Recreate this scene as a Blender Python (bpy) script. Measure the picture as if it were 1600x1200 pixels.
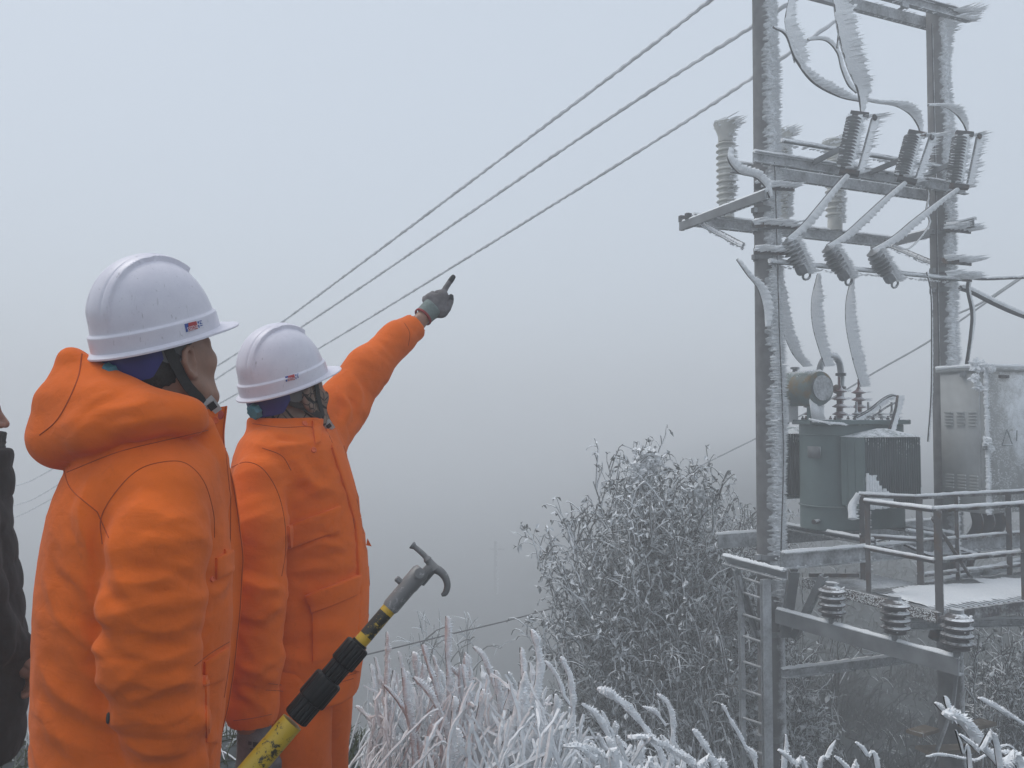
import bpy, math, random
import numpy as np
from mathutils import Vector, Matrix
from mathutils.bvhtree import BVHTree

# ------------------------------------------------------------------ camera, sky, sun, exposure
for o in list(bpy.data.objects):
    bpy.data.objects.remove(o, do_unlink=True)
scene = bpy.context.scene
COL = scene.collection
FPX = 1256.0                      # focal length in pixels of the 1600 px wide photograph
PITCH = math.radians(2.28)
CAM = np.array([0.0, 0.0, 1.5])
cd = bpy.data.cameras.new('camera')
cd.sensor_width = 36.0
cd.lens = 36.0 * FPX / 1600.0
cd.clip_start = 0.05
cd.clip_end = 2000.0
cam = bpy.data.objects.new('camera', cd)
COL.objects.link(cam)
cam.location = CAM
cam.rotation_euler = (math.radians(90) + PITCH, 0, 0)
scene.camera = cam

world = bpy.data.worlds.new('World')
scene.world = world
world.use_nodes = True
nt = world.node_tree
nt.nodes.clear()
wo = nt.nodes.new('ShaderNodeOutputWorld')
bg = nt.nodes.new('ShaderNodeBackground')
sky = nt.nodes.new('ShaderNodeTexSky')
sky.sky_type = 'NISHITA'
sky.sun_disc = False
SUN_EL, SUN_AZ = math.radians(60), math.radians(-70)   # azimuth from +Y towards +X
sky.sun_elevation = SUN_EL
sky.sun_rotation = SUN_AZ
sky.air_density = 1.0
sky.dust_density = 4.0
mixc = nt.nodes.new('ShaderNodeMix')
mixc.data_type = 'RGBA'
mixc.inputs['Factor'].default_value = 0.82
mixc.inputs[7].default_value = (7.1, 7.95, 9.0, 1)      # even layer of cloud over the clear sky
nt.links.new(sky.outputs[0], mixc.inputs[6])
nt.links.new(mixc.outputs[2], bg.inputs['Color'])
bg.inputs['Strength'].default_value = 0.1
nt.links.new(bg.outputs[0], wo.inputs['Surface'])

sl = bpy.data.lights.new('sun', 'SUN')
sl.energy = 1.4
sl.angle = math.radians(25)
sl.color = (1.0, 0.97, 0.93)
so = bpy.data.objects.new('sun', sl)
COL.objects.link(so)
sdir = Vector((math.sin(SUN_AZ) * math.cos(SUN_EL), math.cos(SUN_AZ) * math.cos(SUN_EL), math.sin(SUN_EL)))
so.rotation_euler = sdir.to_track_quat('Z', 'Y').to_euler()

vs = scene.view_settings
vs.view_transform = 'Standard'
vs.look = 'None'
vs.exposure = 0.0
vs.gamma = 1.0
vs.use_curve_mapping = False
cy = scene.cycles
cy.use_denoising = True
cy.max_bounces = 6
cy.diffuse_bounces = 3
cy.glossy_bounces = 2
cy.transmission_bounces = 3
cy.volume_bounces = 2
cy.transparent_max_bounces = 6
cy.caustics_reflective = False
cy.caustics_refractive = False

# ------------------------------------------------------------------ small maths helpers
RNG = np.random.default_rng(7)

def nrm(v):
    v = np.asarray(v, float)
    return v / np.maximum(np.linalg.norm(v, axis=-1, keepdims=True), 1e-12)

def ray(px, py):
    """direction in the world of a place in the photograph (1600 x 1200), with y component 1"""
    a = (px - 800.0) / FPX
    b = (600.0 - py) / FPX
    c, s = math.cos(PITCH), math.sin(PITCH)
    d = np.array([a, c - s * b, s + c * b])
    return d / d[1]

def at(px, py, Y):
    """the point Y metres in front of the camera on that sight line"""
    return CAM + ray(px, py) * Y

def proj(p):
    q = np.asarray(p, float) - CAM
    c, s = math.cos(PITCH), math.sin(PITCH)
    f = q[..., 1] * c + q[..., 2] * s
    u = -q[..., 1] * s + q[..., 2] * c
    return 800 + FPX * q[..., 0] / f, 600 - FPX * u / f

def smooth(a, b, x):
    t = np.clip((np.asarray(x, float) - a) / (b - a), 0, 1)
    return t * t * (3 - 2 * t)

def spline(pts, n):
    """Catmull-Rom through rows of pts (any number of columns), n samples"""
    P = np.asarray(pts, float)
    if len(P) == 2:
        t = np.linspace(0, 1, n)[:, None]
        return P[0] * (1 - t) + P[1] * t
    Q = np.vstack([2 * P[0] - P[1], P, 2 * P[-1] - P[-2]])
    d = np.linalg.norm(np.diff(P[:, :3], axis=0), axis=1)
    s = np.concatenate([[0], np.cumsum(d)])
    x = np.linspace(0, s[-1], n)
    i = np.clip(np.searchsorted(s, x, side='right') - 1, 0, len(P) - 2)
    t = ((x - s[i]) / np.maximum(d[i], 1e-9))[:, None]
    p0, p1, p2, p3 = Q[i], Q[i + 1], Q[i + 2], Q[i + 3]
    return 0.5 * (2 * p1 + (p2 - p0) * t + (2 * p0 - 5 * p1 + 4 * p2 - p3) * t * t + (3 * p1 - p0 - 3 * p2 + p3) * t ** 3)

_H = np.random.default_rng(99).random((64, 64, 64))
def vnoise(p):
    """value noise in 0..1, p (...,3)"""
    p = np.asarray(p, float)
    i = np.floor(p).astype(int)
    f = p - i
    f = f * f * (3 - 2 * f)
    r = 0
    for a in (0, 1):
        for b in (0, 1):
            for c in (0, 1):
                w = (f[..., 0] if a else 1 - f[..., 0]) * (f[..., 1] if b else 1 - f[..., 1]) * (f[..., 2] if c else 1 - f[..., 2])
                r = r + w * _H[(i[..., 0] + a) % 64, (i[..., 1] + b) % 64, (i[..., 2] + c) % 64]
    return r

def fbm(p, o=3):
    p = np.asarray(p, float)
    r, a, s = 0, 0.5, 0
    for k in range(o):
        r = r + a * vnoise(p * 2 ** k + 17.3 * k)
        s += a
        a *= 0.5
    return r / s

WIND = nrm(np.array([0.93, -0.36, 0.07]))        # the side the rime has grown towards

# ------------------------------------------------------------------ mesh collecting
class MB:
    def __init__(s):
        s.v, s.f, s.n = [], [], 0

    def add(s, V, F):
        V = np.asarray(V, float).reshape(-1, 3)
        s.v.append(V)
        for f in (F if isinstance(F, list) else [F]):
            s.f.append(np.asarray(f, int) + s.n)
        s.n += len(V)
        return s

    def hexa(s, c):
        """8 corners: bottom ring 0-3, top ring 4-7"""
        return s.add(c, np.array([[3, 2, 1, 0], [4, 5, 6, 7], [0, 1, 5, 4], [1, 2, 6, 5], [2, 3, 7, 6], [3, 0, 4, 7]]))

    def box(s, c, size, ax=None):
        ax = np.eye(3) if ax is None else np.asarray(ax, float)
        h = np.asarray(size, float) / 2
        q = np.array([[-1, -1, -1], [1, -1, -1], [1, 1, -1], [-1, 1, -1], [-1, -1, 1], [1, -1, 1], [1, 1, 1], [-1, 1, 1]]) * h
        return s.hexa(np.asarray(c, float) + q @ ax)

    def prism(s, prof, p0, p1, up=(0, 0, 1)):
        """2D outline (x sideways, y up) swept from p0 to p1, counter-clockwise"""
        p0, p1 = np.asarray(p0, float), np.asarray(p1, float)
        d = nrm(p1 - p0)
        x = nrm(np.cross(d, up))
        y = np.cross(x, d)
        prof = np.asarray(prof, float)
        k = len(prof)
        A = prof[:, :1] * x + prof[:, 1:] * y
        i = np.arange(k)
        j = (i + 1) % k
        return s.add(np.vstack([p0 + A, p1 + A]), [np.stack([i, j, j + k, i + k], 1), i[::-1][None, :], (i + k)[None, :]])

    def beam(s, p0, p1, w, h, up=(0, 0, 1)):
        return s.prism([(-w / 2, -h / 2), (w / 2, -h / 2), (w / 2, h / 2), (-w / 2, h / 2)], p0, p1, up)

    def channel(s, p0, p1, w, h, t=0.012, side=1, up=(0, 0, 1)):
        """C section, open towards side"""
        q = [(-w / 2, -h / 2), (w / 2, -h / 2), (w / 2, -h / 2 + t), (-w / 2 + t, -h / 2 + t), (-w / 2 + t, h / 2 - t), (w / 2, h / 2 - t), (w / 2, h / 2), (-w / 2, h / 2)]
        if side < 0:
            q = [(-a, b) for a, b in q][::-1]
        return s.strip_prism(q, p0, p1, up)

    def angle(s, p0, p1, w, t=0.008, sx=1, sy=1, up=(0, 0, 1)):
        q = [(0, 0), (w, 0), (w, t), (t, t), (t, w), (0, w)]
        q = [(a * sx, b * sy) for a, b in q]
        if sx * sy < 0:
            q = q[::-1]
        return s.strip_prism(q, p0, p1, up)

    def strip_prism(s, q, p0, p1, up):
        # concave outline: caps from two-by-two quads of the list
        p0, p1 = np.asarray(p0, float), np.asarray(p1, float)
        d = nrm(p1 - p0)
        x = nrm(np.cross(d, up))
        y = np.cross(x, d)
        prof = np.asarray(q, float)
        k = len(prof)
        A = prof[:, :1] * x + prof[:, 1:] * y
        i = np.arange(k)
        j = (i + 1) % k
        if k == 8:
            caps = [[0, 1, 2, 3], [0, 3, 4, 7], [4, 5, 6, 7]]
        else:
            caps = [[0, 1, 2, 3], [0, 3, 4, 5]]
        caps = np.array(caps)
        return s.add(np.vstack([p0 + A, p1 + A]), [np.stack([i, j, j + k, i + k], 1), caps[:, ::-1], caps + k])

    def tube(s, P, r, n=8, caps=True, twist=None, flat=None):
        """round tube along rows of P; r number or one per row"""
        P = np.asarray(P, float)
        m = len(P)
        r = np.broadcast_to(np.asarray(r, float), (m,))
        T = nrm(np.gradient(P, axis=0))
        a = np.array([0, 0, 1.0]) if abs(T[0, 2]) < 0.9 else np.array([1.0, 0, 0])
        X = np.zeros_like(P)
        x = nrm(np.cross(T[0], a))
        for i in range(m):
            x = nrm(x - T[i] * np.dot(x, T[i]))
            X[i] = x
        Yv = np.cross(T, X)
        th = np.linspace(0, 2 * math.pi, n, endpoint=False)
        ring = X[:, None, :] * np.cos(th)[None, :, None] + Yv[:, None, :] * np.sin(th)[None, :, None]
        V = P[:, None, :] + ring * r[:, None, None]
        return s.grid(V, True, caps)

    def grid(s, V, wrap=True, caps=False):
        """V (m, n, 3): rings of n"""
        m, n = V.shape[:2]
        i, j = np.meshgrid(np.arange(m - 1), np.arange(n if wrap else n - 1), indexing='ij')
        a = i * n + j
        b = i * n + (j + 1) % n
        F = [np.stack([a, b, b + n, a + n], -1).reshape(-1, 4)]
        if caps:
            F.append(np.arange(n)[::-1][None, :])
            F.append((np.arange(n) + (m - 1) * n)[None, :])
        return s.add(V.reshape(-1, 3), F)

    def lathe(s, prof, p0, axis=(0, 0, 1), n=16, caps=True, sx=1.0):
        """prof rows (radius, height) about axis from p0"""
        prof = np.asarray(prof, float)
        z = nrm(axis)
        a = np.array([0, 0, 1.0]) if abs(z[2]) < 0.9 else np.array([0, 1.0, 0])
        x = nrm(np.cross(a, z))
        y = np.cross(z, x)
        th = np.linspace(0, 2 * math.pi, n, endpoint=False)
        ring = np.cos(th)[:, None] * x + np.sin(th)[:, None] * y
        V = np.asarray(p0, float) + prof[:, 1, None, None] * z + prof[:, 0, None, None] * ring[None]
        return s.grid(V, True, caps)

    def spikes(s, P, D, L, R, n=4, flat=1.0, bend=None):
        """one little tapered crystal for each row of P along D"""
        P, D = np.asarray(P, float), nrm(D)
        N = len(P)
        if N == 0:
            return s
        L = np.broadcast_to(np.asarray(L, float), (N,))
        R = np.broadcast_to(np.asarray(R, float), (N,))
        a = np.tile(np.array([0.1, 0.2, 1.0]), (N, 1))
        X = nrm(np.cross(D, a))
        Y = np.cross(D, X)
        th = np.linspace(0, 2 * math.pi, n, endpoint=False)
        ring = X[:, None] * np.cos(th)[None, :, None] + Y[:, None] * (np.sin(th) * flat)[None, :, None]
        base = P[:, None] - D[:, None] * (R * 0.6)[:, None, None] + ring * R[:, None, None]
        mid = P[:, None] + D[:, None] * (L * 0.55)[:, None, None] + ring * (R * 0.72)[:, None, None]
        tip = (P + D * L[:, None])[:, None]
        V = np.concatenate([base, mid, tip], 1)
        k = 2 * n + 1
        o = (np.arange(N) * k)[:, None]
        j = np.arange(n)
        j2 = (j + 1) % n
        q = np.stack([j, j2, j2 + n, j + n], 1)
        t = np.stack([j + n, j2 + n, np.full(n, 2 * n)], 1)
        return s.add(V.reshape(-1, 3), [(q[None] + o[..., None]).reshape(-1, 4), (t[None] + o[..., None]).reshape(-1, 3)])

    def build(s, name, mat=None, parent=None, flat=False, kind=None):
        V = np.vstack(s.v)
        loops, sizes = [], []
        for f in s.f:
            loops.append(f.reshape(-1))
            sizes.append(np.full(len(f), f.shape[1]))
        loops, sizes = np.concatenate(loops), np.concatenate(sizes)
        return raw_mesh(name, V, loops, sizes, mat, parent, flat, kind)

def raw_mesh(name, V, loops, sizes, mat=None, parent=None, flat=False, kind=None):
    me = bpy.data.meshes.new(name)
    me.vertices.add(len(V))
    me.vertices.foreach_set('co', np.ascontiguousarray(V, dtype=np.float32).ravel())
    me.loops.add(len(loops))
    me.loops.foreach_set('vertex_index', loops.astype(np.int32))
    me.polygons.add(len(sizes))
    st = np.concatenate([[0], np.cumsum(sizes)[:-1]])
    me.polygons.foreach_set('loop_start', st.astype(np.int32))
    me.polygons.foreach_set('loop_total', sizes.astype(np.int32))
    me.update(calc_edges=True)
    me.validate()
    if not flat:
        me.polygons.foreach_set('use_smooth', np.ones(len(me.polygons), dtype=bool))
        try:
            me.set_sharp_from_angle(angle=math.radians(38))
        except Exception:
            pass
    if mat is not None:
        me.materials.append(mat)
    o = bpy.data.objects.new(name, me)
    COL.objects.link(o)
    if parent is not None:
        o.parent = parent
        o.matrix_parent_inverse = parent.matrix_world.inverted()
    if kind:
        o['kind'] = kind
    return o

def empty(name, loc, label=None, cat=None, group=None):
    o = bpy.data.objects.new(name, None)
    o.empty_display_size = 0.1
    COL.objects.link(o)
    o.location = [float(a) for a in loc]
    o.matrix_world = Matrix.Translation(o.location)
    return tag(o, label, cat, group)

def tag(o, label=None, cat=None, group=None, kind=None):
    if label:
        o['label'] = label
    if cat:
        o['category'] = cat
    if group:
        o['group'] = group
    if kind:
        o['kind'] = kind
    return o

# ------------------------------------------------------------------ materials
def principled(name):
    m = bpy.data.materials.new(name)
    m.use_nodes = True
    t = m.node_tree
    return m, t, t.nodes['Principled BSDF']

def node(t, kind, **kw):
    n = t.nodes.new(kind)
    for k, v in kw.items():
        if hasattr(n, k):
            setattr(n, k, v)
        else:
            n.inputs[k].default_value = v
    return n

def ramp(t, src, p0, c0, p1, c1):
    r = t.nodes.new('ShaderNodeValToRGB')
    r.color_ramp.elements[0].position = p0
    r.color_ramp.elements[0].color = (*c0, 1) if len(c0) == 3 else c0
    r.color_ramp.elements[1].position = p1
    r.color_ramp.elements[1].color = (*c1, 1) if len(c1) == 3 else c1
    t.links.new(src, r.inputs[0])
    return r.outputs[0]

def mix(t, fac, a, b):
    m = t.nodes.new('ShaderNodeMix')
    m.data_type = 'RGBA'
    for sock, val in ((m.inputs[0], fac), (m.inputs[6], a), (m.inputs[7], b)):
        if hasattr(val, 'is_output'):
            t.links.new(val, sock)
        else:
            sock.default_value = val if not isinstance(val, tuple) or len(val) == 4 else (*val, 1)
    return m.outputs[2]

def math_n(t, op, a, b=None):
    m = t.nodes.new('ShaderNodeMath')
    m.operation = op
    for i, val in enumerate((a, b)):
        if val is None:
            continue
        if hasattr(val, 'is_output'):
            t.links.new(val, m.inputs[i])
        else:
            m.inputs[i].default_value = val
    return m.outputs[0]

def plain(name, c, rough=0.6, metal=0.0, var=0.25, scale=30.0, bump=0.1, bscale=200.0, bdist=0.002, spec=0.4):
    m, t, b = principled(name)
    tc = t.nodes.new('ShaderNodeTexCoord')
    n = node(t, 'ShaderNodeTexNoise', Scale=scale, Detail=5.0)
    t.links.new(tc.outputs['Object'], n.inputs['Vector'])
    lo = tuple(x * (1 - var) for x in c)
    hi = tuple(min(1, x * (1 + var)) for x in c)
    t.links.new(ramp(t, n.outputs[0], 0.3, lo, 0.7, hi), b.inputs['Base Color'])
    b.inputs['Roughness'].default_value = rough
    b.inputs['Metallic'].default_value = metal
    b.inputs['Specular IOR Level'].default_value = spec
    if bump:
        n2 = node(t, 'ShaderNodeTexNoise', Scale=bscale, Detail=3.0)
        t.links.new(tc.outputs['Object'], n2.inputs['Vector'])
        bu = node(t, 'ShaderNodeBump', Strength=bump, Distance=bdist)
        t.links.new(n2.outputs[0], bu.inputs['Height'])
        t.links.new(bu.outputs[0], b.inputs['Normal'])
    return m

FROST = (0.80, 0.83, 0.86)

def frosted(name, c, rough=0.6, metal=0.0, lo=0.25, hi=0.75, dirn=(0.75, -0.2, 0.6), scale=40.0, amount=0.0, var=0.25, rust=None, amp=0.8):
    """a surface with hoar frost settled on the sides that face the wind and the sky"""
    m, t, b = principled(name)
    g = t.nodes.new('ShaderNodeNewGeometry')
    dp = t.nodes.new('ShaderNodeVectorMath')
    dp.operation = 'DOT_PRODUCT'
    t.links.new(g.outputs['Normal'], dp.inputs[0])
    dp.inputs[1].default_value = tuple(nrm(np.array(dirn)))
    tc = t.nodes.new('ShaderNodeTexCoord')
    n = node(t, 'ShaderNodeTexNoise', Scale=scale, Detail=6.0, Roughness=0.65)
    t.links.new(g.outputs['Position'], n.inputs['Vector'])
    n2 = node(t, 'ShaderNodeTexNoise', Scale=scale * 0.15, Detail=3.0)
    t.links.new(g.outputs['Position'], n2.inputs['Vector'])
    f = math_n(t, 'ADD', dp.outputs['Value'], math_n(t, 'MULTIPLY', math_n(t, 'SUBTRACT', n.outputs[0], 0.5), amp))
    f = math_n(t, 'ADD', f, math_n(t, 'MULTIPLY', math_n(t, 'SUBTRACT', n2.outputs[0], 0.5), 0.9))
    f = math_n(t, 'ADD', f, amount)
    fac = ramp(t, f, lo, (0, 0, 0), hi, (1, 1, 1))
    base = ramp(t, n2.outputs[0], 0.3, tuple(x * (1 - var) for x in c), 0.7, tuple(x * (1 + var) for x in c))
    if rust:
        n3 = node(t, 'ShaderNodeTexNoise', Scale=9.0, Detail=6.0)
        t.links.new(g.outputs['Position'], n3.inputs['Vector'])
        base = mix(t, ramp(t, n3.outputs[0], 0.5, (0, 0, 0), 0.66, (1, 1, 1)), base, rust)
    t.links.new(mix(t, fac, base, FROST), b.inputs['Base Color'])
    b.inputs['Roughness'].default_value = rough
    b.inputs['Metallic'].default_value = 0
    b.inputs['Specular IOR Level'].default_value = 0.25
    bu = node(t, 'ShaderNodeBump', Strength=0.5, Distance=0.006)
    t.links.new(math_n(t, 'MULTIPLY', n.outputs[0], fac), bu.inputs['Height'])
    t.links.new(bu.outputs[0], b.inputs['Normal'])
    return m

M = {}
def make_materials():
    # rime: dense white crystals
    m, t, b = principled('rime')
    g = t.nodes.new('ShaderNodeNewGeometry')
    n = node(t, 'ShaderNodeTexNoise', Scale=90.0, Detail=5.0)
    t.links.new(g.outputs['Position'], n.inputs['Vector'])
    t.links.new(ramp(t, n.outputs[0], 0.3, (0.76, 0.79, 0.82), 0.7, (0.91, 0.92, 0.93)), b.inputs['Base Color'])
    b.inputs['Roughness'].default_value = 0.75
    b.inputs['Specular IOR Level'].default_value = 0.3
    bu = node(t, 'ShaderNodeBump', Strength=0.6, Distance=0.004)
    t.links.new(n.outputs[0], bu.inputs['Height'])
    t.links.new(bu.outputs[0], b.inputs['Normal'])
    M['rime'] = m
    M['rime_thin'] = frosted('thin_rime', (0.36, 0.375, 0.39), 0.8, lo=-0.1, hi=0.8, dirn=tuple(WIND), scale=120, amp=1.5)
    M['steel'] = frosted('galvanised_steel', (0.17, 0.18, 0.19), 0.6, lo=0.2, hi=1.1)
    M['steel_dark'] = frosted('weathered_steel', (0.055, 0.055, 0.058), 0.65, lo=0.55, hi=1.2, rust=(0.10, 0.06, 0.04))
    M['rail'] = frosted('rusty_rail_paint', (0.095, 0.092, 0.094), 0.7, lo=0.45, hi=0.95, rust=(0.095, 0.066, 0.052))
    M['concrete'] = frosted('pole_concrete', (0.135, 0.135, 0.138), 0.85, lo=0.55, hi=1.15, dirn=tuple(WIND), scale=60)
    M['porcelain'] = frosted('white_porcelain', (0.50, 0.50, 0.47), 0.4, lo=0.5, hi=1.2)
    M['grey_insulator'] = frosted('grey_insulator', (0.19, 0.195, 0.20), 0.5, lo=-0.3, hi=0.8)
    M['brown_insulator'] = frosted('brown_glazed_insulator', (0.075, 0.070, 0.072), 0.4, lo=0.7, hi=1.7, dirn=(0.3, -0.2, 0.9))
    M['red_porcelain'] = frosted('red_porcelain', (0.085, 0.032, 0.032), 0.3, lo=0.3, hi=1.1)
    M['cable'] = frosted('cable_sheath', (0.03, 0.032, 0.035), 0.6, lo=0.4, hi=0.9, dirn=(0.8, -0.3, 0.5))
    M['tank'] = frosted('transformer_green_paint', (0.118, 0.162, 0.162), 0.5, lo=0.75, hi=1.25, dirn=(0.3, 0.1, 0.95), var=0.08)
    M['drum'] = frosted('drum_paint', (0.118, 0.155, 0.150), 0.5, lo=0.35, hi=1.0, dirn=(0.5, 0.1, 0.85), var=0.15, rust=(0.17, 0.12, 0.055))
    M['fin'] = frosted('radiator_paint', (0.060, 0.080, 0.084), 0.55, lo=0.85, hi=1.3, dirn=(0.4, -0.1, 0.9), var=0.1)
    M['cabinet'] = frosted('cabinet_grey_paint', (0.40, 0.41, 0.405), 0.55, lo=0.55, hi=1.3, dirn=(0.75, -0.55, 0.4), var=0.06, scale=70)
    M['bark'] = frosted('twig_bark', (0.045, 0.036, 0.030), 0.85, lo=-0.05, hi=0.55, dirn=(0.6, -0.2, 0.75), scale=25)
    M['bush_bark'] = frosted('bush_bark', (0.12, 0.12, 0.12), 0.85, lo=-1.1, hi=0.35, dirn=(0.6, -0.2, 0.75), scale=18)
    M['leaf'] = frosted('frosted_leaf', (0.10, 0.108, 0.104), 0.6, lo=-0.8, hi=0.65, dirn=(0.45, -0.25, 0.85), scale=30)
    M['ground'] = frosted('frosty_grass_ground', (0.044, 0.052, 0.055), 0.95, lo=0.75, hi=1.7, dirn=(0.1, 0.0, 1.0), scale=22.0, amount=-0.50, var=0.4, amp=1.6)
    M['grass'] = frosted('grass_blades', (0.055, 0.075, 0.028), 0.8, lo=0.55, hi=1.1, dirn=(0.4, -0.2, 0.9), scale=8)
    M['timber'] = frosted('old_timber', (0.16, 0.12, 0.08), 0.85, lo=0.8, hi=1.3)

make_materials()
# ------------------------------------------------------------------ terrain and fog
def ground_z(x, y):
    x, y = np.asarray(x, float), np.asarray(y, float)
    edge = 3.6 - 1.3 * smooth(-0.6, 1.6, x)                       # brow of the bank the men stand on
    z = -3.1 * smooth(0.0, 4.2, y - edge)
    s = 0.012 + 0.012 * smooth(-0.25, 0.55, x / np.maximum(y, 1.0))
    z = z + np.maximum(y - 11.5, 0) * s
    z = z - 9 * smooth(7.0, 22.0, y) * smooth(0.30, -0.05, x / np.maximum(y, 1.0))
    z = np.clip(z, -14, 5.5)
    z = z - 0.05 * np.maximum(-x - 8, 0) * smooth(3, 12, y)
    z = z + 0.25 * (fbm(np.stack([x * 0.35, y * 0.35, x * 0], -1)) - 0.5) * smooth(3.0, 8.0, y)
    return z + 0.05 * (fbm(np.stack([x * 1.5, y * 1.5, x * 0 + 3], -1)) - 0.5)

def make_ground():
    a = np.linspace(-1, 1, 221)
    xs = 420 * np.sinh(a * 5.0) / np.sinh(5.0)
    b = np.linspace(0, 1, 241)
    ys = -12 + 430 * (np.exp(b * 4.2) - 1) / (math.exp(4.2) - 1)
    X, Y = np.meshgrid(xs, ys, indexing='ij')
    Z = ground_z(X, Y)
    mb = MB()
    mb.grid(np.stack([X, Y, Z], -1), wrap=False)
    o = mb.build('ground', M['ground'])
    o['kind'] = 'structure'

make_ground()

hz = MB().box((0, 190, -4.5), (900, 900, 25.0)).build('haze', None, flat=True)
hz['kind'] = 'stuff'
hz['label'] = 'thick pale freezing fog filling the air over the hillside'
hz['category'] = 'fog'
mh = bpy.data.materials.new('fog')
mh.use_nodes = True
mh.node_tree.nodes.clear()
ho = mh.node_tree.nodes.new('ShaderNodeOutputMaterial')
pv = mh.node_tree.nodes.new('ShaderNodeVolumePrincipled')
pv.inputs['Density'].default_value = 0.0255
pv.inputs['Color'].default_value = (0.975, 0.985, 0.995, 1)
pv.inputs['Anisotropy'].default_value = 0.15
mh.node_tree.links.new(pv.outputs[0], ho.inputs['Volume'])
hz.data.materials.append(mh)

# ------------------------------------------------------------------ the pole-mounted substation
LP = np.array([2.55, 8.0])
U = np.array([0.922, 0.387])          # along the line of the two poles, to the right and away
V = np.array([0.387, -0.922])         # out of that line, towards the camera
U3, V3, Z3 = np.append(U, 0), np.append(V, 0), np.array([0, 0, 1.0])
AX = np.array([U3, V3, Z3])
SPAN = 2.46

def PF(u, v, z):
    return np.append(LP + u * U + v * V, z)

def on_v(px, py, v):
    """point seen at a place in the photograph, in the upright plane v metres out of the pole line"""
    d = ray(px, py)
    o = CAM[:2] - LP
    k = (v - o @ V) / (d[:2] @ V)
    return CAM + d * k

def on_z(px, py, z):
    d = ray(px, py)
    return CAM + d * ((z - CAM[2]) / d[2])

def jag(n, lo, hi, rng=RNG):
    return lo + (hi - lo) * rng.random(n)

def rime_on_line(mb, P, L, step=0.012, R=0.006, spread=0.25, dirn=None, back=0.0):
    """feathers of rime growing to windward from a line"""
    P = np.asarray(P, float)
    seg = np.linalg.norm(np.diff(P, axis=0), axis=1)
    s = np.concatenate([[0], np.cumsum(seg)])
    n = max(2, int(s[-1] / step))
    x = np.sort(RNG.random(n)) * s[-1]
    Q = np.stack([np.interp(x, s, P[:, k]) for k in range(3)], 1)
    D = np.tile(WIND if dirn is None else nrm(dirn), (n, 1)) + RNG.normal(0, spread * 0.4, (n, 3))
    l = np.interp(x / s[-1], np.linspace(0, 1, len(np.atleast_1d(L))), np.atleast_1d(L)) * jag(n, 0.45, 1.15)
    mb.spikes(Q, D, l, R * jag(n, 0.7, 1.4))

def flag(mb, P, L, thick=0.016, step=0.008, dirn=None, slant=0.25):
    """a sheet of rime grown to windward from a wire: saw-toothed free edge"""
    P = np.asarray(P, float)
    seg = np.linalg.norm(np.diff(P, axis=0), axis=1)
    s = np.concatenate([[0], np.cumsum(seg)])
    n = max(4, int(s[-1] / step))
    x = np.linspace(0, s[-1], n)
    Q = np.stack([np.interp(x, s, P[:, k]) for k in range(3)], 1)
    T = nrm(np.gradient(Q, axis=0))
    D = nrm(WIND if dirn is None else dirn)
    D = nrm(D[None] + T * slant * 0.3)
    nn = nrm(np.cross(T, D))
    l = np.interp(x / s[-1], np.linspace(0, 1, len(np.atleast_1d(L))), np.atleast_1d(L))
    tooth = 0.72 + 0.2 * vnoise(np.stack([x * 38, x * 0, x * 0 + P[0, 0] * 9], -1)) + 0.22 * ((np.arange(n) * 7919 % 13) / 13.0) ** 2
    l = l * tooth
    fr = np.array([-0.05, 0.25, 0.6, 0.88, 1.0])
    th = np.array([0.7, 1.0, 0.8, 0.45, 0.06]) * thick / 2
    wob = (vnoise(np.stack([x * 25, x * 0 + 2, x * 0], -1)) - 0.5) * 0.25 + 1
    up = Q[:, None] + D[:, None] * (l[:, None] * fr)[..., None] + nn[:, None] * (th[None] * wob[:, None])[..., None]
    dn = Q[:, None] + D[:, None] * (l[:, None] * fr)[..., None] - nn[:, None] * (th[None] * wob[:, None])[..., None]
    ring = np.concatenate([up, dn[:, ::-1]], 1)
    mb.grid(ring, True, True)

def rime_on_beam(mb, p0, p1, h, L=0.05, n=60, R=0.007):
    """feathers along the windward top edge and end of a beam"""
    p0, p1 = np.asarray(p0, float), np.asarray(p1, float)
    t = RNG.random(n)
    Q = p0 + (p1 - p0) * t[:, None] + np.stack([0 * t, 0 * t, (RNG.random(n) - 0.5) * h], 1)
    mb.spikes(Q, WIND + RNG.normal(0, 0.08, (n, 3)), L * jag(n, 0.4, 1.2), R * jag(n, 0.7, 1.5))

def rime_shell(mb, c0, c1, r0, r1, n, L, R=0.008, half=1.25, zpow=1.0, lo=0.0, hi=1.0, off=0.0):
    """feathers over the windward side of an upright round pole"""
    t = lo + (hi - lo) * RNG.random(n) ** zpow
    th = RNG.normal(off, half * 0.5, n)
    th = np.clip(th, off - half, off + half)
    w = nrm(np.array([WIND[0], WIND[1], 0]))
    e = np.array([-w[1], w[0], 0])
    nn = np.cos(th)[:, None] * w + np.sin(th)[:, None] * e
    r = r0 + (r1 - r0) * t
    Q = np.asarray(c0) + (np.asarray(c1) - np.asarray(c0)) * t[:, None] + nn * (r * 0.99)[:, None]
    D = nrm(WIND[None] * 0.9 + nn * 0.5 + RNG.normal(0, 0.1, (n, 3)))
    l = L * jag(n, 0.35, 1.2) * (0.5 + 0.8 * vnoise(np.stack([t * 26, t * 0, t * 0 + r0 * 99], -1)))
    mb.spikes(Q, D, l, R * jag(n, 0.7, 1.5), flat=0.7)

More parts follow.
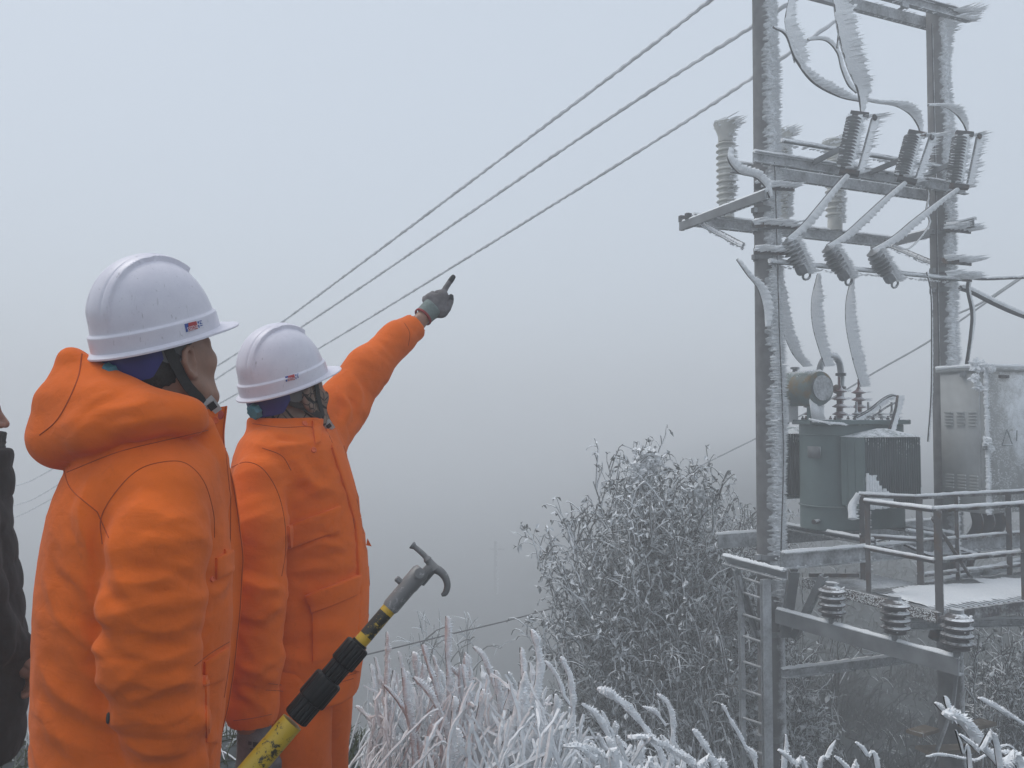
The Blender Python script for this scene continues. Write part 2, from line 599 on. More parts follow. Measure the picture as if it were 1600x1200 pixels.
# two concrete poles
PR0, PRT = 0.138, 0.0034
def pole(u, label, ztop, zg, n):
    base = PF(u, 0, zg)
    t = empty('utility_pole', base, label, 'pole', 'concrete poles of the substation')
    zz = np.linspace(zg - 0.3, ztop, 30)
    rr = PR0 - (zz - zg) * PRT
    c = np.stack([np.full(30, base[0]), np.full(30, base[1]), zz], 1)
    MB().tube(c, rr, 28).build('shaft', M['concrete'], t)
    mb = MB()
    # rough ice crust under the feathers
    w = nrm(np.array([WIND[0], WIND[1], 0]))
    a0 = math.atan2(w[1], w[0]) - 0.42
    zz2 = np.linspace(zg + 2.9, ztop, 1300)
    th = np.linspace(-1.3, 1.3, 22)
    Zg, Tg = np.meshgrid(zz2, th, indexing='ij')
    r = PR0 - (Zg - zg) * PRT
    edge = 0.95 + 0.35 * (vnoise(np.stack([Zg * 3, Zg * 0, Zg * 0 + u], -1)) - 0.5) * 2 + 0.7 * (vnoise(np.stack([Zg * 50, Zg * 0, Zg * 0 + u], -1)) - 0.5)
    prof = np.clip(1 - (np.abs(Tg) / edge) ** 4, -0.3, 1)
    low = smooth(zg + 2.9, zg + 4.2, Zg)
    nz = 0.65 * vnoise(np.stack([Tg * 3 + Zg * 2, Zg * 60, Zg * 0 + u], -1)) + 0.35 * vnoise(np.stack([Tg * 7, Zg * 140, Zg * 0 + u], -1))
    d = prof * (0.002 + 0.026 * nz ** 2) * (0.4 + 0.6 * low)
    rad = r + d
    mb.grid(np.stack([base[0] + rad * np.cos(a0 + Tg), base[1] + rad * np.sin(a0 + Tg), Zg], -1), wrap=False)
    mb.build('rime_crust', M['rime_thin'], t, kind='stuff')
    mb = MB()
    rime_shell(mb, PF(u, 0, zg), PF(u, 0, ztop), PR0, PR0 - (ztop - zg) * PRT, n * 2, 0.07, 0.008, 1.0, lo=0.30, off=-0.25)
    mb.build('rime_feathers', M['rime'], t, kind='stuff')
    return t

ZG = -3.15
pole_l = pole(0, 'nearer concrete pole with rime on its right side and a ladder at its foot', 6.3, ZG, 2600)
pole_r = pole(SPAN, 'farther concrete pole carrying the top crossarm, the grey cabinet at its front', 6.12, ZG, 2200)
# wire conduit and hoops strapped to the poles
def hoops(t, u, zs, r=0.15):
    for z in zs:
        rr = PR0 - (z - ZG) * PRT + 0.004
        mb = MB().lathe([(rr, -0.025), (rr + 0.008, -0.025), (rr + 0.008, 0.025), (rr, 0.025)], PF(u, 0, z), n=24, caps=False)
        for s in (-1, 1):
            mb.box(PF(u + s * (rr + 0.02), 0, z), (0.05, 0.05, 0.05), AX)
        mb.build('clamp_band', M['steel'], t)
hoops(pole_l, 0, (3.55, 3.36, 3.08, 0.12, -0.62, -1.62))
hoops(pole_r, SPAN, (4.1, 3.55, 3.12, 2.9))
MB().tube(spline([PF(-0.02, 0.165, 4.0), PF(0.0, 0.172, 2.5), PF(0.03, 0.176, 1.2), PF(-0.03, 0.19, 0.2)], 30), 0.008, 6).build('earth_wire', M['cable'], pole_l)
MB().tube(spline([PF(SPAN - 0.135, 0.05, 5.9), PF(SPAN - 0.14, 0.06, 4), PF(SPAN - 0.145, 0.06, 2.0)], 20), 0.009, 6).build('earth_wire', M['cable'], pole_r)

def steel_arm(name, label, p0, p1, w, h, kind='channel', side=1, rime=60, L=0.05, cat='crossarm', mat='steel', group=None):
    t = empty(name, (np.asarray(p0) + np.asarray(p1)) / 2, label, cat, group)
    t['kind'] = 'thing'
    mb = MB()
    if kind == 'channel':
        mb.channel(p0, p1, w, h, 0.01, side)
    elif kind == 'angle':
        mb.angle(p0, p1, w, 0.01, side, 1)
    else:
        mb.beam(p0, p1, w, h)
    mb.build('beam', M[mat], t)
    if rime:
        mb = MB()
        rime_on_beam(mb, np.asarray(p0) + Z3 * h * 0.5, np.asarray(p1) + Z3 * h * 0.5, 0.02, L, rime)
        rime_on_beam(mb, np.asarray(p0) - Z3 * h * 0.45, np.asarray(p1) - Z3 * h * 0.45, 0.02, L * 0.6, rime)
        # a crust along the top
        k = 60
        q = np.asarray(p0) + (np.asarray(p1) - np.asarray(p0)) * np.linspace(0, 1, k)[:, None] + Z3 * (h * 0.5 + 0.004)
        mb.tube(q, 0.012 + 0.014 * vnoise(np.stack([np.arange(k) * 0.6, np.zeros(k), np.full(k, p0[2])], -1)), 6)
        mb.build('rime', M['rime'], t, kind='stuff')
    return t

# top crossarm, on the pole heads
for v, s, lab in ((0.15, 1, 'front channel of the top crossarm on the pole heads'), (-0.15, -1, 'rear channel of the top crossarm behind the pole heads')):
    steel_arm('top_crossarm', lab, PF(-0.5, v, 6.02), PF(SPAN + 0.32, v, 6.02), 0.06, 0.12, 'channel', s, 90, 0.08)
for v, lab in ((0.15, 'feathery rime plume on the front right end of the top crossarm'), (-0.15, 'feathery rime plume on the rear right end of the top crossarm')):
    mb = MB()
    rime_on_line(mb, [PF(SPAN + 0.1, v, 6.06), PF(SPAN + 0.33, v, 6.04)], 0.22, 0.003, 0.011, spread=0.35)
    rime_on_line(mb, [PF(SPAN + 0.1, v, 5.98), PF(SPAN + 0.33, v, 5.97)], 0.17, 0.004, 0.010, spread=0.3)
    tag(mb.build('rime_plume', M['rime']), lab, 'rime', kind='stuff')
t = empty('tie_plate', PF(2.15, 0, 6.1), 'flat steel tie plate across the top crossarm near the farther pole', 'plate')
MB().box(PF(2.05, 0, 6.095), (0.06, 0.42, 0.01), AX).build('strap', M['steel'], t)
MB().box(PF(1.75, 0.19, 5.93), (0.10, 0.03, 0.06), AX).build('lug', M['steel'], t)

# fuse crossarm
ZF = 4.02
for v, s, lab in ((0.175, 1, 'front steel channel of the fuse crossarm between the two poles'), (-0.175, -1, 'rear steel channel of the fuse crossarm between the two poles')):
    steel_arm('fuse_crossarm', lab, PF(-0.28, v, ZF), PF(SPAN + 0.2, v, ZF), 0.05, 0.11, 'channel', s, 70, 0.05)
steel_arm('fuse_bracket_bar', 'thin angle bar above the fuse crossarm that carries the fuse brackets', PF(-0.05, 0.30, ZF + 0.13), PF(SPAN + 0.1, 0.30, ZF + 0.13), 0.05, 0.05, 'angle', 1, 130, 0.06)
# insulator frame: two arms across the poles and a rear beam
ZI = 3.62
for u, lab in ((-0.24, 'short arm at the nearer pole reaching back under the white insulators'), (SPAN + 0.16, 'short arm at the farther pole reaching back to the rear beam')):
    steel_arm('bracket_arm', lab, PF(u, 0.30, ZI), PF(u, -1.12, ZI), 0.05, 0.09, 'channel', 1, 50, 0.05)
steel_arm('rear_beam', 'rear steel beam carrying the three white ribbed insulators', PF(-0.24, -0.88, ZI + 0.02), PF(SPAN + 0.25, -0.88, ZI + 0.02), 0.06, 0.13, 'channel', 1, 90, 0.05)
for u, lab in ((-0.17, 'diagonal brace under the bracket arm of the nearer pole'), (SPAN + 0.12, 'diagonal brace under the bracket arm of the farther pole')):
    steel_arm('diagonal_brace', lab, PF(u, -0.80, ZI - 0.06), PF(u, -0.14, ZI - 0.42), 0.05, 0.05, 'angle', 1, 30, 0.04, cat='brace')
mb = MB()
t = empty('terminal_block', PF(-0.24, -1.05, ZI + 0.05), 'two small steel lugs on the far end of the bracket arm', 'fitting')
for q in (-1.1, -0.98):
    MB().box(PF(-0.24, q, ZI + 0.085), (0.06, 0.05, 0.07), AX).build('lug', M['steel_dark'], t)
# arrester rail
steel_arm('arrester_rail', 'thin paired rail between the poles that carries the three dark arresters', PF(-0.1, 0.16, 2.99), PF(SPAN + 0.05, 0.16, 2.99), 0.05, 0.05, 'angle', 1, 160, 0.035)
for i, (z, l, lab) in enumerate(((3.36, 0.30, 'jagged clamp plate on the nearer pole below the bracket arm'), (3.10, 0.28, 'jagged clamp plate on the nearer pole at the arrester rail'), (3.74, 0.26, 'short flat clamp bar on the nearer pole below the fuse crossarm'))):
    t = empty('clamp_plate', PF(0, 0.17, z), lab, 'clamp')
    MB().beam(PF(-l, 0.15, z), PF(l * 0.75, 0.19, z + 0.02), 0.012, 0.06).build('plate', M['steel_dark'], t)
    mb = MB()
    rime_on_beam(mb, PF(-l, 0.16, z + 0.03), PF(l * 0.75, 0.2, z + 0.04), 0.05, 0.12, 70, 0.010)
    mb.build('rime', M['rime'], t, kind='stuff')
for i, (z, lab) in enumerate(((3.56, 'clamp plate on the farther pole at the bracket arm'), (3.20, 'clamp plate on the farther pole below the brace'), (3.02, 'clamp plate on the farther pole at the arrester rail end'))):
    t = empty('clamp_plate', PF(SPAN, 0.17, z), lab, 'clamp')
    MB().beam(PF(SPAN - 0.2, 0.15, z), PF(SPAN + 0.25, 0.17, z), 0.012, 0.06).build('plate', M['steel_dark'], t)
    mb = MB()
    rime_on_beam(mb, PF(SPAN - 0.15, 0.16, z + 0.03), PF(SPAN + 0.25, 0.18, z + 0.03), 0.06, 0.17, 60, 0.011)
    mb.build('rime', M['rime'], t, kind='stuff')

# ---- white ribbed post insulators on the rear beam
def ribbed(z0, z1, r, rib, n, fat=0.35):
    out = []
    p = (z1 - z0) / n
    for i in range(n):
        a = z0 + i * p
        out += [(r, a), (r, a + p * 0.30), (rib, a + p * 0.46), (rib, a + p * (0.46 + fat * 0.4)), (r, a + p * 0.86)]
    return out

def post_insulator(u, label, iced):
    b = PF(u, -0.88, ZI + 0.085)
    t = empty('post_insulator', b, label, 'insulator', 'white ribbed insulators on the rear beam')
    MB().lathe([(0.085, 0), (0.085, 0.13), (0.078, 0.15)], b, n=24).build('foot', M['porcelain'], t)
    MB().lathe(ribbed(0.15, 0.86, 0.082, 0.108, 10), b, n=26).build('porcelain_body', M['porcelain'], t)
    MB().lathe([(0.082, 0.86), (0.085, 0.93), (0.125, 1.04), (0.135, 1.07), (0.06, 1.075), (0.05, 1.11)], b, n=24).build('funnel_cap', M['porcelain'], t)
    mb = MB()
    rime_on_line(mb, [b + Z3 * 1.05 - 0.1 * U3, b + Z3 * 1.06 + 0.1 * U3], 0.16, 0.006, 0.012)
    th = RNG.random(60) * 6.28
    q = b + np.stack([0.12 * np.cos(th), 0.12 * np.sin(th), 1.02 + 0.08 * RNG.random(60)], 1)
    mb.spikes(q, WIND + np.array([0, 0, 0.25]) + RNG.normal(0, 0.1, (60, 3)), jag(60, 0.05, 0.16), 0.011)
    rime_shell(mb, b + Z3 * 0.1, b + Z3 * 1.0, 0.095, 0.1, int(500 * iced), 0.05, 0.008, 1.3)
    mb.build('rime', M['rime'], t, kind='stuff')
post_insulator(0.20, 'leftmost white ribbed insulator, standing clear to the left of the nearer pole', 0.35)
post_insulator(0.98, 'middle white ribbed insulator, thickly iced, just right of the nearer pole', 1.6)
post_insulator(1.78, 'rightmost white ribbed insulator, seen behind the left fuse cutout', 0.8)

# ---- fuse cutouts
def fuse_cutout(top, bot, label):
    t = empty('fuse_cutout', bot, label, 'fuse', 'drop-out fuses on the fuse crossarm')
    d = nrm(top - bot)
    H = np.linalg.norm(top - bot)
    side = nrm(np.array([0.96, -0.2, 0.0]))
    side = nrm(side - d * (side @ d))
    a = bot - side * 0.035
    MB().lathe(ribbed(0.06, H - 0.05, 0.028, 0.075, 15, 0.25), a, d, n=16).build('ribbed_insulator', M['grey_insulator'], t)
    MB().box(a + d * (H - 0.01) + side * 0.04, (0.17, 0.05, 0.05), np.array([side, np.cross(d, side), d])).build('top_contact', M['steel_dark'], t)
    MB().box(a + d * 0.02 + side * 0.06, (0.18, 0.05, 0.045), np.array([side, np.cross(d, side), d])).build('hinge', M['steel_dark'], t)
    f0, f1 = bot + side * 0.10 + d * 0.03, top + side * 0.13 - d * 0.03
    MB().tube([f0, f1], 0.013, 10).build('fuse_tube', M['grey_insulator'], t)
    MB().lathe([(0.022, -0.012), (0.034, 0), (0.022, 0.012)], f1 + V3 * 0.03, V3, n=12).build('pull_ring', M['steel_dark'], t)
    MB().beam(a + d * H * 0.45 - side * 0.02, a + d * H * 0.30 - V3 * 0.30 - side * 0.10, 0.03, 0.05).build('mounting_bracket', M['steel'], t)
    mb = MB()
    q = np.linspace(a + d * 0.05, a + d * (H - 0.03), 40)
    flag(mb, q + side * 0.02, 0.085, 0.05, 0.010, slant=0)
    rime_on_line(mb, q + side * 0.02, 0.13, 0.004, 0.007)
    rime_on_line(mb, q - side * 0.05 + V3 * 0.03, 0.05, 0.012, 0.006, dirn=-side)
    q = np.linspace(f0, f1, 40)
    flag(mb, q, 0.075, 0.022, 0.010, slant=0)
    rime_on_line(mb, q, 0.13, 0.009, 0.008)
    rime_on_line(mb, [f1 - side * 0.1, f1 + side * 0.02 + d * 0.03], 0.19, 0.005, 0.011)
    rime_on_line(mb, [f0 - side * 0.06, f0 + side * 0.03], 0.11, 0.006, 0.011)
    mb.build('rime', M['rime'], t, kind='stuff')
    return top, bot
VF = 0.55
FC = []
for (a, b, c, d), lab in (((1342, 178, 1322, 272), 'leftmost fuse cutout, ribbed and tilted, thick with rime feathers'),
                          ((1432, 208, 1412, 284), 'middle fuse cutout, tilted between the other two, thick with rime'),
                          ((1506, 208, 1494, 294), 'rightmost fuse cutout, in front of the farther pole')):
    top, bot = on_v(a, b, VF), on_v(c, d, VF)
    FC.append(fuse_cutout(top, bot, lab))

# ---- dark arresters slung on the thin rail
def arrester(a, b, label):
    t = empty('surge_arrester', b, label, 'arrester', 'dark arresters on the thin rail')
    d = nrm(b - a)
    H = np.linalg.norm(b - a)
    pr = [(0.02, 0), (0.03, 0.01)]
    k = 7
    for i in range(k):
        z = 0.02 + i * H * 0.75 / k
        r = 0.065 + 0.028 * math.sin(math.pi * (i + 0.6) / k)
        pr += [(0.045, z), (r, z + 0.012), (r, z + 0.02), (0.045, z + 0.03)]
    MB().lathe(pr, a, d, n=18).build('ribbed_body', M['grey_insulator'], t)
    MB().lathe([(0.05, H * 0.76), (0.062, H * 0.80), (0.062, H * 0.94), (0.045, H), (0.0, H)], a, d, n=6).build('end_fitting', M['steel'], t)
    th = np.linspace(0, 2 * math.pi, 14)
    e = nrm(np.cross(d, V3))
    ring = b + e * 0.03 + (np.cos(th)[:, None] * e + np.sin(th)[:, None] * d * 0.7) * 0.05 + U3 * 0.06
    MB().tube(ring, 0.012, 6, caps=False).build('eye', M['steel'], t)
    mb = MB()
    q = np.linspace(a, b, 24)
    rime_on_line(mb, q + WIND * 0.05, 0.07, 0.0025, 0.007)
    rime_on_line(mb, q + WIND * 0.06 + V3 * 0.04, 0.06, 0.004, 0.007)
    mb.build('rime', M['rime'], t, kind='stuff')
    return a, b
VA = 0.24
AR = []
for (a, b, c, d), lab in (((1230, 372, 1256, 428), 'dark ribbed arrester nearest the left pole, below the first fuse lead'),
                          ((1292, 384, 1322, 436), 'middle dark ribbed arrester hanging on the thin rail'),
                          ((1362, 390, 1394, 440), 'rightmost dark ribbed arrester hanging on the thin rail')):
    AR.append(arrester(on_v(a, b, VA), on_v(c, d, VA), lab))

# ---- wires
def wire(name, label, P, r, n=60, fl=None, thick=0.016, spikes=0, cat='wire', group=None, mat='cable', dirn=None, slant=0.25, start=0.0, end=1.0):
    Q = spline(P, n)
    t = empty(name, Q[-1], label, cat, group)
    MB().tube(Q, r, 8).build('conductor', M[mat], t)
    if fl is not None:
        mb = MB()
        i0, i1 = int(start * (n - 1)), int(end * (n - 1)) + 1
        flag(mb, Q[i0:i1], fl, thick, dirn=dirn, slant=slant)
        if spikes:
            rime_on_line(mb, Q[i0:i1], np.array(np.atleast_1d(fl)) * 1.1, spikes, 0.006)
        mb.build('rime_sheet', M['rime'], t, kind='stuff')
    return t

def pv(l, v):
    """photo places (x, y[, extra depth]) in a plane v"""
    return np.array([on_v(p[0], p[1], v + (p[2] if len(p) > 2 else 0)) for p in l])

G1 = 'iced leads between the crossarms and the transformer'
wire('lead_wire', 'long iced lead with a broad toothed rime sheet falling to the left fuse', pv([(1300, -60), (1303, 0), (1312, 60), (1325, 105), (1340, 140), (1346, 175)], VF), 0.012, 60, [0.16, 0.16, 0.19, 0.2, 0.17, 0.03], 0.03, 0.006, group=G1)
wire('lead_wire', 'iced lead curving down from behind the nearer pole to the first fuse', pv([(1208, 42), (1228, 55), (1243, 92), (1270, 128), (1310, 150), (1344, 158)], 0.35), 0.012, 60, [0.02, 0.05, 0.07, 0.13, 0.10, 0.05], 0.028, 0.007, group=G1, dirn=(0.7, -0.1, 0.55))
wire('lead_wire', 'iced lead with a curled rime sheet high beside the nearer pole', pv([(1243, -40), (1229, 20), (1228, 40), (1236, 75), (1242, 98)], 0.2), 0.010, 40, [0.05, 0.07, 0.10, 0.16, 0.15], 0.026, 0.006, group=G1)
wire('lead_wire', 'thin iced lead arching to the middle of the long toothed lead', pv([(1262, 62), (1290, 63), (1308, 82), (1315, 108), (1325, 132), (1338, 145)], 0.1), 0.010, 40, [0.05, 0.05, 0.04, 0.04, 0.05, 0.04], 0.024, group=G1, dirn=(0.6, -0.2, 0.6))
wire('lead_wire', 'iced lead arching from the left fuse over to the middle fuse', pv([(1346, 155), (1370, 160), (1400, 165), (1422, 178), (1434, 195), (1438, 206)], VF), 0.011, 40, [0.05, 0.06, 0.10, 0.14, 0.10, 0.03], 0.03, 0.007, group=G1, dirn=(0.9, -0.2, 0.35))
wire('lead_wire', 'iced lead arching in front of the farther pole to the right fuse', pv([(1450, 164), (1475, 166), (1492, 176), (1505, 192), (1511, 206)], VF), 0.011, 40, [0.03, 0.06, 0.12, 0.08, 0.02], 0.03, 0.007, group=G1, dirn=(0.9, -0.2, 0.35))
wire('lead_wire', 'short iced lead from the top crossarm looping beside the long toothed lead', pv([(1334, 8), (1322, 22), (1312, 45), (1308, 75)], 0.3), 0.010, 30, [0.05, 0.04, 0.03, 0.02], 0.02, group=G1)
for i, ((a, b), (c, d), lab) in enumerate(((FC[0], AR[0], 'left'), (FC[1], AR[1], 'middle'), (FC[2], AR[2], 'right'))):
    m_ = (b + c) / 2 + Z3 * (-0.05 + 0.01 * i) + U3 * (-0.03)
    m2 = b * 0.25 + c * 0.75 - Z3 * 0.05
    wire('fuse_lead', 'slanting iced lead from the %s fuse down to the %s arrester' % (lab, lab), [b, b * 0.8 + c * 0.2 - Z3 * 0.0, m_, m2 + Z3 * 0.02, c], 0.013, 40, [0.05, 0.06, 0.08, 0.09, 0.06], 0.045, None or 0, group='leads from fuses to arresters', dirn=(0.8, -0.2, -0.5), slant=0)
down = (([(1212, 420), (1214, 470), (1222, 510), (1238, 550), (1256, 572)], -0.2, [0.06, 0.13, 0.13, 0.12, 0.1], 'leftmost'),
        ([(1278, 428), (1269, 470), (1271, 510), (1282, 550), (1290, 572)], -0.1, [0.03, 0.12, 0.13, 0.12, 0.1], 'middle'),
        ([(1332, 430), (1323, 470), (1323, 510), (1333, 560), (1346, 604)], -0.05, [0.02, 0.1, 0.13, 0.13, 0.1], 'rightmost'))
for P, v, l, lab in down:
    wire('transformer_lead', '%s of the three bowed leads with wide rime sheets above the transformer' % lab, pv(P, v), 0.011, 60, l, 0.03, 0.012, group='bowed leads dropping to the transformer')
wire('loop_wire', 'iced hose curling over the front of the nearer pole below the fuse crossarm', pv([(1142, 234), (1140, 250), (1155, 268), (1180, 275), (1196, 290), (1204, 308)], 0.25), 0.02, 40, [0.03, 0.07, 0.09, 0.08, 0.07, 0.03], 0.07, 0.006, dirn=(0.6, -0.5, 0.6))
wire('loop_wire', 'iced cable hugging the nearer pole below the arrester rail', pv([(1152, 405), (1168, 428), (1185, 450), (1194, 480), (1196, 510)], 0.2), 0.014, 40, [0.03, 0.05, 0.1, 0.1, 0.05], 0.05, 0.006)
wire('loop_wire', 'thin slack wire looping beside the farther pole under the fuse crossarm', pv([(1446, 282), (1450, 305), (1447, 330), (1452, 345), (1446, 360), (1420, 388), (1395, 384)], 0.1), 0.008, 50, [0.02, 0.02], 0.02)
wire('loop_wire', 'iced cable hanging down the right side of the farther pole to the cabinet', pv([(1518, 425), (1512, 450), (1519, 490), (1516, 530), (1510, 572)], 0.1), 0.02, 40, [0.03, 0.04, 0.02], 0.03)
wire('loop_wire', 'thin wire hanging down left of the farther pole', pv([(1448, 425), (1455, 460), (1456, 540), (1455, 620), (1450, 690)], 0.2), 0.010, 30, [0.01, 0.02], 0.02)
wire('service_cable', 'thick iced cable leaving the farther pole downwards to the right edge', pv([(1500, 450), (1520, 457), (1555, 475), (1600, 494), (1680, 520)], 0.0), 0.03, 40, [0.06, 0.07], 0.05, 0.01, dirn=(0.5, -0.2, 0.7))
wire('service_cable', 'iced rod leaving the farther pole level to the right edge', pv([(1490, 428), (1530, 435), (1600, 433), (1700, 430)], 0.0), 0.022, 30, [0.03, 0.05], 0.04, 0.01, dirn=(0.5, -0.2, 0.7))

tt_ = empty('far_pole', at(775, 1010, 58), 'faint far power pole in the fog above the stick hook', 'pole')
MB().tube([at(775, 1000, 58), at(775, 846, 58)], [0.2, 0.14], 8).build('shaft', M['concrete'], tt_)
MB().beam(at(764, 858, 58), at(788, 858, 58), 0.1, 0.12).build('crossarm', M['steel'], tt_)
# overhead conductors, coated in a twisted rope of ice, running down the valley to the left
def conductor(name, label, pts, r):
    P = np.array([at(a, b, c) for a, b, c in pts])
    Q = spline(P, 1600)
    t = empty(name, Q[0], label, 'power line', 'overhead conductors')
    s = np.concatenate([[0], np.cumsum(np.linalg.norm(np.diff(Q, axis=0), axis=1))])
    rr = r * (0.82 + 0.36 * vnoise(np.stack([s * 14, s * 0, s * 0 + pts[0][1]], -1)))
    off = np.stack([0.12 * r * np.cos(s * 40), 0.12 * r * np.cos(s * 40), 0.16 * r * np.sin(s * 40)], 1)
    MB().tube(Q + off, rr, 8).build('ice_coat', M['rime_line'], t)
    MB().tube(Q, r * 0.4, 6).build('conductor', M['cable'], t)
M['rime_line'] = frosted('iced_conductor', (0.70, 0.72, 0.75), 0.7, lo=-0.8, hi=0.6, dirn=(0.4, -0.3, 0.8), scale=25)
conductor('overhead_line', 'uppermost of the three iced lines slanting across the fog', [(1160, -38, 7.9), (1110, 0, 8.2), (900, 160, 10.0), (445, 500, 16), (345, 568, 18.5), (78, 735, 26), (0, 768, 29), (-200, 840, 36)], 0.023)
conductor('overhead_line', 'middle of the three iced lines slanting across the fog', [(1300, -35, 8.0), (1170, 45, 8.5), (920, 206, 10.2), (480, 505, 16), (348, 585, 18.5), (78, 765, 26), (0, 798, 29), (-200, 872, 36)], 0.023)
conductor('overhead_line', 'lowest of the three iced lines, just above the pointing finger', [(1310, 30, 8.3), (1170, 125, 9.0), (920, 285, 11.0), (505, 540, 17), (340, 632, 20), (76, 782, 27), (0, 818, 30), (-200, 900, 38)], 0.022)
M['wire_dark'] = plain('dark_wire', (0.05, 0.05, 0.052), 0.7, bump=0)
M['far_ice'] = frosted('thin_iced_wire', (0.30, 0.32, 0.34), 0.7, lo=-0.3, hi=0.9)
def far_wire(label, pts, r, mat='far_ice'):
    Q = spline(np.array([at(*p) for p in pts]), 40)
    o = MB().tube(Q, r, 6).build('far_wire', M[mat])
    tag(o, label, 'wire')
far_wire('thin dark cable low across the valley behind the frosted stems', [(560, 1026, 12), (700, 992, 13), (840, 957, 14), (1000, 905, 15), (1200, 800, 15)], 0.011, 'wire_dark')
far_wire('faint far line rising to the right behind the farther pole', [(1080, 735, 22), (1250, 650, 18), (1370, 580, 16), (1460, 528, 15), (1600, 432, 13.5), (1700, 370, 13)], 0.018)
far_wire('faint far line rising just below the thick iced cable at right', [(1470, 500, 15), (1530, 475, 14.5), (1600, 430, 14), (1660, 395, 13.5)], 0.02)
# ------------------------------------------------------------------ transformer
def share(name, src, parent, delta):
    """another object on the same mesh, moved"""
    o = bpy.data.objects.new(name, src.data)
    COL.objects.link(o)
    o.parent = parent
    o.matrix_parent_inverse = parent.matrix_world.inverted()
    o.location = [float(a) for a in delta]
    return o

def rounded_rect(hx, hy, r, k=6):
    out = []
    for cx, cy_, a0 in ((hx - r, hy - r, 0), (-hx + r, hy - r, 90), (-hx + r, -hy + r, 180), (hx - r, -hy + r, 270)):
        for a in np.linspace(a0, a0 + 90, k):
            out.append((cx + r * math.cos(math.radians(a)), cy_ + r * math.sin(math.radians(a))))
    return np.array(out)

def rr_block(mb, c, hx, hy, r, z0, z1, ax=AX, bevel=0.0):
    q = rounded_rect(hx, hy, r)
    rows = []
    prof = [(z0, 0), (z1, 0)] if not bevel else [(z0, bevel), (z0 + bevel, 0), (z1 - bevel, 0), (z1, bevel)]
    for z, b in prof:
        k = q * (1 - b / np.array([hx, hy]))
        rows.append(c + k[:, :1] * ax[0] + k[:, 1:] * ax[1] + Z3 * z)
    V_ = np.array(rows)
    # the U,V,Z frame is left-handed, so turn the rings round
    mb.grid(V_[:, ::-1], True, True)
    return mb

TR = empty('transformer', PF(1.1, 0, 0.3), 'grey-green oil transformer with finned radiators between the two poles', 'transformer')
ZB, ZT = 0.30, 1.46
C0 = PF(1.10, 0.0, 0.0)
rr_block(MB(), C0, 0.62, 0.29, 0.27, ZB, ZT - 0.05, bevel=0.008).build('tank', M['tank'], TR)
lid = rr_block(MB(), C0, 0.68, 0.35, 0.30, ZT - 0.05, ZT, bevel=0.006).build('lid', M['tank'], TR)
for i in range(16):
    a = i / 16 * 2 * math.pi
    p = PF(1.10 + 0.62 * math.cos(a), 0.30 * math.sin(a), ZT)
    MB().lathe([(0.018, 0), (0.018, 0.02), (0.009, 0.022), (0.009, 0.04)], p, n=6).build('bolt', M['steel_dark'], lid)

def radiator(u0, u1, v0, v1, z0, z1, label, snow):
    r = MB()
    # low hipped cover
    c = []
    for z, k in ((z1 + 0.004, 1.0), (z1 + 0.09, 0.12)):
        for su, sv in ((-1, -1), (1, -1), (1, 1), (-1, 1)):
            c.append(PF((u0 + u1) / 2 + su * (u1 - u0 + 0.05) / 2 * k, (v0 + v1) / 2 + sv * (v1 - v0 + 0.04) / 2 * k, z))
    c = np.array(c)
    r.hexa(c[[3, 2, 1, 0, 7, 6, 5, 4]])
    rad = r.build('radiator', M['tank'], TR)
    MB().channel(PF(u0, (v0 + v1) / 2, z0 - 0.02), PF(u1, (v0 + v1) / 2, z0 - 0.02), v1 - v0 - 0.04, 0.03).build('bottom_rail', M['tank'], rad)
    rad['label'] = label
    n = 24
    du = (u1 - u0) / n
    first = None
    for i in range(n):
        if first is None:
            mb = MB()
            w, dv = du * 0.42, v1 - v0
            p = PF(u0 + du * 0.5, (v0 + v1) / 2, (z0 + z1) / 2)
            mb.box(p, (w, dv, z1 - z0), AX)
            mb.box(p + V3 * (dv / 2 - 0.01), (w * 1.5, 0.014, z1 - z0 - 0.02), AX)
            first = mb.build('fin', M['fin'], rad, flat=True)
        else:
            share('fin', first, rad, U3 * du * i)
    # side plate with two pressed ribs at the end that faces left
    mb = MB().box(PF(u0 - 0.012, (v0 + v1) / 2, (z0 + z1) / 2), (0.016, v1 - v0 + 0.01, z1 - z0), AX)
    for q in (0.25, 0.6):
        mb.box(PF(u0 - 0.022, v0 + (v1 - v0) * q, (z0 + z1) / 2), (0.012, 0.02, z1 - z0 - 0.02), AX)
    mb.build('side_plate', M['tank'], rad)
    for z in (z0 + 0.12, z1 - 0.12):
        MB().tube([PF((u0 + u1) / 2, v0 + 0.02, z), PF((u0 + u1) / 2, 0.0, z)], 0.04, 12).build('header_pipe', M['tank'], rad)
    if snow:
        mb = MB()
        for i in range(n):
            k = 1 - i / 11.0
            if k <= 0:
                break
            hgt = (z1 - z0) * (0.16 + 0.46 * k ** 1.4) * (0.75 + 0.45 * RNG.random())
            lo_ = z0 - 0.02 + 0.02 * RNG.random()
            p = PF(u0 + du * (i + 0.5), v1 + 0.012, lo_ + hgt / 2)
            q = np.linspace(p - Z3 * hgt / 2, p + Z3 * hgt / 2, 26)
            mb.tube(q, 0.012 + 0.014 * vnoise(q * 40), 6)
        mb.build('packed_snow', M['rime'], rad, kind='stuff')
        mb = MB()
        for i in range(n - 3, n):
            q = np.linspace(PF(u0 + du * (i + 0.5), v1 + 0.008, z0), PF(u0 + du * (i + 0.5), v1 + 0.008, z0 + 0.28 + 0.1 * (i - n)), 16)
            mb.tube(q, 0.004 + 0.006 * vnoise(q * 50), 5)
        mb.build('packed_snow', M['rime'], rad, kind='stuff')
    return rad
radiator(0.66, 1.44, 0.31, 0.60, 0.58, 1.28, 'front finned radiator with packed snow low on its left fins', True)
radiator(0.42, 1.30, -0.62, -0.33, 0.62, 1.30, 'rear finned radiator half hidden by the tank', False)

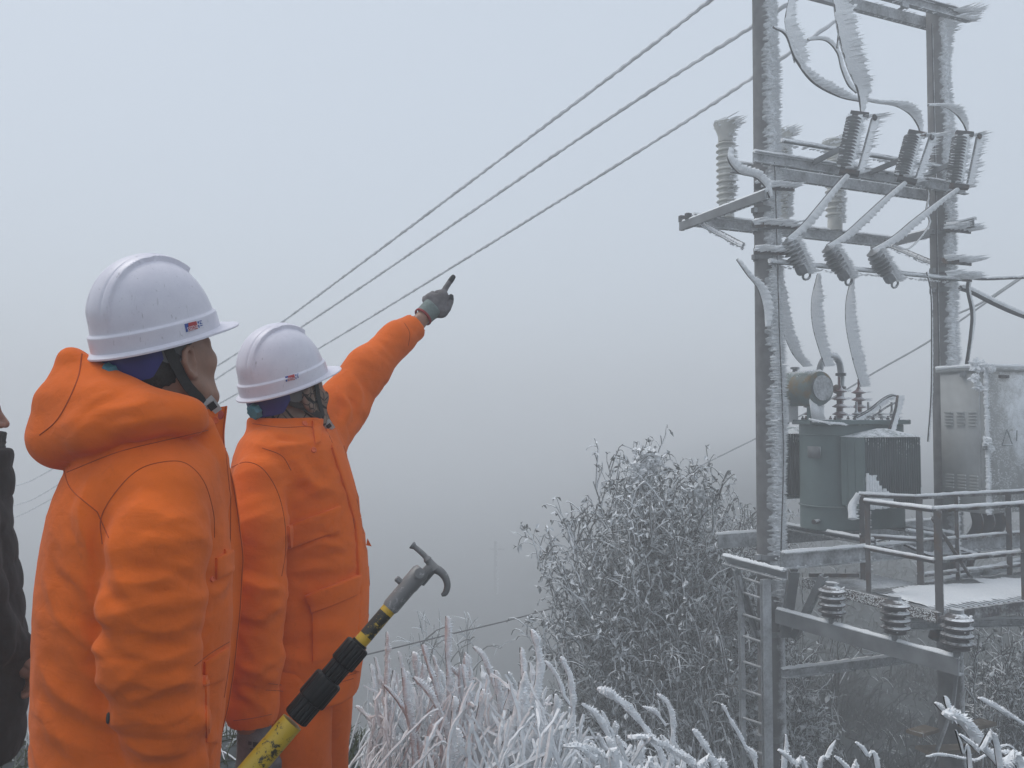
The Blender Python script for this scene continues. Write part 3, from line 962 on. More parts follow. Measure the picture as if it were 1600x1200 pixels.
# conservator drum and its pipes
cc = PF(0.42, 0.10, 1.79)
MB().lathe([(0.0, -0.52), (0.16, -0.515), (0.185, -0.49), (0.185, 0.14), (0.172, 0.165), (0.06, 0.18), (0.0, 0.18)], cc, V3, n=30, caps=False).build('conservator_drum', M['drum'] if 'drum' in M else M['tank'], TR)
mb = MB()
th = RNG.normal(0.9, 0.55, 1500)
e1, e2 = nrm(np.array([0.9, 0.38, 0])), Z3
nn = np.cos(th)[:, None] * e1 + np.sin(th)[:, None] * e2
q = cc + V3 * (RNG.random(1500) * 0.64 - 0.5)[:, None] + nn * 0.174
mb.spikes(q, nn * 0.8 + WIND * 0.5, jag(1500, 0.010, 0.030), 0.008)
mb.build('hoar_frost', M['rime'], TR, kind='stuff')
for q in (-0.36, 0.02):
    MB().box(cc + V3 * q - Z3 * 0.26, (0.06, 0.05, 0.24), AX).build('drum_bracket', M['tank'], TR)
    mb = MB()
    mb.box(cc + V3 * q - Z3 * 0.26 + WIND * 0.07, (0.13, 0.04, 0.2), AX)
    mb.build('rime_slab', M['rime'], TR, kind='stuff')
MB().lathe([(0.0, 0.0), (0.12, 0.0), (0.13, 0.02), (0.13, 0.035), (0.0, 0.035)], cc + V3 * 0.165, V3, n=24, caps=False).build('drum_end_flange', M['steel'], TR)
MB().lathe([(0.028, 0), (0.028, 0.05), (0.05, 0.055), (0.05, 0.075), (0, 0.075)], cc + Z3 * 0.16 - V3 * 0.2, n=12).build('filler_cap', M['steel'], TR)
g0 = on_v(1283, 590, 0.12)
goose = pv([(1281, 596), (1281, 572), (1288, 557), (1300, 552), (1311, 560), (1315, 578), (1315, 606), (1313, 640), (1312, 656)], 0.12)
MB().tube(spline(goose, 50), 0.034, 14).build('gooseneck_pipe', M['steel'], TR)
mb = MB()
rime_on_line(mb, spline(goose, 50)[:34] + Z3 * 0.02, 0.035, 0.0015, 0.008, dirn=(0.6, -0.1, 0.7))
mb.build('rime', M['rime'], TR, kind='stuff')
for py in (582, 604, 622):
    MB().lathe([(0.055, -0.014), (0.055, 0.014)], on_v(1315 if py < 610 else 1313, py, 0.12), n=14).build('pipe_flange', M['steel_dark'], TR)
MB().lathe([(0.04, -0.03), (0.05, 0), (0.04, 0.03)], on_v(1308, 606, 0.18), V3, n=14).build('oil_gauge', M['steel_dark'], TR)

# bushings
def bushing(p, h, n, mat, r=0.032, rib=0.078):
    b = MB().lathe(ribbed(0.02, h, r, rib, n, 0.15) + [(r * 0.8, h), (0.012, h + 0.03), (0.012, h + 0.11), (0.0, h + 0.11)], p, n=18).build('bushing', M[mat], TR)
    mb = MB()
    for i in range(n):
        z = h * (i + 0.55) / n
        rime_on_line(mb, [p + Z3 * z - V3 * rib * 0.7 + WIND * rib * 0.6, p + Z3 * z + V3 * rib * 0.7 + WIND * rib * 0.6], 0.07, 0.006, 0.008)
    mb.build('rime', M['rime'], b, kind='stuff')
for px, py in ((1345, 655), (1314, 668), (1266, 655)):
    v = {1345: -0.05, 1314: 0.2, 1266: -0.12}[px]
    p = on_v(px, py, v)
    p[2] = ZT
    bushing(p, 0.34, 4, 'red_porcelain')
for i in range(4):
    bushing(PF(0.95 + i * 0.17, 0.22, ZT), 0.08, 2, 'grey_insulator', 0.022, 0.045)
# lifting brackets like upright fins, and the bent conduit at the right
for (a, b, c), v in ((((1262, 610), (1268, 655), (1290, 655)), 0.25),):
    q = np.array([on_v(*k, v) for k in (a, b, c)])
    mb = MB()
    mb.add(np.vstack([q + V3 * 0.008, q - V3 * 0.008]), [np.array([[0, 1, 2], [5, 4, 3]]), np.array([[0, 3, 4, 1], [1, 4, 5, 2], [2, 5, 3, 0]])])
    mb.build('lifting_bracket', M['rime'], TR, flat=True)
arc = pv([(1340, 652), (1362, 640), (1385, 622), (1400, 616), (1410, 620)], 0.3)
MB().tube(spline(arc, 30), 0.016, 8).build('conduit', M['cable'], TR)
arc2 = pv([(1350, 660), (1372, 648), (1392, 634), (1405, 628)], 0.3)
MB().tube(spline(arc2, 20), 0.010, 8).build('conduit', M['cable'], TR)
strap = pv([(1410, 617), (1406, 640), (1400, 662), (1394, 682)], 0.42)
mb = MB()
S_ = spline(strap, 14)
for i in range(13):
    mb.beam(S_[i], S_[i + 1], 0.05, 0.02, up=V3)
mb.build('cable_clamp_bar', M['steel_dark'], TR)
mb = MB()
flag(mb, S_, [0.07, 0.05, 0.06], 0.03, slant=0)
rime_on_line(mb, spline(arc, 30) - Z3 * 0.01, 0.06, 0.004, 0.008, dirn=(0.5, -0.2, -0.6))
mb.build('rime', M['rime'], TR, kind='stuff')
mb = MB()
rime_on_line(mb, spline(pv([(1262, 655), (1290, 660), (1318, 662)], 0.36), 20), 0.07, 0.004, 0.008, dirn=(0.8, -0.3, -0.25))
mb.build('rime', M['rime'], TR, kind='stuff')

# ------------------------------------------------------------------ control cabinet
CB = empty('control_cabinet', PF(2.7, 0.4, 0.45), 'pale grey steel control cabinet with louvres, its right side crusted in frost', 'cabinet')
cu0, cu1, cv0, cv1, cz0, cz1 = 2.20, 3.15, 0.16, 0.66, 0.50, 1.97
MB().box(PF((cu0 + cu1) / 2, (cv0 + cv1) / 2, (cz0 + cz1) / 2), (cu1 - cu0, cv1 - cv0, cz1 - cz0), AX).build('body', M['cabinet'], CB, flat=True)
MB().box(PF((cu0 + cu1) / 2, (cv0 + cv1) / 2, cz1 + 0.022), (cu1 - cu0 + 0.06, cv1 - cv0 + 0.06, 0.045), AX).build('roof', M['cabinet'], CB, flat=True)
dr = MB().box(PF(cu0 - 0.008, (cv0 + cv1) / 2 - 0.01, (cz0 + cz1) / 2), (0.014, cv1 - cv0 - 0.06, cz1 - cz0 - 0.06), AX).build('side_panel', M['cabinet'], CB, flat=True)
first = None
for zc in (1.40, 0.74):
    for k in range(3):
        for j in range(5):
            dlt = V3 * (0.14 * k) + Z3 * (zc - 1.40 + j * 0.033)
            if first is None:
                p = PF(cu0 - 0.02, cv0 + 0.11, 1.40)
                mb = MB()
                a = p - V3 * 0.045
                b = p + V3 * 0.045
                mb.prism([(-0.012, 0.0), (0.012, 0.0), (0.012, 0.012), (-0.002, 0.014)], a, b)
                first = mb.build('louvre', M['cabinet'], dr)
            else:
                share('louvre', first, dr, dlt)
MB().box(PF((cu0 + cu1) / 2, cv1 + 0.008, (cz0 + cz1) / 2), (cu1 - cu0 - 0.08, 0.014, cz1 - cz0 - 0.08), AX).build('door', M['cabinet'], CB, flat=True)
for u in (cu0 + 0.28, cu0 + 0.75):
    MB().box(PF(u, cv1 + 0.02, cz1 - 0.06), (0.14, 0.03, 0.03), AX).build('hinge', M['steel_dark'], CB)
MB().box(PF(cu0 - 0.03, cv1 - 0.2, cz1 - 0.03), (0.04, 0.05, 0.06), AX).build('roof_latch', M['steel'], CB)
# the scratched warning triangle on the door, and its frost
sg = MB()
tri = [PF(cu0 + 0.24, cv1 + 0.018, 1.20), PF(cu0 + 0.40, cv1 + 0.018, 1.20), PF(cu0 + 0.32, cv1 + 0.018, 1.36)]
for i in range(3):
    sg.tube([tri[i], tri[(i + 1) % 3]], 0.007, 5)
sg.tube([PF(cu0 + 0.46, cv1 + 0.018, 1.24), PF(cu0 + 0.47, cv1 + 0.018, 1.35)], 0.006, 5)
sg.build('warning_triangle', M['steel'], CB)
mb = MB()
n = 6500
q = np.stack([RNG.random(n) * (cu1 - cu0 - 0.02) + cu0 + 0.01, np.full(n, cv1 + 0.014), RNG.random(n) * (cz1 - cz0 - 0.02) + cz0 + 0.01], 1)
keep = fbm(q * 14) > 0.40 + 0.12 * (q[:, 0] - cu0)
q = q[keep]
W_ = np.array([PF(*a) for a in q])
mb.spikes(W_, WIND * 0.7 + V3 * 0.5 + RNG.normal(0, 0.25, W_.shape), jag(len(W_), 0.003, 0.008), 0.0035)
ec = np.linspace(PF(cu0 + 0.01, cv1 + 0.02, cz0), PF(cu0 + 0.01, cv1 + 0.02, cz1), 120)
mb.tube(ec + 0.006 * RNG.normal(0, 0.5, ec.shape), 0.012 + 0.012 * RNG.random(120), 7)
rime_on_line(mb, ec, 0.040, 0.004, 0.007)
mb.build('frost_crust', M['rime'], CB, kind='stuff')
mb = MB()
tp = np.linspace(PF(cu0 - 0.03, cv1 + 0.02, cz1 + 0.05), PF(cu1, cv1 + 0.02, cz1 + 0.05), 80)
mb.tube(tp, 0.014 + 0.016 * vnoise(tp * 7), 7)
tp = np.linspace(PF(cu0 - 0.03, cv0 - 0.02, cz1 + 0.05), PF(cu0 - 0.03, cv1 + 0.02, cz1 + 0.05), 40)
mb.tube(tp, 0.014 + 0.012 * vnoise(tp * 9), 7)
for (px, py), r in (((1526, 572), 0.07), ((1520, 592), 0.05), ((1528, 605), 0.045), ((1540, 690), 0.05), ((1546, 702), 0.04), ((1545, 575), 0.05)):
    p = on_v(px, py, cv1 + 0.06)
    d = RNG.normal(0, 1, (60, 3))
    d = nrm(d + WIND)
    mb.spikes(p + d * r * 0.4, d, r * jag(60, 0.5, 1.1), r * 0.4)
mb.build('ice_lumps', M['rime'], CB, kind='stuff')
MB().box(on_v(1542, 695, cv1 + 0.03), (0.06, 0.05, 0.10), AX).build('door_lock', M['steel'], CB)
# cables dropping from the cabinet
for i, (a, b) in enumerate((((2.45, 0.35), (2.25, 0.25)), ((2.62, 0.35), (2.40, 0.2)), ((2.80, 0.35), (2.60, 0.15)))):
    lab = ('left', 'middle', 'right')[i]
    P = [PF(a[0], a[1], 0.5), PF(a[0] + 0.02, a[1], 0.3), PF(b[0] + 0.05, b[1], 0.0), PF(b[0] - 0.05, b[1], -0.3), PF(b[0] - 0.1, 0.05, -0.9)]
    tag(MB().tube(spline(P, 30), 0.055, 12).build('thick_cable', M['steel_dark']), '%s of three fat cables bending down under the cabinet' % lab, 'cable', 'fat cables under the cabinet')

# ------------------------------------------------------------------ bearer beams and lower arms
for v, lab in ((0.45, 'front bearer channel under the transformer, its end showing left of the nearer pole'), (-0.75, 'rear bearer channel under the transformer, behind the poles')):
    steel_arm('bearer_beam', lab, PF(-0.24 if v > 0 else -0.08, v, 0.16), PF(3.3, v, 0.16), 0.07, 0.15, 'channel', 1 if v > 0 else -1, 60, 0.03, cat='beam')
for u, lab in ((-0.25, 'short cross channel at the left ends of the bearers'), (0.85, 'cross channel under the left side of the transformer'), (1.95, 'cross channel under the right side of the transformer')):
    steel_arm('cross_beam', lab, PF(u, -0.80 if u > 0 else -0.40, 0.27 if u > 0 else 0.035), PF(u, 0.48, 0.27 if u > 0 else 0.035), 0.08, 0.06 if u > 0 else 0.09, 'channel', 1, 20, 0.03, cat='beam')
for p0, p1, lab in ((PF(-0.10, 0.44, 0.06), PF(0.02, 0.17, -0.62), 'right knee brace below the bearer on the nearer pole'),
                    (PF(0.28, 0.42, -0.02), PF(0.17, 0.13, -0.66), 'outer knee brace slanting to the nearer pole'),
                    (PF(-0.34, -0.10, 0.0), PF(-0.14, -0.02, -0.70), 'left knee brace below the bearer end')):
    steel_arm('knee_brace', lab, p0, p1, 0.09, 0.06, 'channel', 1, 0, cat='brace', mat='steel')
# lower rack with three brown insulators
A_ = on_v(1215, 962, 0.20)
ZL = A_[2]
B_ = on_z(1502, 1042, ZL)
steel_arm('insulator_arm', 'long slanting steel channel carrying three dark insulators under the deck', A_, B_, 0.07, 0.13, 'channel', -1, 80, 0.02, mat='steel')
steel_arm('stay_beam', 'lower stay bar from the nearer pole back to the long channel', on_v(1222, 1053, 0.16), on_z(1442, 1026, on_v(1222, 1053, 0.16)[2] + 0.02), 0.05, 0.09, 'channel', 1, 60, 0.015)
steel_arm('stay_beam', 'level bar leaving the dark insulators to the right edge', at(1408, 978, 7.0), at(1720, 968, 8.2), 0.05, 0.07, 'channel', 1, 60, 0.02)
def low_insulator(px, py, label):
    k = (px - 1215) / (1502 - 1215.0)
    d = ray(px, py)
    # on the arm
    best = min(np.linspace(0, 1, 200), key=lambda s: abs(proj(A_ + (B_ - A_) * s)[0] - px))
    b = A_ + (B_ - A_) * best + Z3 * 0.07
    t = empty('pin_insulator', b, label, 'insulator', 'dark insulators under the deck')
    MB().lathe([(0.03, -0.02), (0.03, 0.07)], b, n=12).build('pin', M['steel'], t)
    MB().lathe([(0.09, 0.06)] + ribbed(0.07, 0.31, 0.085, 0.116, 4, 0.5) + [(0.08, 0.31), (0.05, 0.33)], b, n=26).build('ribbed_body', M['brown_insulator'], t)
    MB().lathe([(0.05, 0.32), (0.05, 0.36), (0.0, 0.36)], b, n=12, caps=False).build('cap', M['steel'], t)
    mb = MB()
    th = RNG.normal(-0.4, 0.8, 60)
    q = b + np.stack([0.09 * np.cos(th), 0.09 * np.sin(th), 0.08 + 0.25 * RNG.random(60)], 1)
    mb.spikes(q, WIND * 0.8 + Z3 * 0.3 + RNG.normal(0, 0.2, (60, 3)), jag(60, 0.01, 0.035), 0.006)
    mb.build('rime', M['rime'], t, kind='stuff')
low_insulator(1300, 950, 'leftmost dark ribbed insulator under the grated deck')
low_insulator(1400, 970, 'middle dark ribbed insulator under the deck corner')
low_insulator(1496, 1000, 'rightmost dark ribbed insulator in front of the farther pole foot')

# ------------------------------------------------------------------ walkway with railings
WK = empty('walkway', PF(0.8, 0.9, -0.1), 'L-shaped steel walkway with rusty railings and a snow-covered deck', 'walkway')
DZ = -0.10
wu0, wu1, wv0, wv1 = 0.34, 1.12, 0.08, 1.60        # left arm; the right arm runs on from v 0.86
WR = 4.2
def edge_beam(p0, p1, h=0.09, mat='rail', name='edge_beam', w=0.04):
    return MB().beam(p0, p1, w, h).build(name, M[mat], WK)
edge_beam(PF(wu0, wv0, DZ - 0.05), PF(wu0, wv1 + 0.02, DZ - 0.05))
edge_beam(PF(wu0, wv1, DZ - 0.052), PF(WR, wv1, DZ - 0.052))
edge_beam(PF(wu1 + 0.02, wv0, DZ - 0.05), PF(wu1 + 0.02, 0.72, DZ - 0.05))
edge_beam(PF(wu1, 0.74, DZ - 0.048), PF(WR, 0.74, DZ - 0.048))
edge_beam(PF(wu0, wv0, DZ - 0.052), PF(wu1, wv0, DZ - 0.052))
# thin frost fringe on the beam that faces left
mb = MB()
n = 1500
q = np.array([PF(wu0 - 0.018, wv0 + (wv1 - wv0) * a, DZ - 0.09 + 0.085 * b) for a, b in RNG.random((n, 2))])
mb.spikes(q, -U3 * 0.5 + V3 * 0.7 + Z3 * 0.2 + RNG.normal(0, 0.3, (n, 3)), jag(n, 0.004, 0.014), 0.005)
mb.build('hoar_frost', M['rime'], WK, kind='stuff')
# grating bars on the left arm, slats with a skin of snow on the right arm
first = None
nb = 15
for i in range(nb):
    v = wv0 + 0.05 + i * (0.66 / nb)
    if first is None:
        first = MB().box(PF((wu0 + wu1) / 2, v, DZ - 0.02), (wu1 - wu0, 0.026, 0.035), AX).build('grating_bar', M['deck_bar'] if 'deck_bar' in M else M['steel'], WK, flat=True)
    else:
        share('grating_bar', first, WK, V3 * (i * 0.66 / nb))
first = None
k = 0
u = wu0 + 0.03
while u < WR - 0.02:
    if first is None:
        first = MB().box(PF(u + 0.02, (0.77 + wv1 - 0.02) / 2, DZ - 0.018), (0.044, wv1 - 0.79, 0.035), AX).build('deck_slat', M['steel'], WK, flat=True)
    else:
        share('deck_slat', first, WK, U3 * (u - wu0 - 0.03))
    u += 0.062
    k += 1
a = np.linspace(wu0 + 0.04, WR, 420)
b = np.linspace(0.78, wv1 - 0.03, 40)
A2, B2 = np.meshgrid(a, b, indexing='ij')
P2 = np.stack([LP[0] + A2 * U[0] + B2 * V[0], LP[1] + A2 * U[1] + B2 * V[1], A2 * 0], -1)
cover = smooth(0.0, 0.25, B2 - 0.78 + 0.3 * (vnoise(np.stack([A2 * 7, B2 * 2, A2 * 0], -1)) - 0.5)) * smooth(wv1 - 0.02, wv1 - 0.16, B2 + 0.08 * vnoise(np.stack([A2 * 16, A2 * 0, A2 * 0], -1)))
groove = (np.abs(((A2 - wu0 - 0.03) / 0.062) % 1 - 0.5) * 2) ** 6
depth = -0.012 + 0.024 * cover - 0.018 * groove * (1 - 0.75 * cover) + 0.004 * vnoise(np.stack([A2 * 30, B2 * 30, A2 * 0], -1))
P2[..., 2] = DZ + 0.004 + depth
P2 = P2[:, ::-1]
MB().grid(P2, wrap=False).build('snow_layer', M['rime'], WK, kind='stuff')
# posts and rails
RH = 0.83
def post(u, v, w=0.055, name='post'):
    p = MB()
    p.angle(PF(u, v, DZ - 0.08), PF(u, v, DZ + RH - 0.01), w, 0.008, 1, 1, up=V3)
    o = p.build(name, M['rail'], WK)
    mb = MB()
    q = np.linspace(PF(u, v, DZ + 0.02), PF(u, v, DZ + RH - 0.02), 50) + WIND * 0.012 + U3 * 0.03
    mb.tube(q, 0.006 + 0.009 * vnoise(q * 25), 5)
    rime_on_line(mb, q, 0.03, 0.012, 0.006)
    mb.build('rime', M['rime'], o, kind='stuff')
    return PF(u, v, DZ + RH)
p_a2 = post(0.37, 0.84)
p_c = post(0.37, 1.56, 0.075)
p_d = post(1.42, 1.56, 0.07)
p_e = post(3.0, 1.56)
p_a = post(0.80, 0.36, 0.065)
p_b = post(1.10, 0.76, 0.075)
p_f = post(1.62, 0.76, 0.04)
p_g = post(2.35, 0.76, 0.06)
p_h = post(3.4, 0.76, 0.05)
def rails(P, dz, r=0.016, ice=0.012):
    P = np.array(P) + Z3 * dz
    seg = []
    for i in range(len(P) - 1):
        k = 40
        seg.append(P[i] + (P[i + 1] - P[i]) * np.linspace(0, 1, k)[:, None])
    Q = np.vstack(seg)
    o = MB().angle(P[0], P[1], 0.03, 0.006, 1, -1)
    for i in range(1, len(P) - 1):
        o.angle(P[i], P[i + 1], 0.03, 0.006, 1, -1)
    o = o.build('handrail' if dz > -0.1 else 'mid_rail', M['rail'], WK)
    mb = MB()
    for q in seg:
        q = q + Z3 * 0.008
        mb.tube(q, ice + 0.010 * vnoise(q * 14), 7)
    mb.build('snow_cap', M['rime'], o, kind='stuff')
rails([p_a2, p_c, p_d, p_e, PF(4.2, 1.56, DZ + RH)], 0.0)
rails([p_a2, p_c, p_d, p_e, PF(4.2, 1.56, DZ + RH)], -0.42, ice=0.007)
rails([p_a, p_b, p_f, p_g, p_h, PF(4.2, 0.76, DZ + RH + 0.02)], 0.0)
rails([p_a, p_b], -0.40, ice=0.007)
rails([p_b, p_f, p_g, p_h], -0.42, ice=0.007)
rails([p_b, p_f, p_g, p_h], -0.74, ice=0.006)
MB().angle(PF(1.2, 0.84, DZ + 0.62), PF(1.75, 0.80, DZ + 0.02), 0.04, 0.008).build('diagonal_strut', M['rail'], WK)
mb = MB()
top = PF(0.80, 0.36, DZ + RH)
q = spline([top, top + WIND * -0.06 - Z3 * 0.10, top - U3 * 0.09 - Z3 * 0.24], 16)
mb.tube(q, 0.022 + 0.02 * vnoise(q * 12), 8)
rime_on_line(mb, q, 0.07, 0.004, 0.012)
mb.build('ice_lump', M['rime'], WK, kind='stuff')
edge_beam(PF(0.36, 0.14, DZ + 0.03), PF(0.80, 0.34, DZ + 0.03), 0.04, 'rail', 'kick_bar', 0.03)
# junk behind the walkway: spilled cables and sagging timbers with snow
steel_arm('deck_joist', 'joist under the right deck seen through the railings', PF(1.3, 0.55, -0.22), PF(3.4, 0.5, -0.02), 0.06, 0.08, 'channel', 1, 30, 0.03, cat='beam')
steel_arm('deck_joist', 'slanting bar behind the rails beside the fat cables', PF(1.5, 0.3, 0.30), PF(2.6, 0.35, 0.12), 0.05, 0.06, 'channel', 1, 30, 0.03, cat='beam')
for i, (P, lab) in enumerate((([PF(1.3, 0.45, 0.22), PF(1.6, 0.5, 0.10), PF(1.9, 0.4, 0.16), PF(2.3, 0.5, 0.05)], 'snowy slack cable lying behind the inner rail'),
                             ([PF(0.9, 0.35, 0.26), PF(1.1, 0.45, 0.2), PF(1.15, 0.4, 0.28), PF(1.0, 0.36, 0.26)], 'coil of dark cable beside the transformer foot'))):
    wire('slack_cable', lab, P, 0.018, 40, [0.02, 0.04, 0.03], 0.04, 0.01, dirn=(0.2, -0.1, 0.9))

# ------------------------------------------------------------------ ladder on the nearer pole
M['rail_light'] = frosted('galvanised_ladder', (0.24, 0.25, 0.26), 0.6, lo=0.1, hi=0.9)
LD = empty('ladder', at(1186, 1150, 7.75), 'narrow steel ladder fixed to the left of the nearer pole', 'ladder')
for (x0, y0, x1, y1), nm in (((1157, 900, 1166, 1240), 'side_rail'), ((1196, 905, 1204, 1240), 'side_rail')):
    Yd = 7.95 if x0 < 1170 else 7.62
    MB().channel(at(x0, y0, Yd), at(x1 - 4, y1, Yd), 0.10 if x0 > 1170 else 0.05, 0.04, 0.008, 1, up=V3).build(nm, M['rail_light'], LD)
for y in (905, 928, 962, 996, 1036, 1080, 1124, 1170, 1215):
    MB().tube([at(1159, y - 3, 7.95), at(1192, y + 8, 7.64)], 0.013, 8).build('rung', M['rail_light'], LD)

# a transformer's small fittings
npl = MB().box(PF(0.474, 0.10, 1.12), (0.006, 0.18, 0.12), AX).build('name_plate', M['steel'], TR, flat=True)
MB().tube([PF(0.50, 0.12, 0.40), PF(0.40, 0.16, 0.40)], 0.025, 10).build('drain_valve', M['steel_dark'], TR)
for z in (0.55, 1.30):
    q = rounded_rect(0.628, 0.298, 0.275, 8)
    ringp = np.array([C0 + a * AX[0] + b * AX[1] + Z3 * z for a, b in q])
    MB().tube(np.vstack([ringp, ringp[:1]]), 0.007, 6).build('weld_bead', M['tank'], TR)
# timbers stacked round the foot of the farther pole
for (x0, y0, x1, y1), lab in (((1428, 1146, 1456, 1138), 'weathered plank end at the left of the farther pole foot'), ((1508, 1136, 1545, 1128), 'weathered plank at the right of the farther pole foot'), ((1440, 1172, 1530, 1168), 'lower plank across the farther pole foot')):
    tag(MB().beam(at(x0, y0, 8.45), at(x1, y1, 8.75), 0.16, 0.035).build('timber_plank', M['timber']), lab, 'plank', 'planks at the pole foot')
for (x0, y0, x1, y1), lab in (((1458, 1190, 1486, 1112), 'thin diagonal stay left of the farther pole foot'), ((1486, 1130, 1500, 1010), 'thin upright conduit against the farther pole')):
    tag(MB().tube([at(x0, y0, 8.4), at(x1, y1, 8.6)], 0.02, 8).build('stay_rod', M['steel']), lab, 'rod')

TR.location = [a + b for a, b in zip(TR.location, (U3 * 0.29 - V3 * 0.30))]      # the transformer stands a little behind the pole line
# ------------------------------------------------------------------ vegetation
def multi_tube(mb, paths, radii, n=4):
    """many tubes with the same number of rows at once: paths (K, m, 3), radii (K, m)"""
    K, m = paths.shape[:2]
    T = nrm(np.gradient(paths, axis=1))
    a = np.array([0.31, 0.87, 0.39])
    X = nrm(np.cross(T, a))
    Y = np.cross(T, X)
    th = np.linspace(0, 2 * math.pi, n, endpoint=False)
    R = paths[:, :, None] + (X[:, :, None] * np.cos(th)[None, None, :, None] + Y[:, :, None] * np.sin(th)[None, None, :, None]) * radii[:, :, None, None]
    i, j = np.meshgrid(np.arange(m - 1), np.arange(n), indexing='ij')
    q = np.stack([i * n + j, i * n + (j + 1) % n, (i + 1) * n + (j + 1) % n, (i + 1) * n + j], -1).reshape(-1, 4)
    F = (q[None] + (np.arange(K) * m * n)[:, None, None]).reshape(-1, 4)
    mb.add(R.reshape(-1, 3), [F])

def bez(p0, p1, p2, m):
    t = np.linspace(0, 1, m)[None, :, None]
    return p0[:, None] * (1 - t) ** 2 + 2 * p1[:, None] * t * (1 - t) + p2[:, None] * t ** 2

def leaves(mb, P, D, L, Wd):
    """little folded leaves: P base, D direction"""
    N = len(P)
    D = nrm(D)
    X = nrm(np.cross(D, RNG.normal(0, 1, (N, 3))))
    Nn = np.cross(X, D)
    L, Wd = L[:, None], Wd[:, None]
    c = [P, P + D * L * 0.45 + X * Wd + Nn * Wd * 0.5, P + D * L - Nn * Wd * 0.6, P + D * L * 0.45 - X * Wd + Nn * Wd * 0.5, P + D * L * 0.5]
    V_ = np.stack(c, 1).reshape(-1, 3)
    o = (np.arange(N) * 5)[:, None, None]
    f = np.array([[0, 1, 4], [1, 2, 4], [2, 3, 4], [3, 0, 4]])[None]
    mb.add(V_, [(f + o).reshape(-1, 3)])

def bush(label, base, tips, nsub, rad=0.011, leaf=1.0, droop=0.5, cat='bush', snow=None, seed=1, group=None, sub_len=0.22, name='frosted_bush'):
    global RNG
    keep = RNG
    RNG = np.random.default_rng(seed)
    t = empty(name, base.mean(0), label, cat, group)
    K = len(tips)
    b = base[RNG.integers(0, len(base), K)] + RNG.normal(0, 0.10, (K, 3)) * [1, 1, 0.2]
    mid = b * 0.45 + tips * 0.55 + RNG.normal(0, 0.12, (K, 3))
    mid[:, 2] += 0.15 * (tips[:, 2] - b[:, 2])
    m = 12
    P = bez(b, mid, tips, m) + RNG.normal(0, 0.012, (K, m, 3))
    r = np.linspace(1, 0.35, m)[None] * rad * 2.0 * jag((K, 1), 0.6, 1.2)
    mb = MB()
    multi_tube(mb, P, r, 5)
    mb.build('stem_cluster', M['bush_bark'], t, kind='stuff')
    # side twigs
    n2 = nsub
    tt = 0.30 + 0.70 * RNG.random((K, n2))
    idx = tt * (m - 1)
    i0 = np.clip(idx.astype(int), 0, m - 2)
    fr = (idx - i0)[..., None]
    kk = np.arange(K)[:, None]
    S = P[kk, i0] * (1 - fr) + P[kk, i0 + 1] * fr
    S = S.reshape(-1, 3)
    dirn = nrm(np.repeat(tips - b, n2, 0)) * 0.6 + RNG.normal(0, 0.55, (K * n2, 3)) + np.array([0, 0, 0.35])
    L = jag((K * n2, 1), 0.15, 0.55) * sub_len / 0.22
    E = S + nrm(dirn) * L
    P2 = bez(S, S + nrm(dirn) * L * 0.55 + Z3 * L * 0.2, E, 6) + RNG.normal(0, 0.006, (K * n2, 6, 3))
    mb = MB()
    multi_tube(mb, P2, np.linspace(1.1, 0.7, 6)[None] * rad * jag((K * n2, 1), 0.7, 1.2), 4)
    # curled end twigs
    n3 = 4
    tt = 0.35 + 0.65 * RNG.random((len(P2), n3))
    idx = tt * 5
    i0 = np.clip(idx.astype(int), 0, 4)
    fr = (idx - i0)[..., None]
    kk = np.arange(len(P2))[:, None]
    S3 = (P2[kk, i0] * (1 - fr) + P2[kk, i0 + 1] * fr).reshape(-1, 3)
    d3 = nrm(np.repeat(nrm(dirn), n3, 0) * 0.6 + RNG.normal(0, 0.6, (len(S3), 3)) + np.array([0.1, 0, 0.2]))
    L3 = jag((len(S3), 1), 0.4, 1.2) * sub_len
    E3 = S3 + d3 * L3 - Z3 * L3 * droop * jag((len(S3), 1), 0, 1.3)
    P3 = bez(S3, S3 + d3 * L3 * 0.8 + Z3 * L3 * 0.15, E3, 5)
    multi_tube(mb, P3, np.linspace(1.0, 0.75, 5)[None] * rad * 0.8 * jag((len(S3), 1), 0.6, 1.2), 3)
    mb.build('twigs', M['bush_bark'], t, kind='stuff')
    if leaf:
        N = int(len(S3) * 1.6 * leaf)
        q = RNG.integers(0, len(P3), N)
        w = RNG.integers(2, 5, N)
        mb = MB()
        leaves(mb, P3[q, w], d3[q] * 0.5 + RNG.normal(0, 0.6, (N, 3)) - Z3 * 0.7, jag(N, 0.05, 0.11), jag(N, 0.012, 0.026))
        mb.build('foliage', M['leaf'], t, kind='stuff')
    if snow is not None:
        mb = MB()
        for c, s in snow:
            k = 220
            d = nrm(RNG.normal(0, 1, (k, 3)) + np.array([0.5, 0, 0.5]))
            q = c + RNG.normal(0, s, (k, 3)) * [1, 0.7, 0.9]
            mb.spikes(q, d, jag(k, 0.03, 0.08), jag(k, 0.012, 0.03))
        mb.build('snow_clump', M['rime'], t, kind='stuff')
    RNG = keep
    return t

def inside(poly, n, seed):
    """random photo places in a polygon"""
    r = np.random.default_rng(seed)
    poly = np.array(poly, float)
    out = []
    lo, hi = poly.min(0), poly.max(0)
    while len(out) < n:
        p = lo + (hi - lo) * r.random(2)
        c = False
        j = len(poly) - 1
        for i in range(len(poly)):
            if (poly[i, 1] > p[1]) != (poly[j, 1] > p[1]) and p[0] < (poly[j, 0] - poly[i, 0]) * (p[1] - poly[i, 1]) / (poly[j, 1] - poly[i, 1]) + poly[i, 0]:
                c = not c
            j = i
        if c:
            out.append(p)
    return np.array(out)

def gpt(x, y, dz=0.0):
    return np.array([x, y, float(ground_z(x, y)) + dz])

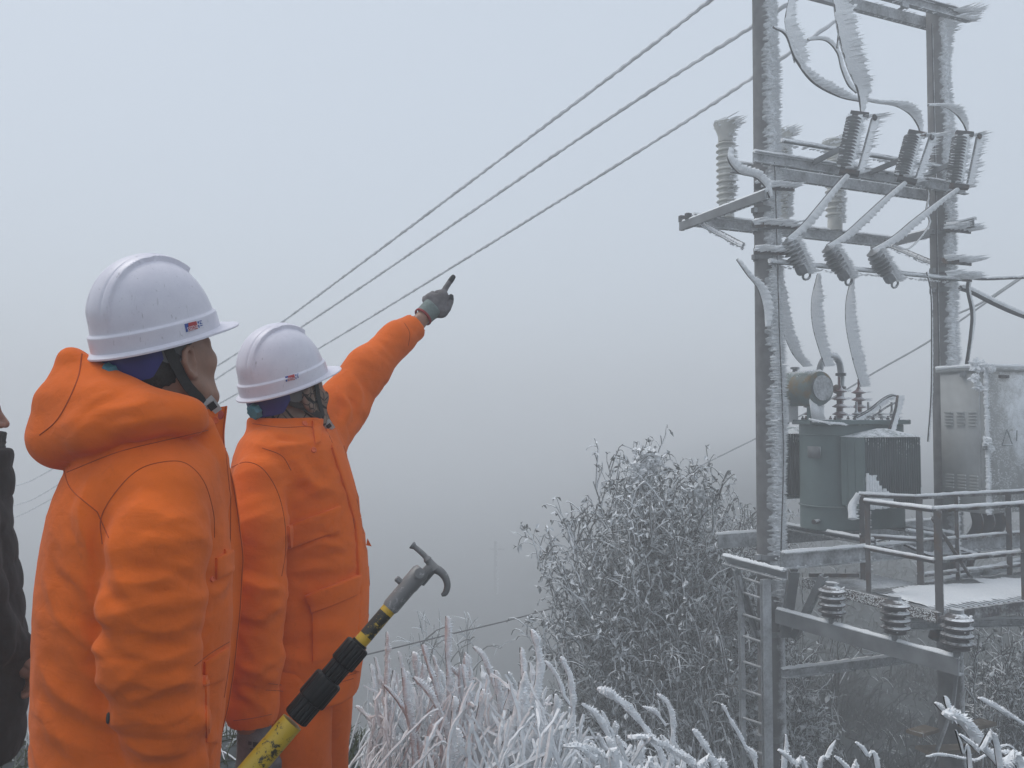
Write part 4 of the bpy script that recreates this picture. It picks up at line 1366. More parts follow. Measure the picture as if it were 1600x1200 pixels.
def tips_in(poly, n, Y, dY, seed):
    r = np.random.default_rng(seed + 1000)
    q = inside(poly, n, seed)
    return np.array([at(a, b, Y + dY * (r.random() * 2 - 1)) for a, b in q])

bb = np.array([gpt(x, y, -0.05) for x, y in ((1.6, 9.6), (2.1, 9.9), (1.9, 9.3), (2.5, 9.7), (1.2, 9.8))])
poly = [(862, 900), (876, 840), (930, 790), (938, 750), (985, 728), (1015, 722), (1050, 745), (1112, 770), (1128, 830), (1175, 900), (1200, 1000), (1210, 1130), (1100, 1180), (930, 1150), (872, 1080), (862, 980)]
edge_t = np.array([at(a, b, 9.7) for a, b in ((845, 893), (860, 870), (905, 800), (925, 750), (945, 738), (1000, 722), (1020, 728), (1065, 745), (1115, 745), (1125, 770), (850, 960), (880, 835), (965, 735), (1090, 752), (855, 1010))])
bush('tall dense frosted bush left of the nearer pole, snow on its top', bb, np.vstack([tips_in(poly, 210, 9.7, 0.75, 3), edge_t]), 14, 0.0095, 1.0, 0.55,
     snow=[(at(1012, 722, 9.6), 0.07), (at(1005, 735, 9.6), 0.06), (at(1085, 770, 9.6), 0.05), (at(1000, 750, 9.6), 0.05)], seed=11)
bb = np.array([gpt(x, y, -0.05) for x, y in ((2.25, 8.5), (2.0, 8.8), (1.7, 8.7))])
bush('low curly frosted bush in front of the tall one, beside the ladder', bb, tips_in([(1010, 970), (1080, 945), (1150, 950), (1175, 1050), (1170, 1190), (1060, 1190), (1000, 1080)], 34, 8.9, 0.3, 5), 9, 0.010, 0.25, 0.7, seed=12)
bb = np.array([gpt(x, y, -0.05) for x, y in ((5.6, 9.4), (6.1, 9.8), (6.6, 9.6))])
bush('frosted bush under the right end of the walkway', bb, tips_in([(1515, 1010), (1560, 960), (1700, 940), (1760, 1100), (1700, 1190), (1540, 1150)], 60, 9.8, 0.5, 6), 10, 0.009, 0.5, 0.75, seed=13)
bb = np.array([gpt(x, y, -0.05) for x, y in ((-1.3, 13.5), (-1.0, 13.9))])
bush('pale bare frosted bush faint in the fog beyond the stems', bb, tips_in([(620, 1000), (690, 975), (760, 1000), (780, 1060), (640, 1060)], 16, 13.6, 0.4, 7), 5, 0.012, 0.0, 0.1, seed=14, sub_len=0.32)
bb = np.array([gpt(x, y, -0.05) for x, y in ((3.1, 11.6), (3.4, 12))])
bush('frosted shrub tops behind the nearer pole at bearer height', bb, tips_in([(1100, 800), (1160, 790), (1230, 800), (1250, 860), (1120, 860)], 26, 11.5, 0.4, 8), 8, 0.009, 0.6, 0.4, seed=15)
bb = np.array([gpt(x, y, -0.05) for x, y in ((3.6, 9.6), (3.3, 9.9), (3.9, 9.9))])
bush('sparse bare branches under the walkway between the poles', bb, tips_in([(1250, 880), (1350, 880), (1400, 960), (1330, 1010), (1250, 1000)], 7, 9.7, 0.3, 9), 2, 0.008, 0.1, 0.2, seed=16, sub_len=0.3)
bb = np.array([gpt(x, y, -0.05) for x, y in ((2.9, 9.0), (2.75, 9.4))])
bush('dark low frosted shrub at the foot of the nearer pole', bb, tips_in([(1215, 1010), (1265, 1040), (1290, 1110), (1270, 1180), (1215, 1180)], 22, 9.2, 0.3, 10), 8, 0.007, 0.8, 0.6, seed=17)

# low growth on the slopes below and beyond the substation
def slope_growth():
    rng = np.random.default_rng(5)
    mb, ml = MB(), MB()
    N = 9000
    y = 5.5 + 26 * rng.random(N) ** 1.6
    x = (rng.random(N) * 0.95 + 0.02) * y
    z = ground_z(x, y)
    s = np.stack([x, y, z], 1)
    L = (0.10 + 0.30 * rng.random(N))[:, None] * (0.6 + 0.03 * y)[:, None]
    d = nrm(rng.normal(0, 0.7, (N, 3)) + np.array([0.15, 0, 0.8]))
    e = s + d * L
    e[:, 2] -= 0.3 * L[:, 0] * rng.random(N)
    multi_tube(mb, bez(s, s + d * L * 0.6 + Z3 * L * 0.3, e, 5), np.linspace(1, 0.5, 5)[None] * (0.004 + 0.0008 * y)[:, None], 3)
    o = mb.build('undergrowth', M['under'])
    tag(o, 'dark rough undergrowth on the slope under and beyond the substation', 'undergrowth', kind='stuff')
M['under'] = frosted('undergrowth', (0.046, 0.053, 0.054), 0.9, lo=0.55, hi=1.5, dirn=(0.4, -0.2, 0.85), scale=6, amount=-0.25)
slope_growth()

def weeds():
    rng = np.random.default_rng(8)
    N = 7000
    y = 8.3 + 6 * rng.random(N)
    x = (0.24 + 0.45 * rng.random(N)) * y
    c = fbm(np.stack([x * 1.3, y * 1.3, x * 0], -1))
    k = c > 0.47
    x, y, c = x[k], y[k], c[k]
    N = len(x)
    s = np.stack([x, y, ground_z(x, y) - 0.02], 1)
    L = (0.15 + 0.9 * (c - 0.47) / 0.3 * rng.random(N))[:, None]
    d = nrm(rng.normal(0, 0.45, (N, 3)) + np.array([0.1, 0, 1.0]))
    e = s + d * L + np.array([0.25, 0, -0.25]) * L * rng.random((N, 1))
    mb = MB()
    multi_tube(mb, bez(s, s + d * L * 0.7, e, 6), np.linspace(1, 0.35, 6)[None] * (0.006 + 0.006 * rng.random((N, 1))), 3)
    tag(mb.build('weeds', M['under']), 'clumps of dark frosted weeds on the slope below the walkway', 'weeds', kind='stuff')
weeds()

# ---- foreground: thickly rimed stalks on the brow of the bank
M['stalk'] = plain('stalk_bark', (0.028, 0.027, 0.026), 0.8, var=0.4)
def rimed_stalk(mb_ice, mb_core, P, r, seed, crystals=1.0):
    rng = np.random.default_rng(seed)
    n = max(14, int(np.linalg.norm(np.diff(P, axis=0), axis=1).sum() / 0.007))
    Q = spline(P, n)
    s = np.arange(n) * 0.007
    Q = Q + 0.004 * (np.stack([vnoise(np.stack([s * 9, s * 0 + k, s * 0 + seed], -1)) for k in range(3)], 1) - 0.5) * 2
    rr = r * (0.34 + 0.80 * fbm(np.stack([s * 34, s * 0, s * 0 + seed * 1.7], -1), 2))
    rr[-3:] *= np.array([0.95, 0.8, 0.5])
    m = 9
    T = nrm(np.gradient(Q, axis=0))
    W0 = WIND + np.array([0, 0, 0.15])
    Wp = nrm(W0 - T * (T @ W0)[:, None])
    B = np.cross(T, Wp)
    th = np.linspace(0, 2 * math.pi, m, endpoint=False)
    bump = 1 + 0.75 * (vnoise(np.stack([s[:, None] * 95 + th * 0, np.cos(th)[None] * 2.2 + s[:, None] * 0, np.sin(th)[None] * 2.2 + s[:, None] * 0 + seed], -1)) - 0.5)
    R = Q[:, None] + (Wp[:, None] * (0.62 + np.cos(th))[None, :, None] + B[:, None] * (np.sin(th) * 0.86)[None, :, None]) * (rr[:, None] * bump)[..., None]
    mb_ice.grid(R, True, True)
    k = int(n * 9 * crystals)
    i = rng.integers(1, n - 1, k)
    a = rng.normal(0, 0.9, k)
    nn = Wp[i] * np.cos(a)[:, None] + B[i] * np.sin(a)[:, None]
    q = Q[i] + Wp[i] * (0.6 * rr[i])[:, None] + nn * (rr[i] * 0.85)[:, None]
    mb_ice.spikes(q, nn + Z3 * 0.15 + WIND * 0.3, rr[i] * (0.2 + 0.65 * rng.random(k)), rr[i] * 0.17, 3)
    mb_core.tube(Q - Wp * (rr * 0.22)[:, None], max(0.0018, r * 0.22), 6)

def stalk(label, paths, seed, name='rimed_stalk', group='rimed stalks on the brow of the bank'):
    t = empty(name, paths[0][0][0], label, 'stalk', group)
    for i, (P, r) in enumerate(paths):
        a, b = MB(), MB()
        rimed_stalk(a, b, P, r, seed * 13 + i)
        s_ = b.build('stem', M['stalk'], t)
        a.build('rime', M['rime'], s_, kind='stuff')
    return t

def sp(pts, Y, w):
    """photo polyline with its last point lowest -> 3D path from the root up; w = width in photo pixels"""
    P = np.array([at(a, b, Y) for a, b in pts][::-1])
    if pts[-1][1] > 1185:                      # rooted in the bank below the picture
        g = P[0] + (P[0] - P[1]) * 0.6
        g[2] = float(ground_z(g[0], g[1])) - 0.03
        if g[2] < P[0][2] - 0.02:
            P = np.vstack([g, P])
    return P, w * Y / FPX / 2 * 0.80

hero = [
    ('tallest upright rimed stalk just right of the stick hook', [([(697, 962), (699, 1010), (700, 1080), (700, 1160), (702, 1260)], 2.2, 15), ([(703, 1040), (724, 1065), (740, 1110), (752, 1160)], 2.25, 12)]),
    ('forked thick rimed stalk in the middle of the stems', [([(815, 1012), (818, 1060), (822, 1130), (824, 1260)], 2.0, 17), ([(828, 984), (838, 1020), (838, 1060), (826, 1110), (823, 1140)], 2.02, 16), ([(848, 1105), (840, 1130), (826, 1155)], 1.98, 18)]),
    ('bent rimed stalk with a hooked tip right of the forked one', [([(874, 1028), (886, 1055), (892, 1085), (895, 1110), (888, 1130), (860, 1150), (845, 1240)], 2.1, 13), ([(850, 1032), (868, 1055), (880, 1085), (892, 1102)], 2.3, 9)]),
    ('rimed stalk leaning left below the stick hook', [([(740, 1012), (755, 1030), (768, 1065), (780, 1105), (790, 1150), (798, 1240)], 2.15, 14)]),
    ('thick blunt rimed twig sticking up left of the forked stalk', [([(792, 1065), (794, 1085), (786, 1110), (790, 1150), (795, 1250)], 2.05, 16)]),
    ('rimed stalk rising from left near the yellow collar', [([(659, 1008), (668, 1040), (682, 1080), (688, 1130), (694, 1250)], 2.2, 13)]),
    ('pair of rimed stalks beside the orange trousers', [([(627, 1045), (633, 1080), (640, 1130), (648, 1250)], 2.1, 15), ([(604, 985), (602, 1030), (600, 1090), (606, 1250)], 2.7, 13)]),
    ('long thin rimed stalk crossing low from left', [([(600, 1070), (625, 1100), (645, 1140), (655, 1180), (660, 1270)], 2.4, 12)]),
    ('rimed stalk with a slanting fork below the tall one', [([(645, 1060), (668, 1085), (685, 1115), (697, 1150), (705, 1250)], 2.05, 16)]),
    ('fat slanting rimed stalk pointing up left at the right of the stems', [([(930, 1078), (960, 1095), (985, 1118), (1010, 1150), (1040, 1230)], 2.0, 17)]),
    ('curved rimed stalk arching left over the low stems', [([(910, 1100), (930, 1115), (945, 1145), (955, 1180), (960, 1260)], 2.1, 15), ([(940, 1110), (950, 1140), (960, 1190)], 2.15, 11)]),
    ('hooked rimed stalk standing apart near the tall bush', [([(1025, 1083), (1040, 1100), (1047, 1130), (1046, 1170), (1040, 1260)], 2.3, 12), ([(1005, 1105), (1025, 1115), (1040, 1135)], 2.3, 10)]),
    ('heavy arched rimed branch low at the bottom centre', [([(980, 1153), (1010, 1155), (1045, 1172), (1080, 1195), (1120, 1240)], 1.75, 18)]),
    ('drooping rimed branch at the very bottom left of centre', [([(880, 1165), (905, 1168), (930, 1190), (945, 1230)], 1.75, 20), ([(908, 1166), (940, 1185), (960, 1230)], 1.75, 15)]),
    ('straight rimed stalk leaning left below the ladder', [([(1125, 1100), (1140, 1128), (1160, 1165), (1185, 1230)], 2.1, 11)]),
    ('short rimed stalk at the foot of the nearer pole', [([(1082, 1138), (1095, 1158), (1115, 1190), (1140, 1250)], 1.9, 14)]),
    ('pointed rimed tip at the bottom beside the pole', [([(1226, 1146), (1226, 1170), (1222, 1230)], 1.9, 12), ([(1215, 1170), (1235, 1190), (1260, 1240)], 1.75, 14)]),
    ('rimed stalk leaning right under the dark slope', [([(1306, 1156), (1292, 1178), (1275, 1240)], 1.9, 12)]),
    ('short pale rimed stalk at the bottom under the walkway', [([(1335, 1163), (1350, 1180), (1372, 1230)], 1.9, 12), ([(1302, 1180), (1325, 1205), (1340, 1240)], 1.8, 12)]),
    ('big forked rimed branch at the bottom right, nearest the camera', [([(1472, 1118), (1500, 1130), (1525, 1160), (1555, 1190), (1600, 1250)], 1.55, 24), ([(1476, 1085), (1482, 1105), (1495, 1125)], 1.57, 13), ([(1464, 1098), (1478, 1112), (1500, 1130)], 1.57, 12), ([(1490, 1140), (1500, 1175), (1512, 1230)], 1.6, 8), ([(1500, 1148), (1525, 1172), (1560, 1215)], 1.5, 14)]),
    ('long rimed stalk slanting down to the right edge', [([(1527, 1090), (1560, 1108), (1600, 1133), (1680, 1190)], 2.0, 11)]),
    ('blunt rimed stalk in the bottom right corner', [([(1565, 1173), (1590, 1188), (1640, 1230)], 1.6, 18)]),
    ('level rimed twig low behind the big forked branch', [([(1448, 1180), (1470, 1178), (1520, 1188), (1600, 1200)], 2.0, 7)]),
]
for i, (lab, ps) in enumerate(hero):
    stalk(lab, [sp(*p) for p in ps], 31 + i)

def stem_mass():
    rng = np.random.default_rng(21)
    ice, core = MB(), MB()
    env = np.array([(545, 1040), (600, 1010), (650, 1020), (700, 1010), (760, 1030), (830, 1040), (880, 1080), (930, 1120), (1000, 1140), (1060, 1160), (1160, 1195), (1300, 1215), (1450, 1215), (1620, 1195)], float)
    k = 0
    for i in range(185):
        x = 572 + 500 * rng.random() ** 0.95 if i < 152 else 1050 + 560 * rng.random()
        Y = 1.8 + 1.5 * rng.random()
        top = np.interp(x, env[:, 0], env[:, 1]) + (150 * rng.random() ** 1.3) + (Y - 2.2) * -10
        lean = rng.normal(0.0, 0.17)
        if x < 690:
            lean = rng.normal(-0.05, 0.2) if x > 625 else -abs(lean)
            Y = max(Y, 2.75)
        h = 0.35 + 0.3 * rng.random()
        tip = at(x, top, Y)
        root = tip + np.array([-lean * h, rng.normal(0, 0.05), -h])
        root[2] = min(root[2], float(ground_z(root[0], root[1])) - 0.02)
        mid = (tip + root) / 2 + rng.normal(0, 0.045, 3)
        r = 0.0075 + 0.0065 * rng.random()
        rimed_stalk(ice, core, np.array([root, mid, tip]), r, 500 + i, 0.7)
        if rng.random() < 0.85:
            a = tip + (root - tip) * min(0.45, 0.28 / max(0.1, tip[2] - root[2]))
            e = a + np.array([rng.normal(0, 0.09), rng.normal(0, 0.04), 0.06 + 0.10 * rng.random()])
            rimed_stalk(ice, core, np.array([a, (a + e) / 2 + rng.normal(0, 0.015, 3), e]), r * 0.85, 900 + i, 0.7)
    # fine curly under-layer
    N = 1500
    x = np.where(rng.random(N) < 0.8, 575 + 520 * rng.random(N), 1000 + 620 * rng.random(N))
    Y = np.where(x < 680, 2.5, 1.75) + 1.3 * rng.random(N)
    top = np.interp(x, env[:, 0], env[:, 1]) + 40 + 150 * rng.random(N)
    tip = np.array([at(a, b, c) for a, b, c in zip(x, top, Y)])
    h = 0.14 + 0.22 * rng.random((N, 1))
    d = rng.normal(0, 0.32, (N, 3)) * [1, 0.6, 0] + np.array([0, 0, -1.0])
    root = tip + d * h
    P = bez(root, (root + tip) / 2 + rng.normal(0, 0.05, (N, 3)) + Z3 * 0.04, tip + rng.normal(0, 0.02, (N, 3)), 16) + rng.normal(0, 0.0012, (N, 16, 3))
    multi_tube(ice, P, (0.0022 + 0.0030 * rng.random((N, 1))) * (0.55 + 0.9 * rng.random((N, 16))), 4)
    o1 = empty('rimed_undergrowth', (0.5, 2.4, -0.2))
    tag(o1, 'dense mass of white rimed stems and curly grass along the bottom', 'undergrowth', kind='stuff')
    core.build('stems', M['stalk'], o1, kind='stuff')
    ice.build('rime', M['rime'], o1, kind='stuff')
    mb = MB()
    N = 9000
    x = -2.4 + 4.4 * rng.random(N)
    y = 1.7 + 2.6 * rng.random(N)
    s = np.stack([x, y, ground_z(x, y) - 0.01], 1)
    L = jag((N, 1), 0.04, 0.16, rng)
    d = nrm(rng.normal(0, 0.5, (N, 3)) + np.array([0.1, 0, 0.8]))
    multi_tube(mb, bez(s, s + d * L * 0.6, s + d * L - Z3 * L * 0.2, 4), np.array([1, 0.9, 0.7, 0.2])[None] * 0.0035 * jag((N, 1), 0.6, 1.3, rng), 3)
    o = mb.build('grass', M['grass'])
    tag(o, 'short green grass with frost around the feet of the men', 'grass', kind='stuff')
stem_mass()
# ------------------------------------------------------------------ people: smooth solids turned into one surface
def smin(a, b, k):
    h = np.clip(0.5 + 0.5 * (b - a) / k, 0, 1)
    return b + (a - b) * h - k * h * (1 - h)

def smax(a, b, k):
    return -smin(-a, -b, k)

def s_chain(P, pts, rad, k=0.0):
    """round-cone chain"""
    pts = np.asarray(pts, np.float32)
    out = None
    for i in range(len(pts) - 1):
        a, b = pts[i], pts[i + 1]
        ab = b - a
        h = np.clip(((P[0] - a[0]) * ab[0] + (P[1] - a[1]) * ab[1] + (P[2] - a[2]) * ab[2]) / max(float(ab @ ab), 1e-9), 0, 1)
        d = np.sqrt((P[0] - a[0] - h * ab[0]) ** 2 + (P[1] - a[1] - h * ab[1]) ** 2 + (P[2] - a[2] - h * ab[2]) ** 2) - (rad[i] + h * (rad[i + 1] - rad[i]))
        out = d if out is None else (smin(out, d, k) if k else np.minimum(out, d))
    return out

def s_ell(P, c, r, R=None):
    q = [P[i] - c[i] for i in range(3)]
    if R is not None:
        q = [q[0] * R[i][0] + q[1] * R[i][1] + q[2] * R[i][2] for i in range(3)]
    k0 = np.sqrt((q[0] / r[0]) ** 2 + (q[1] / r[1]) ** 2 + (q[2] / r[2]) ** 2)
    k1 = np.sqrt((q[0] / r[0] ** 2) ** 2 + (q[1] / r[1] ** 2) ** 2 + (q[2] / r[2] ** 2) ** 2)
    return k0 * (k0 - 1) / np.maximum(k1, 1e-6)

def surface(fn, lo, hi, h):
    """fn(P) -> signed distance on a grid; naive surface nets"""
    lo, hi = np.asarray(lo, float), np.asarray(hi, float)
    n = np.ceil((hi - lo) / h).astype(int) + 1
    ax = [np.arange(n[i], dtype=np.float32) * h + lo[i] for i in range(3)]
    P = np.meshgrid(*ax, indexing='ij')
    F = fn(P).astype(np.float32)
    IN = F < 0
    c = np.zeros(tuple(n - 1), np.int8)
    for a in (0, 1):
        for b in (0, 1):
            for d in (0, 1):
                c += IN[a:n[0] - 1 + a, b:n[1] - 1 + b, d:n[2] - 1 + d]
    act = np.nonzero((c > 0) & (c < 8))
    idx = -np.ones(tuple(n - 1), np.int64)
    N = len(act[0])
    idx[act] = np.arange(N)
    I = np.stack(act, 1)
    acc, cnt = np.zeros((N, 3)), np.zeros(N)
    cor = [(a, b, d) for a in (0, 1) for b in (0, 1) for d in (0, 1)]
    for ca in cor:
        for k in range(3):
            if ca[k]:
                continue
            cb = list(ca)
            cb[k] = 1
            fa = F[I[:, 0] + ca[0], I[:, 1] + ca[1], I[:, 2] + ca[2]]
            fb = F[I[:, 0] + cb[0], I[:, 1] + cb[1], I[:, 2] + cb[2]]
            m = (fa < 0) != (fb < 0)
            t = np.where(m, fa / np.where(m, fa - fb, 1), 0)
            q = np.tile(np.array(ca, float), (N, 1))
            q[:, k] += t
            acc += q * m[:, None]
            cnt += m
    Vt = lo + (I + acc / cnt[:, None]) * h
    quads = []
    for k in range(3):
        o = [(1, 2), (2, 0), (0, 1)][k]
        sl0 = [slice(None)] * 3
        sl1 = [slice(None)] * 3
        sl0[k], sl1[k] = slice(0, n[k] - 1), slice(1, n[k])
        A, B = IN[tuple(sl0)], IN[tuple(sl1)]
        e = np.stack(np.nonzero(A != B), 1)
        ok = (e[:, o[0]] > 0) & (e[:, o[1]] > 0) & (e[:, o[0]] < n[o[0]] - 1) & (e[:, o[1]] < n[o[1]] - 1)
        e = e[ok]
        fl = A[tuple(e.T)]
        qs = []
        for d0, d1 in ((-1, -1), (0, -1), (0, 0), (-1, 0)):
            z = e.copy()
            z[:, o[0]] += d0
            z[:, o[1]] += d1
            qs.append(idx[tuple(z.T)])
        q = np.stack(qs, 1)
        q[~fl] = q[~fl][:, ::-1]
        quads.append(q)
    Q = np.vstack(quads)
    return Vt, Q[(Q >= 0).all(1)]

def relax(Vt, Q, it=1, w=0.5):
    for _ in range(it):
        s, c = np.zeros_like(Vt), np.zeros(len(Vt))
        for k in range(4):
            np.add.at(s, Q[:, k], Vt[Q[:, (k + 1) % 4]])
            np.add.at(s, Q[:, k], Vt[Q[:, k - 1]])
            np.add.at(c, Q[:, k], 2)
        Vt = Vt * (1 - w) + w * s / np.maximum(c, 1)[:, None]
    return Vt

def vnormals(Vt, Q):
    n = np.cross(Vt[Q[:, 2]] - Vt[Q[:, 0]], Vt[Q[:, 3]] - Vt[Q[:, 1]])
    o = np.zeros_like(Vt)
    for k in range(4):
        np.add.at(o, Q[:, k], n)
    return nrm(o)

def poly_dist(P, line):
    """distance of points P to a polyline and the fraction along it"""
    line = np.asarray(line, float)
    best = np.full(len(P), 1e9)
    frac = np.zeros(len(P))
    m = len(line) - 1
    for i in range(m):
        a, ab = line[i], line[i + 1] - line[i]
        h = np.clip(((P - a) @ ab) / max(ab @ ab, 1e-12), 0, 1)
        d = np.linalg.norm(P - a - h[:, None] * ab, axis=1)
        u = d < best
        best[u] = d[u]
        frac[u] = (i + h[u]) / m
    return best, frac

class Fig:
    """a person's own frame: s to the right in the picture, t away from the camera, z up"""
    def __init__(s, px, Y):
        o = at(px, 650, Y)[:2]
        s.O = o
        s.R = np.linalg.norm(o)
        s.d = o / s.R
        s.e = np.array([s.d[1], -s.d[0]])

    def pp(s, px, py, t=0.0):
        r = ray(px, py)
        k = (t + s.R) / (r[:2] @ s.d)
        return np.array([(k * r[:2] - s.O) @ s.e, t, CAM[2] + k * r[2]])

    def w(s, q):
        q = np.asarray(q, float)
        xy = s.O + q[..., 0:1] * s.e + q[..., 1:2] * s.d
        return np.concatenate([xy, q[..., 2:3]], -1)

    def mesh(s, name, fn, lo, hi, h, mat, parent=None, it=1, disp=None, folds=None):
        Vt, Q = surface(fn, lo, hi, h)
        Vt = relax(Vt, Q, it)
        if disp is not None:
            Vt = Vt + vnormals(Vt, Q) * disp(Vt)[:, None]
        W = s.w(Vt)
        if folds:
            bv = BVHTree.FromPolygons(W.tolist(), Q.tolist())
            N = vnormals(W, Q)
            D = np.zeros(len(W))
            for pts, amp, wid in folds:
                L = []
                sharp = wid < 0.0115
                for p in spline(np.array([(a, b, 0.0) for a, b in pts]), 4 * len(pts))[:, :2]:
                    hp = hit(bv, *p)
                    if hp is not None:
                        L.append(hp[0])
                if len(L) < 2:
                    continue
                L = np.array(L)
                near = np.linalg.norm(W - L.mean(0), axis=1) < np.linalg.norm(L - L.mean(0), axis=1).max() + wid * 3.5
                dd, fr = poly_dist(W[near], L)
                x = dd / wid
                D[near] += (amp * (np.exp(-np.abs(x) ** 1.1) - 0.35 * np.exp(-(x - 2.2) ** 2)) if sharp else 1.35 * amp * (np.exp(-np.abs(x) ** 1.35) - 0.5 * np.exp(-(x - 1.7) ** 2))) * np.sin(np.clip(fr, 0.04, 0.96) * math.pi) ** 0.6
            W = W + N * D[:, None]
        o = raw_mesh(name, W, Q.reshape(-1), np.full(len(Q), 4), mat, parent)
        o['_bv'] = 0
        del o['_bv']
        return o, BVHTree.FromPolygons(W.tolist(), Q.tolist())

def hit(bv, px, py):
    d = nrm(ray(px, py))
    r = bv.ray_cast(Vector(CAM), Vector(d), 30)
    if r[0] is None:
        return None
    n = np.array(r[1])
    if n @ d > 0:
        n = -n
    return np.array(r[0]), n

def hits(bv, pts):
    """surface points under photo places; places that miss take the nearest surface point"""
    H = [hit(bv, *p) for p in pts]
    good = [h for h in H if h is not None]
    if not good:
        return None
    depth = np.mean([g[0][1] for g in good])
    out = []
    for p, h in zip(pts, H):
        if h is None:
            q = bv.find_nearest(Vector(at(p[0], p[1], depth)))
            h = (np.array(q[0]), np.array(q[1]))
        out.append(h)
    return np.array([h[0] for h in out]), np.array([h[1] for h in out])

def patch(name, bv, quad, mat, parent, off=0.006, n=14, m=14, hem=True, edge_r=0.0, flat=False, smoothn=True):
    """a piece of cloth or card laid on a surface over a four-cornered place in the photograph (corners in order round it)"""
    q = np.array(quad, float)
    if len(q) == 4:
        u, v = np.meshgrid(np.linspace(0, 1, n), np.linspace(0, 1, m), indexing='ij')
        G = (q[0] * ((1 - u) * (1 - v))[..., None] + q[1] * (u * (1 - v))[..., None] + q[2] * (u * v)[..., None] + q[3] * ((1 - u) * v)[..., None])
    r = hits(bv, G.reshape(-1, 2))
    if r is None:
        return None
    P, N = r[0].reshape(n, m, 3), r[1].reshape(n, m, 3)
    if smoothn:
        for _ in range(2):
            N[1:-1, 1:-1] = (N[1:-1, 1:-1] * 2 + N[2:, 1:-1] + N[:-2, 1:-1] + N[1:-1, 2:] + N[1:-1, :-2]) / 6
        N = nrm(N)
    hgt = np.full((n, m), off)
    top = P + N * hgt[..., None]
    if hem:
        top[0] -= N[0] * off * 0.25
        top[-1] -= N[-1] * off * 0.25
        top[:, 0] -= N[:, 0] * off * 0.25
        top[:, -1] -= N[:, -1] * off * 0.25
    mb = MB()
    i, j = np.meshgrid(np.arange(n - 1), np.arange(m - 1), indexing='ij')
    a = i * m + j
    F = np.stack([a, a + m, a + m + 1, a + 1], -1).reshape(-1, 4)
    ring = np.concatenate([np.arange(m), np.arange(1, n) * m + m - 1, (n - 1) * m + np.arange(m - 2, -1, -1), np.arange(n - 2, 0, -1) * m])
    base = (P - N * 0.004).reshape(-1, 3)[ring]
    k = len(ring)
    V_ = np.vstack([top.reshape(-1, 3), base])
    w = np.arange(k)
    side = np.stack([ring, ring[(w + 1) % k], n * m + (w + 1) % k, n * m + w], 1)
    # faces turned so that the outside faces the camera
    g = np.cross(top[n // 2 + 1, m // 2] - top[n // 2, m // 2], top[n // 2, m // 2 + 1] - top[n // 2, m // 2])
    if g @ N[n // 2, m // 2] < 0:
        F, side = F[:, ::-1], side[:, ::-1]
    mb.add(V_, [F, side])
    return mb.build(name, mat, parent)

def seam(name, bv, pts, mat, parent, r=0.0014, lift=0.0004, gap=None):
    S = spline(np.array([(a, b, 0.0) for a, b in pts]), max(8, len(pts) * 7))[:, :2]
    H = [hit(bv, *p) for p in S]
    H = [h for h in H if h is not None]
    if len(H) < 3:
        return None
    P = np.array([h[0] + h[1] * lift for h in H])
    return MB().tube(P, r, 6).build(name, mat, parent)

def button(bv, px, py, mat, parent, r=0.0075, name='button'):
    h = hit(bv, px, py)
    if h is None:
        return
    p, n = h
    return MB().lathe([(r, -0.002), (r, 0.002), (r * 0.85, 0.0036), (r * 0.62, 0.0036), (r * 0.5, 0.0022), (0.0, 0.0022)], p, n, n=18, caps=False).build(name, mat, parent)

# ---- cloth and skin materials
def cloth(name, c, weave=900.0, wr=0.5, dirt=0.3):
    m, t, b = principled(name)
    g = t.nodes.new('ShaderNodeNewGeometry')
    n1 = node(t, 'ShaderNodeTexNoise', Scale=7.0, Detail=6.0, Roughness=0.6)
    n2 = node(t, 'ShaderNodeTexNoise', Scale=42.0, Detail=5.0, Roughness=0.6, Distortion=1.2)
    n3 = node(t, 'ShaderNodeTexNoise', Scale=weave, Detail=2.0)
    for n in (n1, n2, n3):
        t.links.new(g.outputs['Position'], n.inputs['Vector'])
    base = ramp(t, n1.outputs[0], 0.25, tuple(x * (1 - 0.16) for x in c), 0.75, tuple(min(1, x * 1.10) for x in c))
    worn = tuple(x * 0.62 for x in c)
    base = mix(t, math_n(t, 'MULTIPLY', ramp(t, n2.outputs[0], 0.56, (0, 0, 0), 0.78, (1, 1, 1)), dirt), base, worn)
    base = mix(t, math_n(t, 'MULTIPLY', ramp(t, n3.outputs[0], 0.35, (0, 0, 0), 0.65, (1, 1, 1)), 0.16), base, tuple(x * 0.7 for x in c))
    t.links.new(base, b.inputs['Base Color'])
    b.inputs['Roughness'].default_value = 0.88
    b.inputs['Specular IOR Level'].default_value = 0.12
    b.inputs['Sheen Weight'].default_value = 0.08
    b.inputs['Sheen Roughness'].default_value = 0.5
    n4 = node(t, 'ShaderNodeTexNoise', Scale=13.0, Detail=4.0, Roughness=0.5, Distortion=2.2)
    mp4 = node(t, 'ShaderNodeMapping')
    mp4.inputs['Rotation'].default_value = (0.5, 0.6, 0.0)
    mp4.inputs['Scale'].default_value = (1.0, 1.0, 1.9)
    t.links.new(g.outputs['Position'], mp4.inputs['Vector'])
    t.links.new(mp4.outputs[0], n4.inputs['Vector'])
    h = math_n(t, 'ADD', math_n(t, 'MULTIPLY', n3.outputs[0], 0.06), math_n(t, 'ADD', math_n(t, 'MULTIPLY', n2.outputs[0], 0.22), math_n(t, 'MULTIPLY', n4.outputs[0], 0.35)))
    bu = node(t, 'ShaderNodeBump', Strength=wr, Distance=0.008)
    t.links.new(h, bu.inputs['Height'])
    t.links.new(bu.outputs[0], b.inputs['Normal'])
    return m

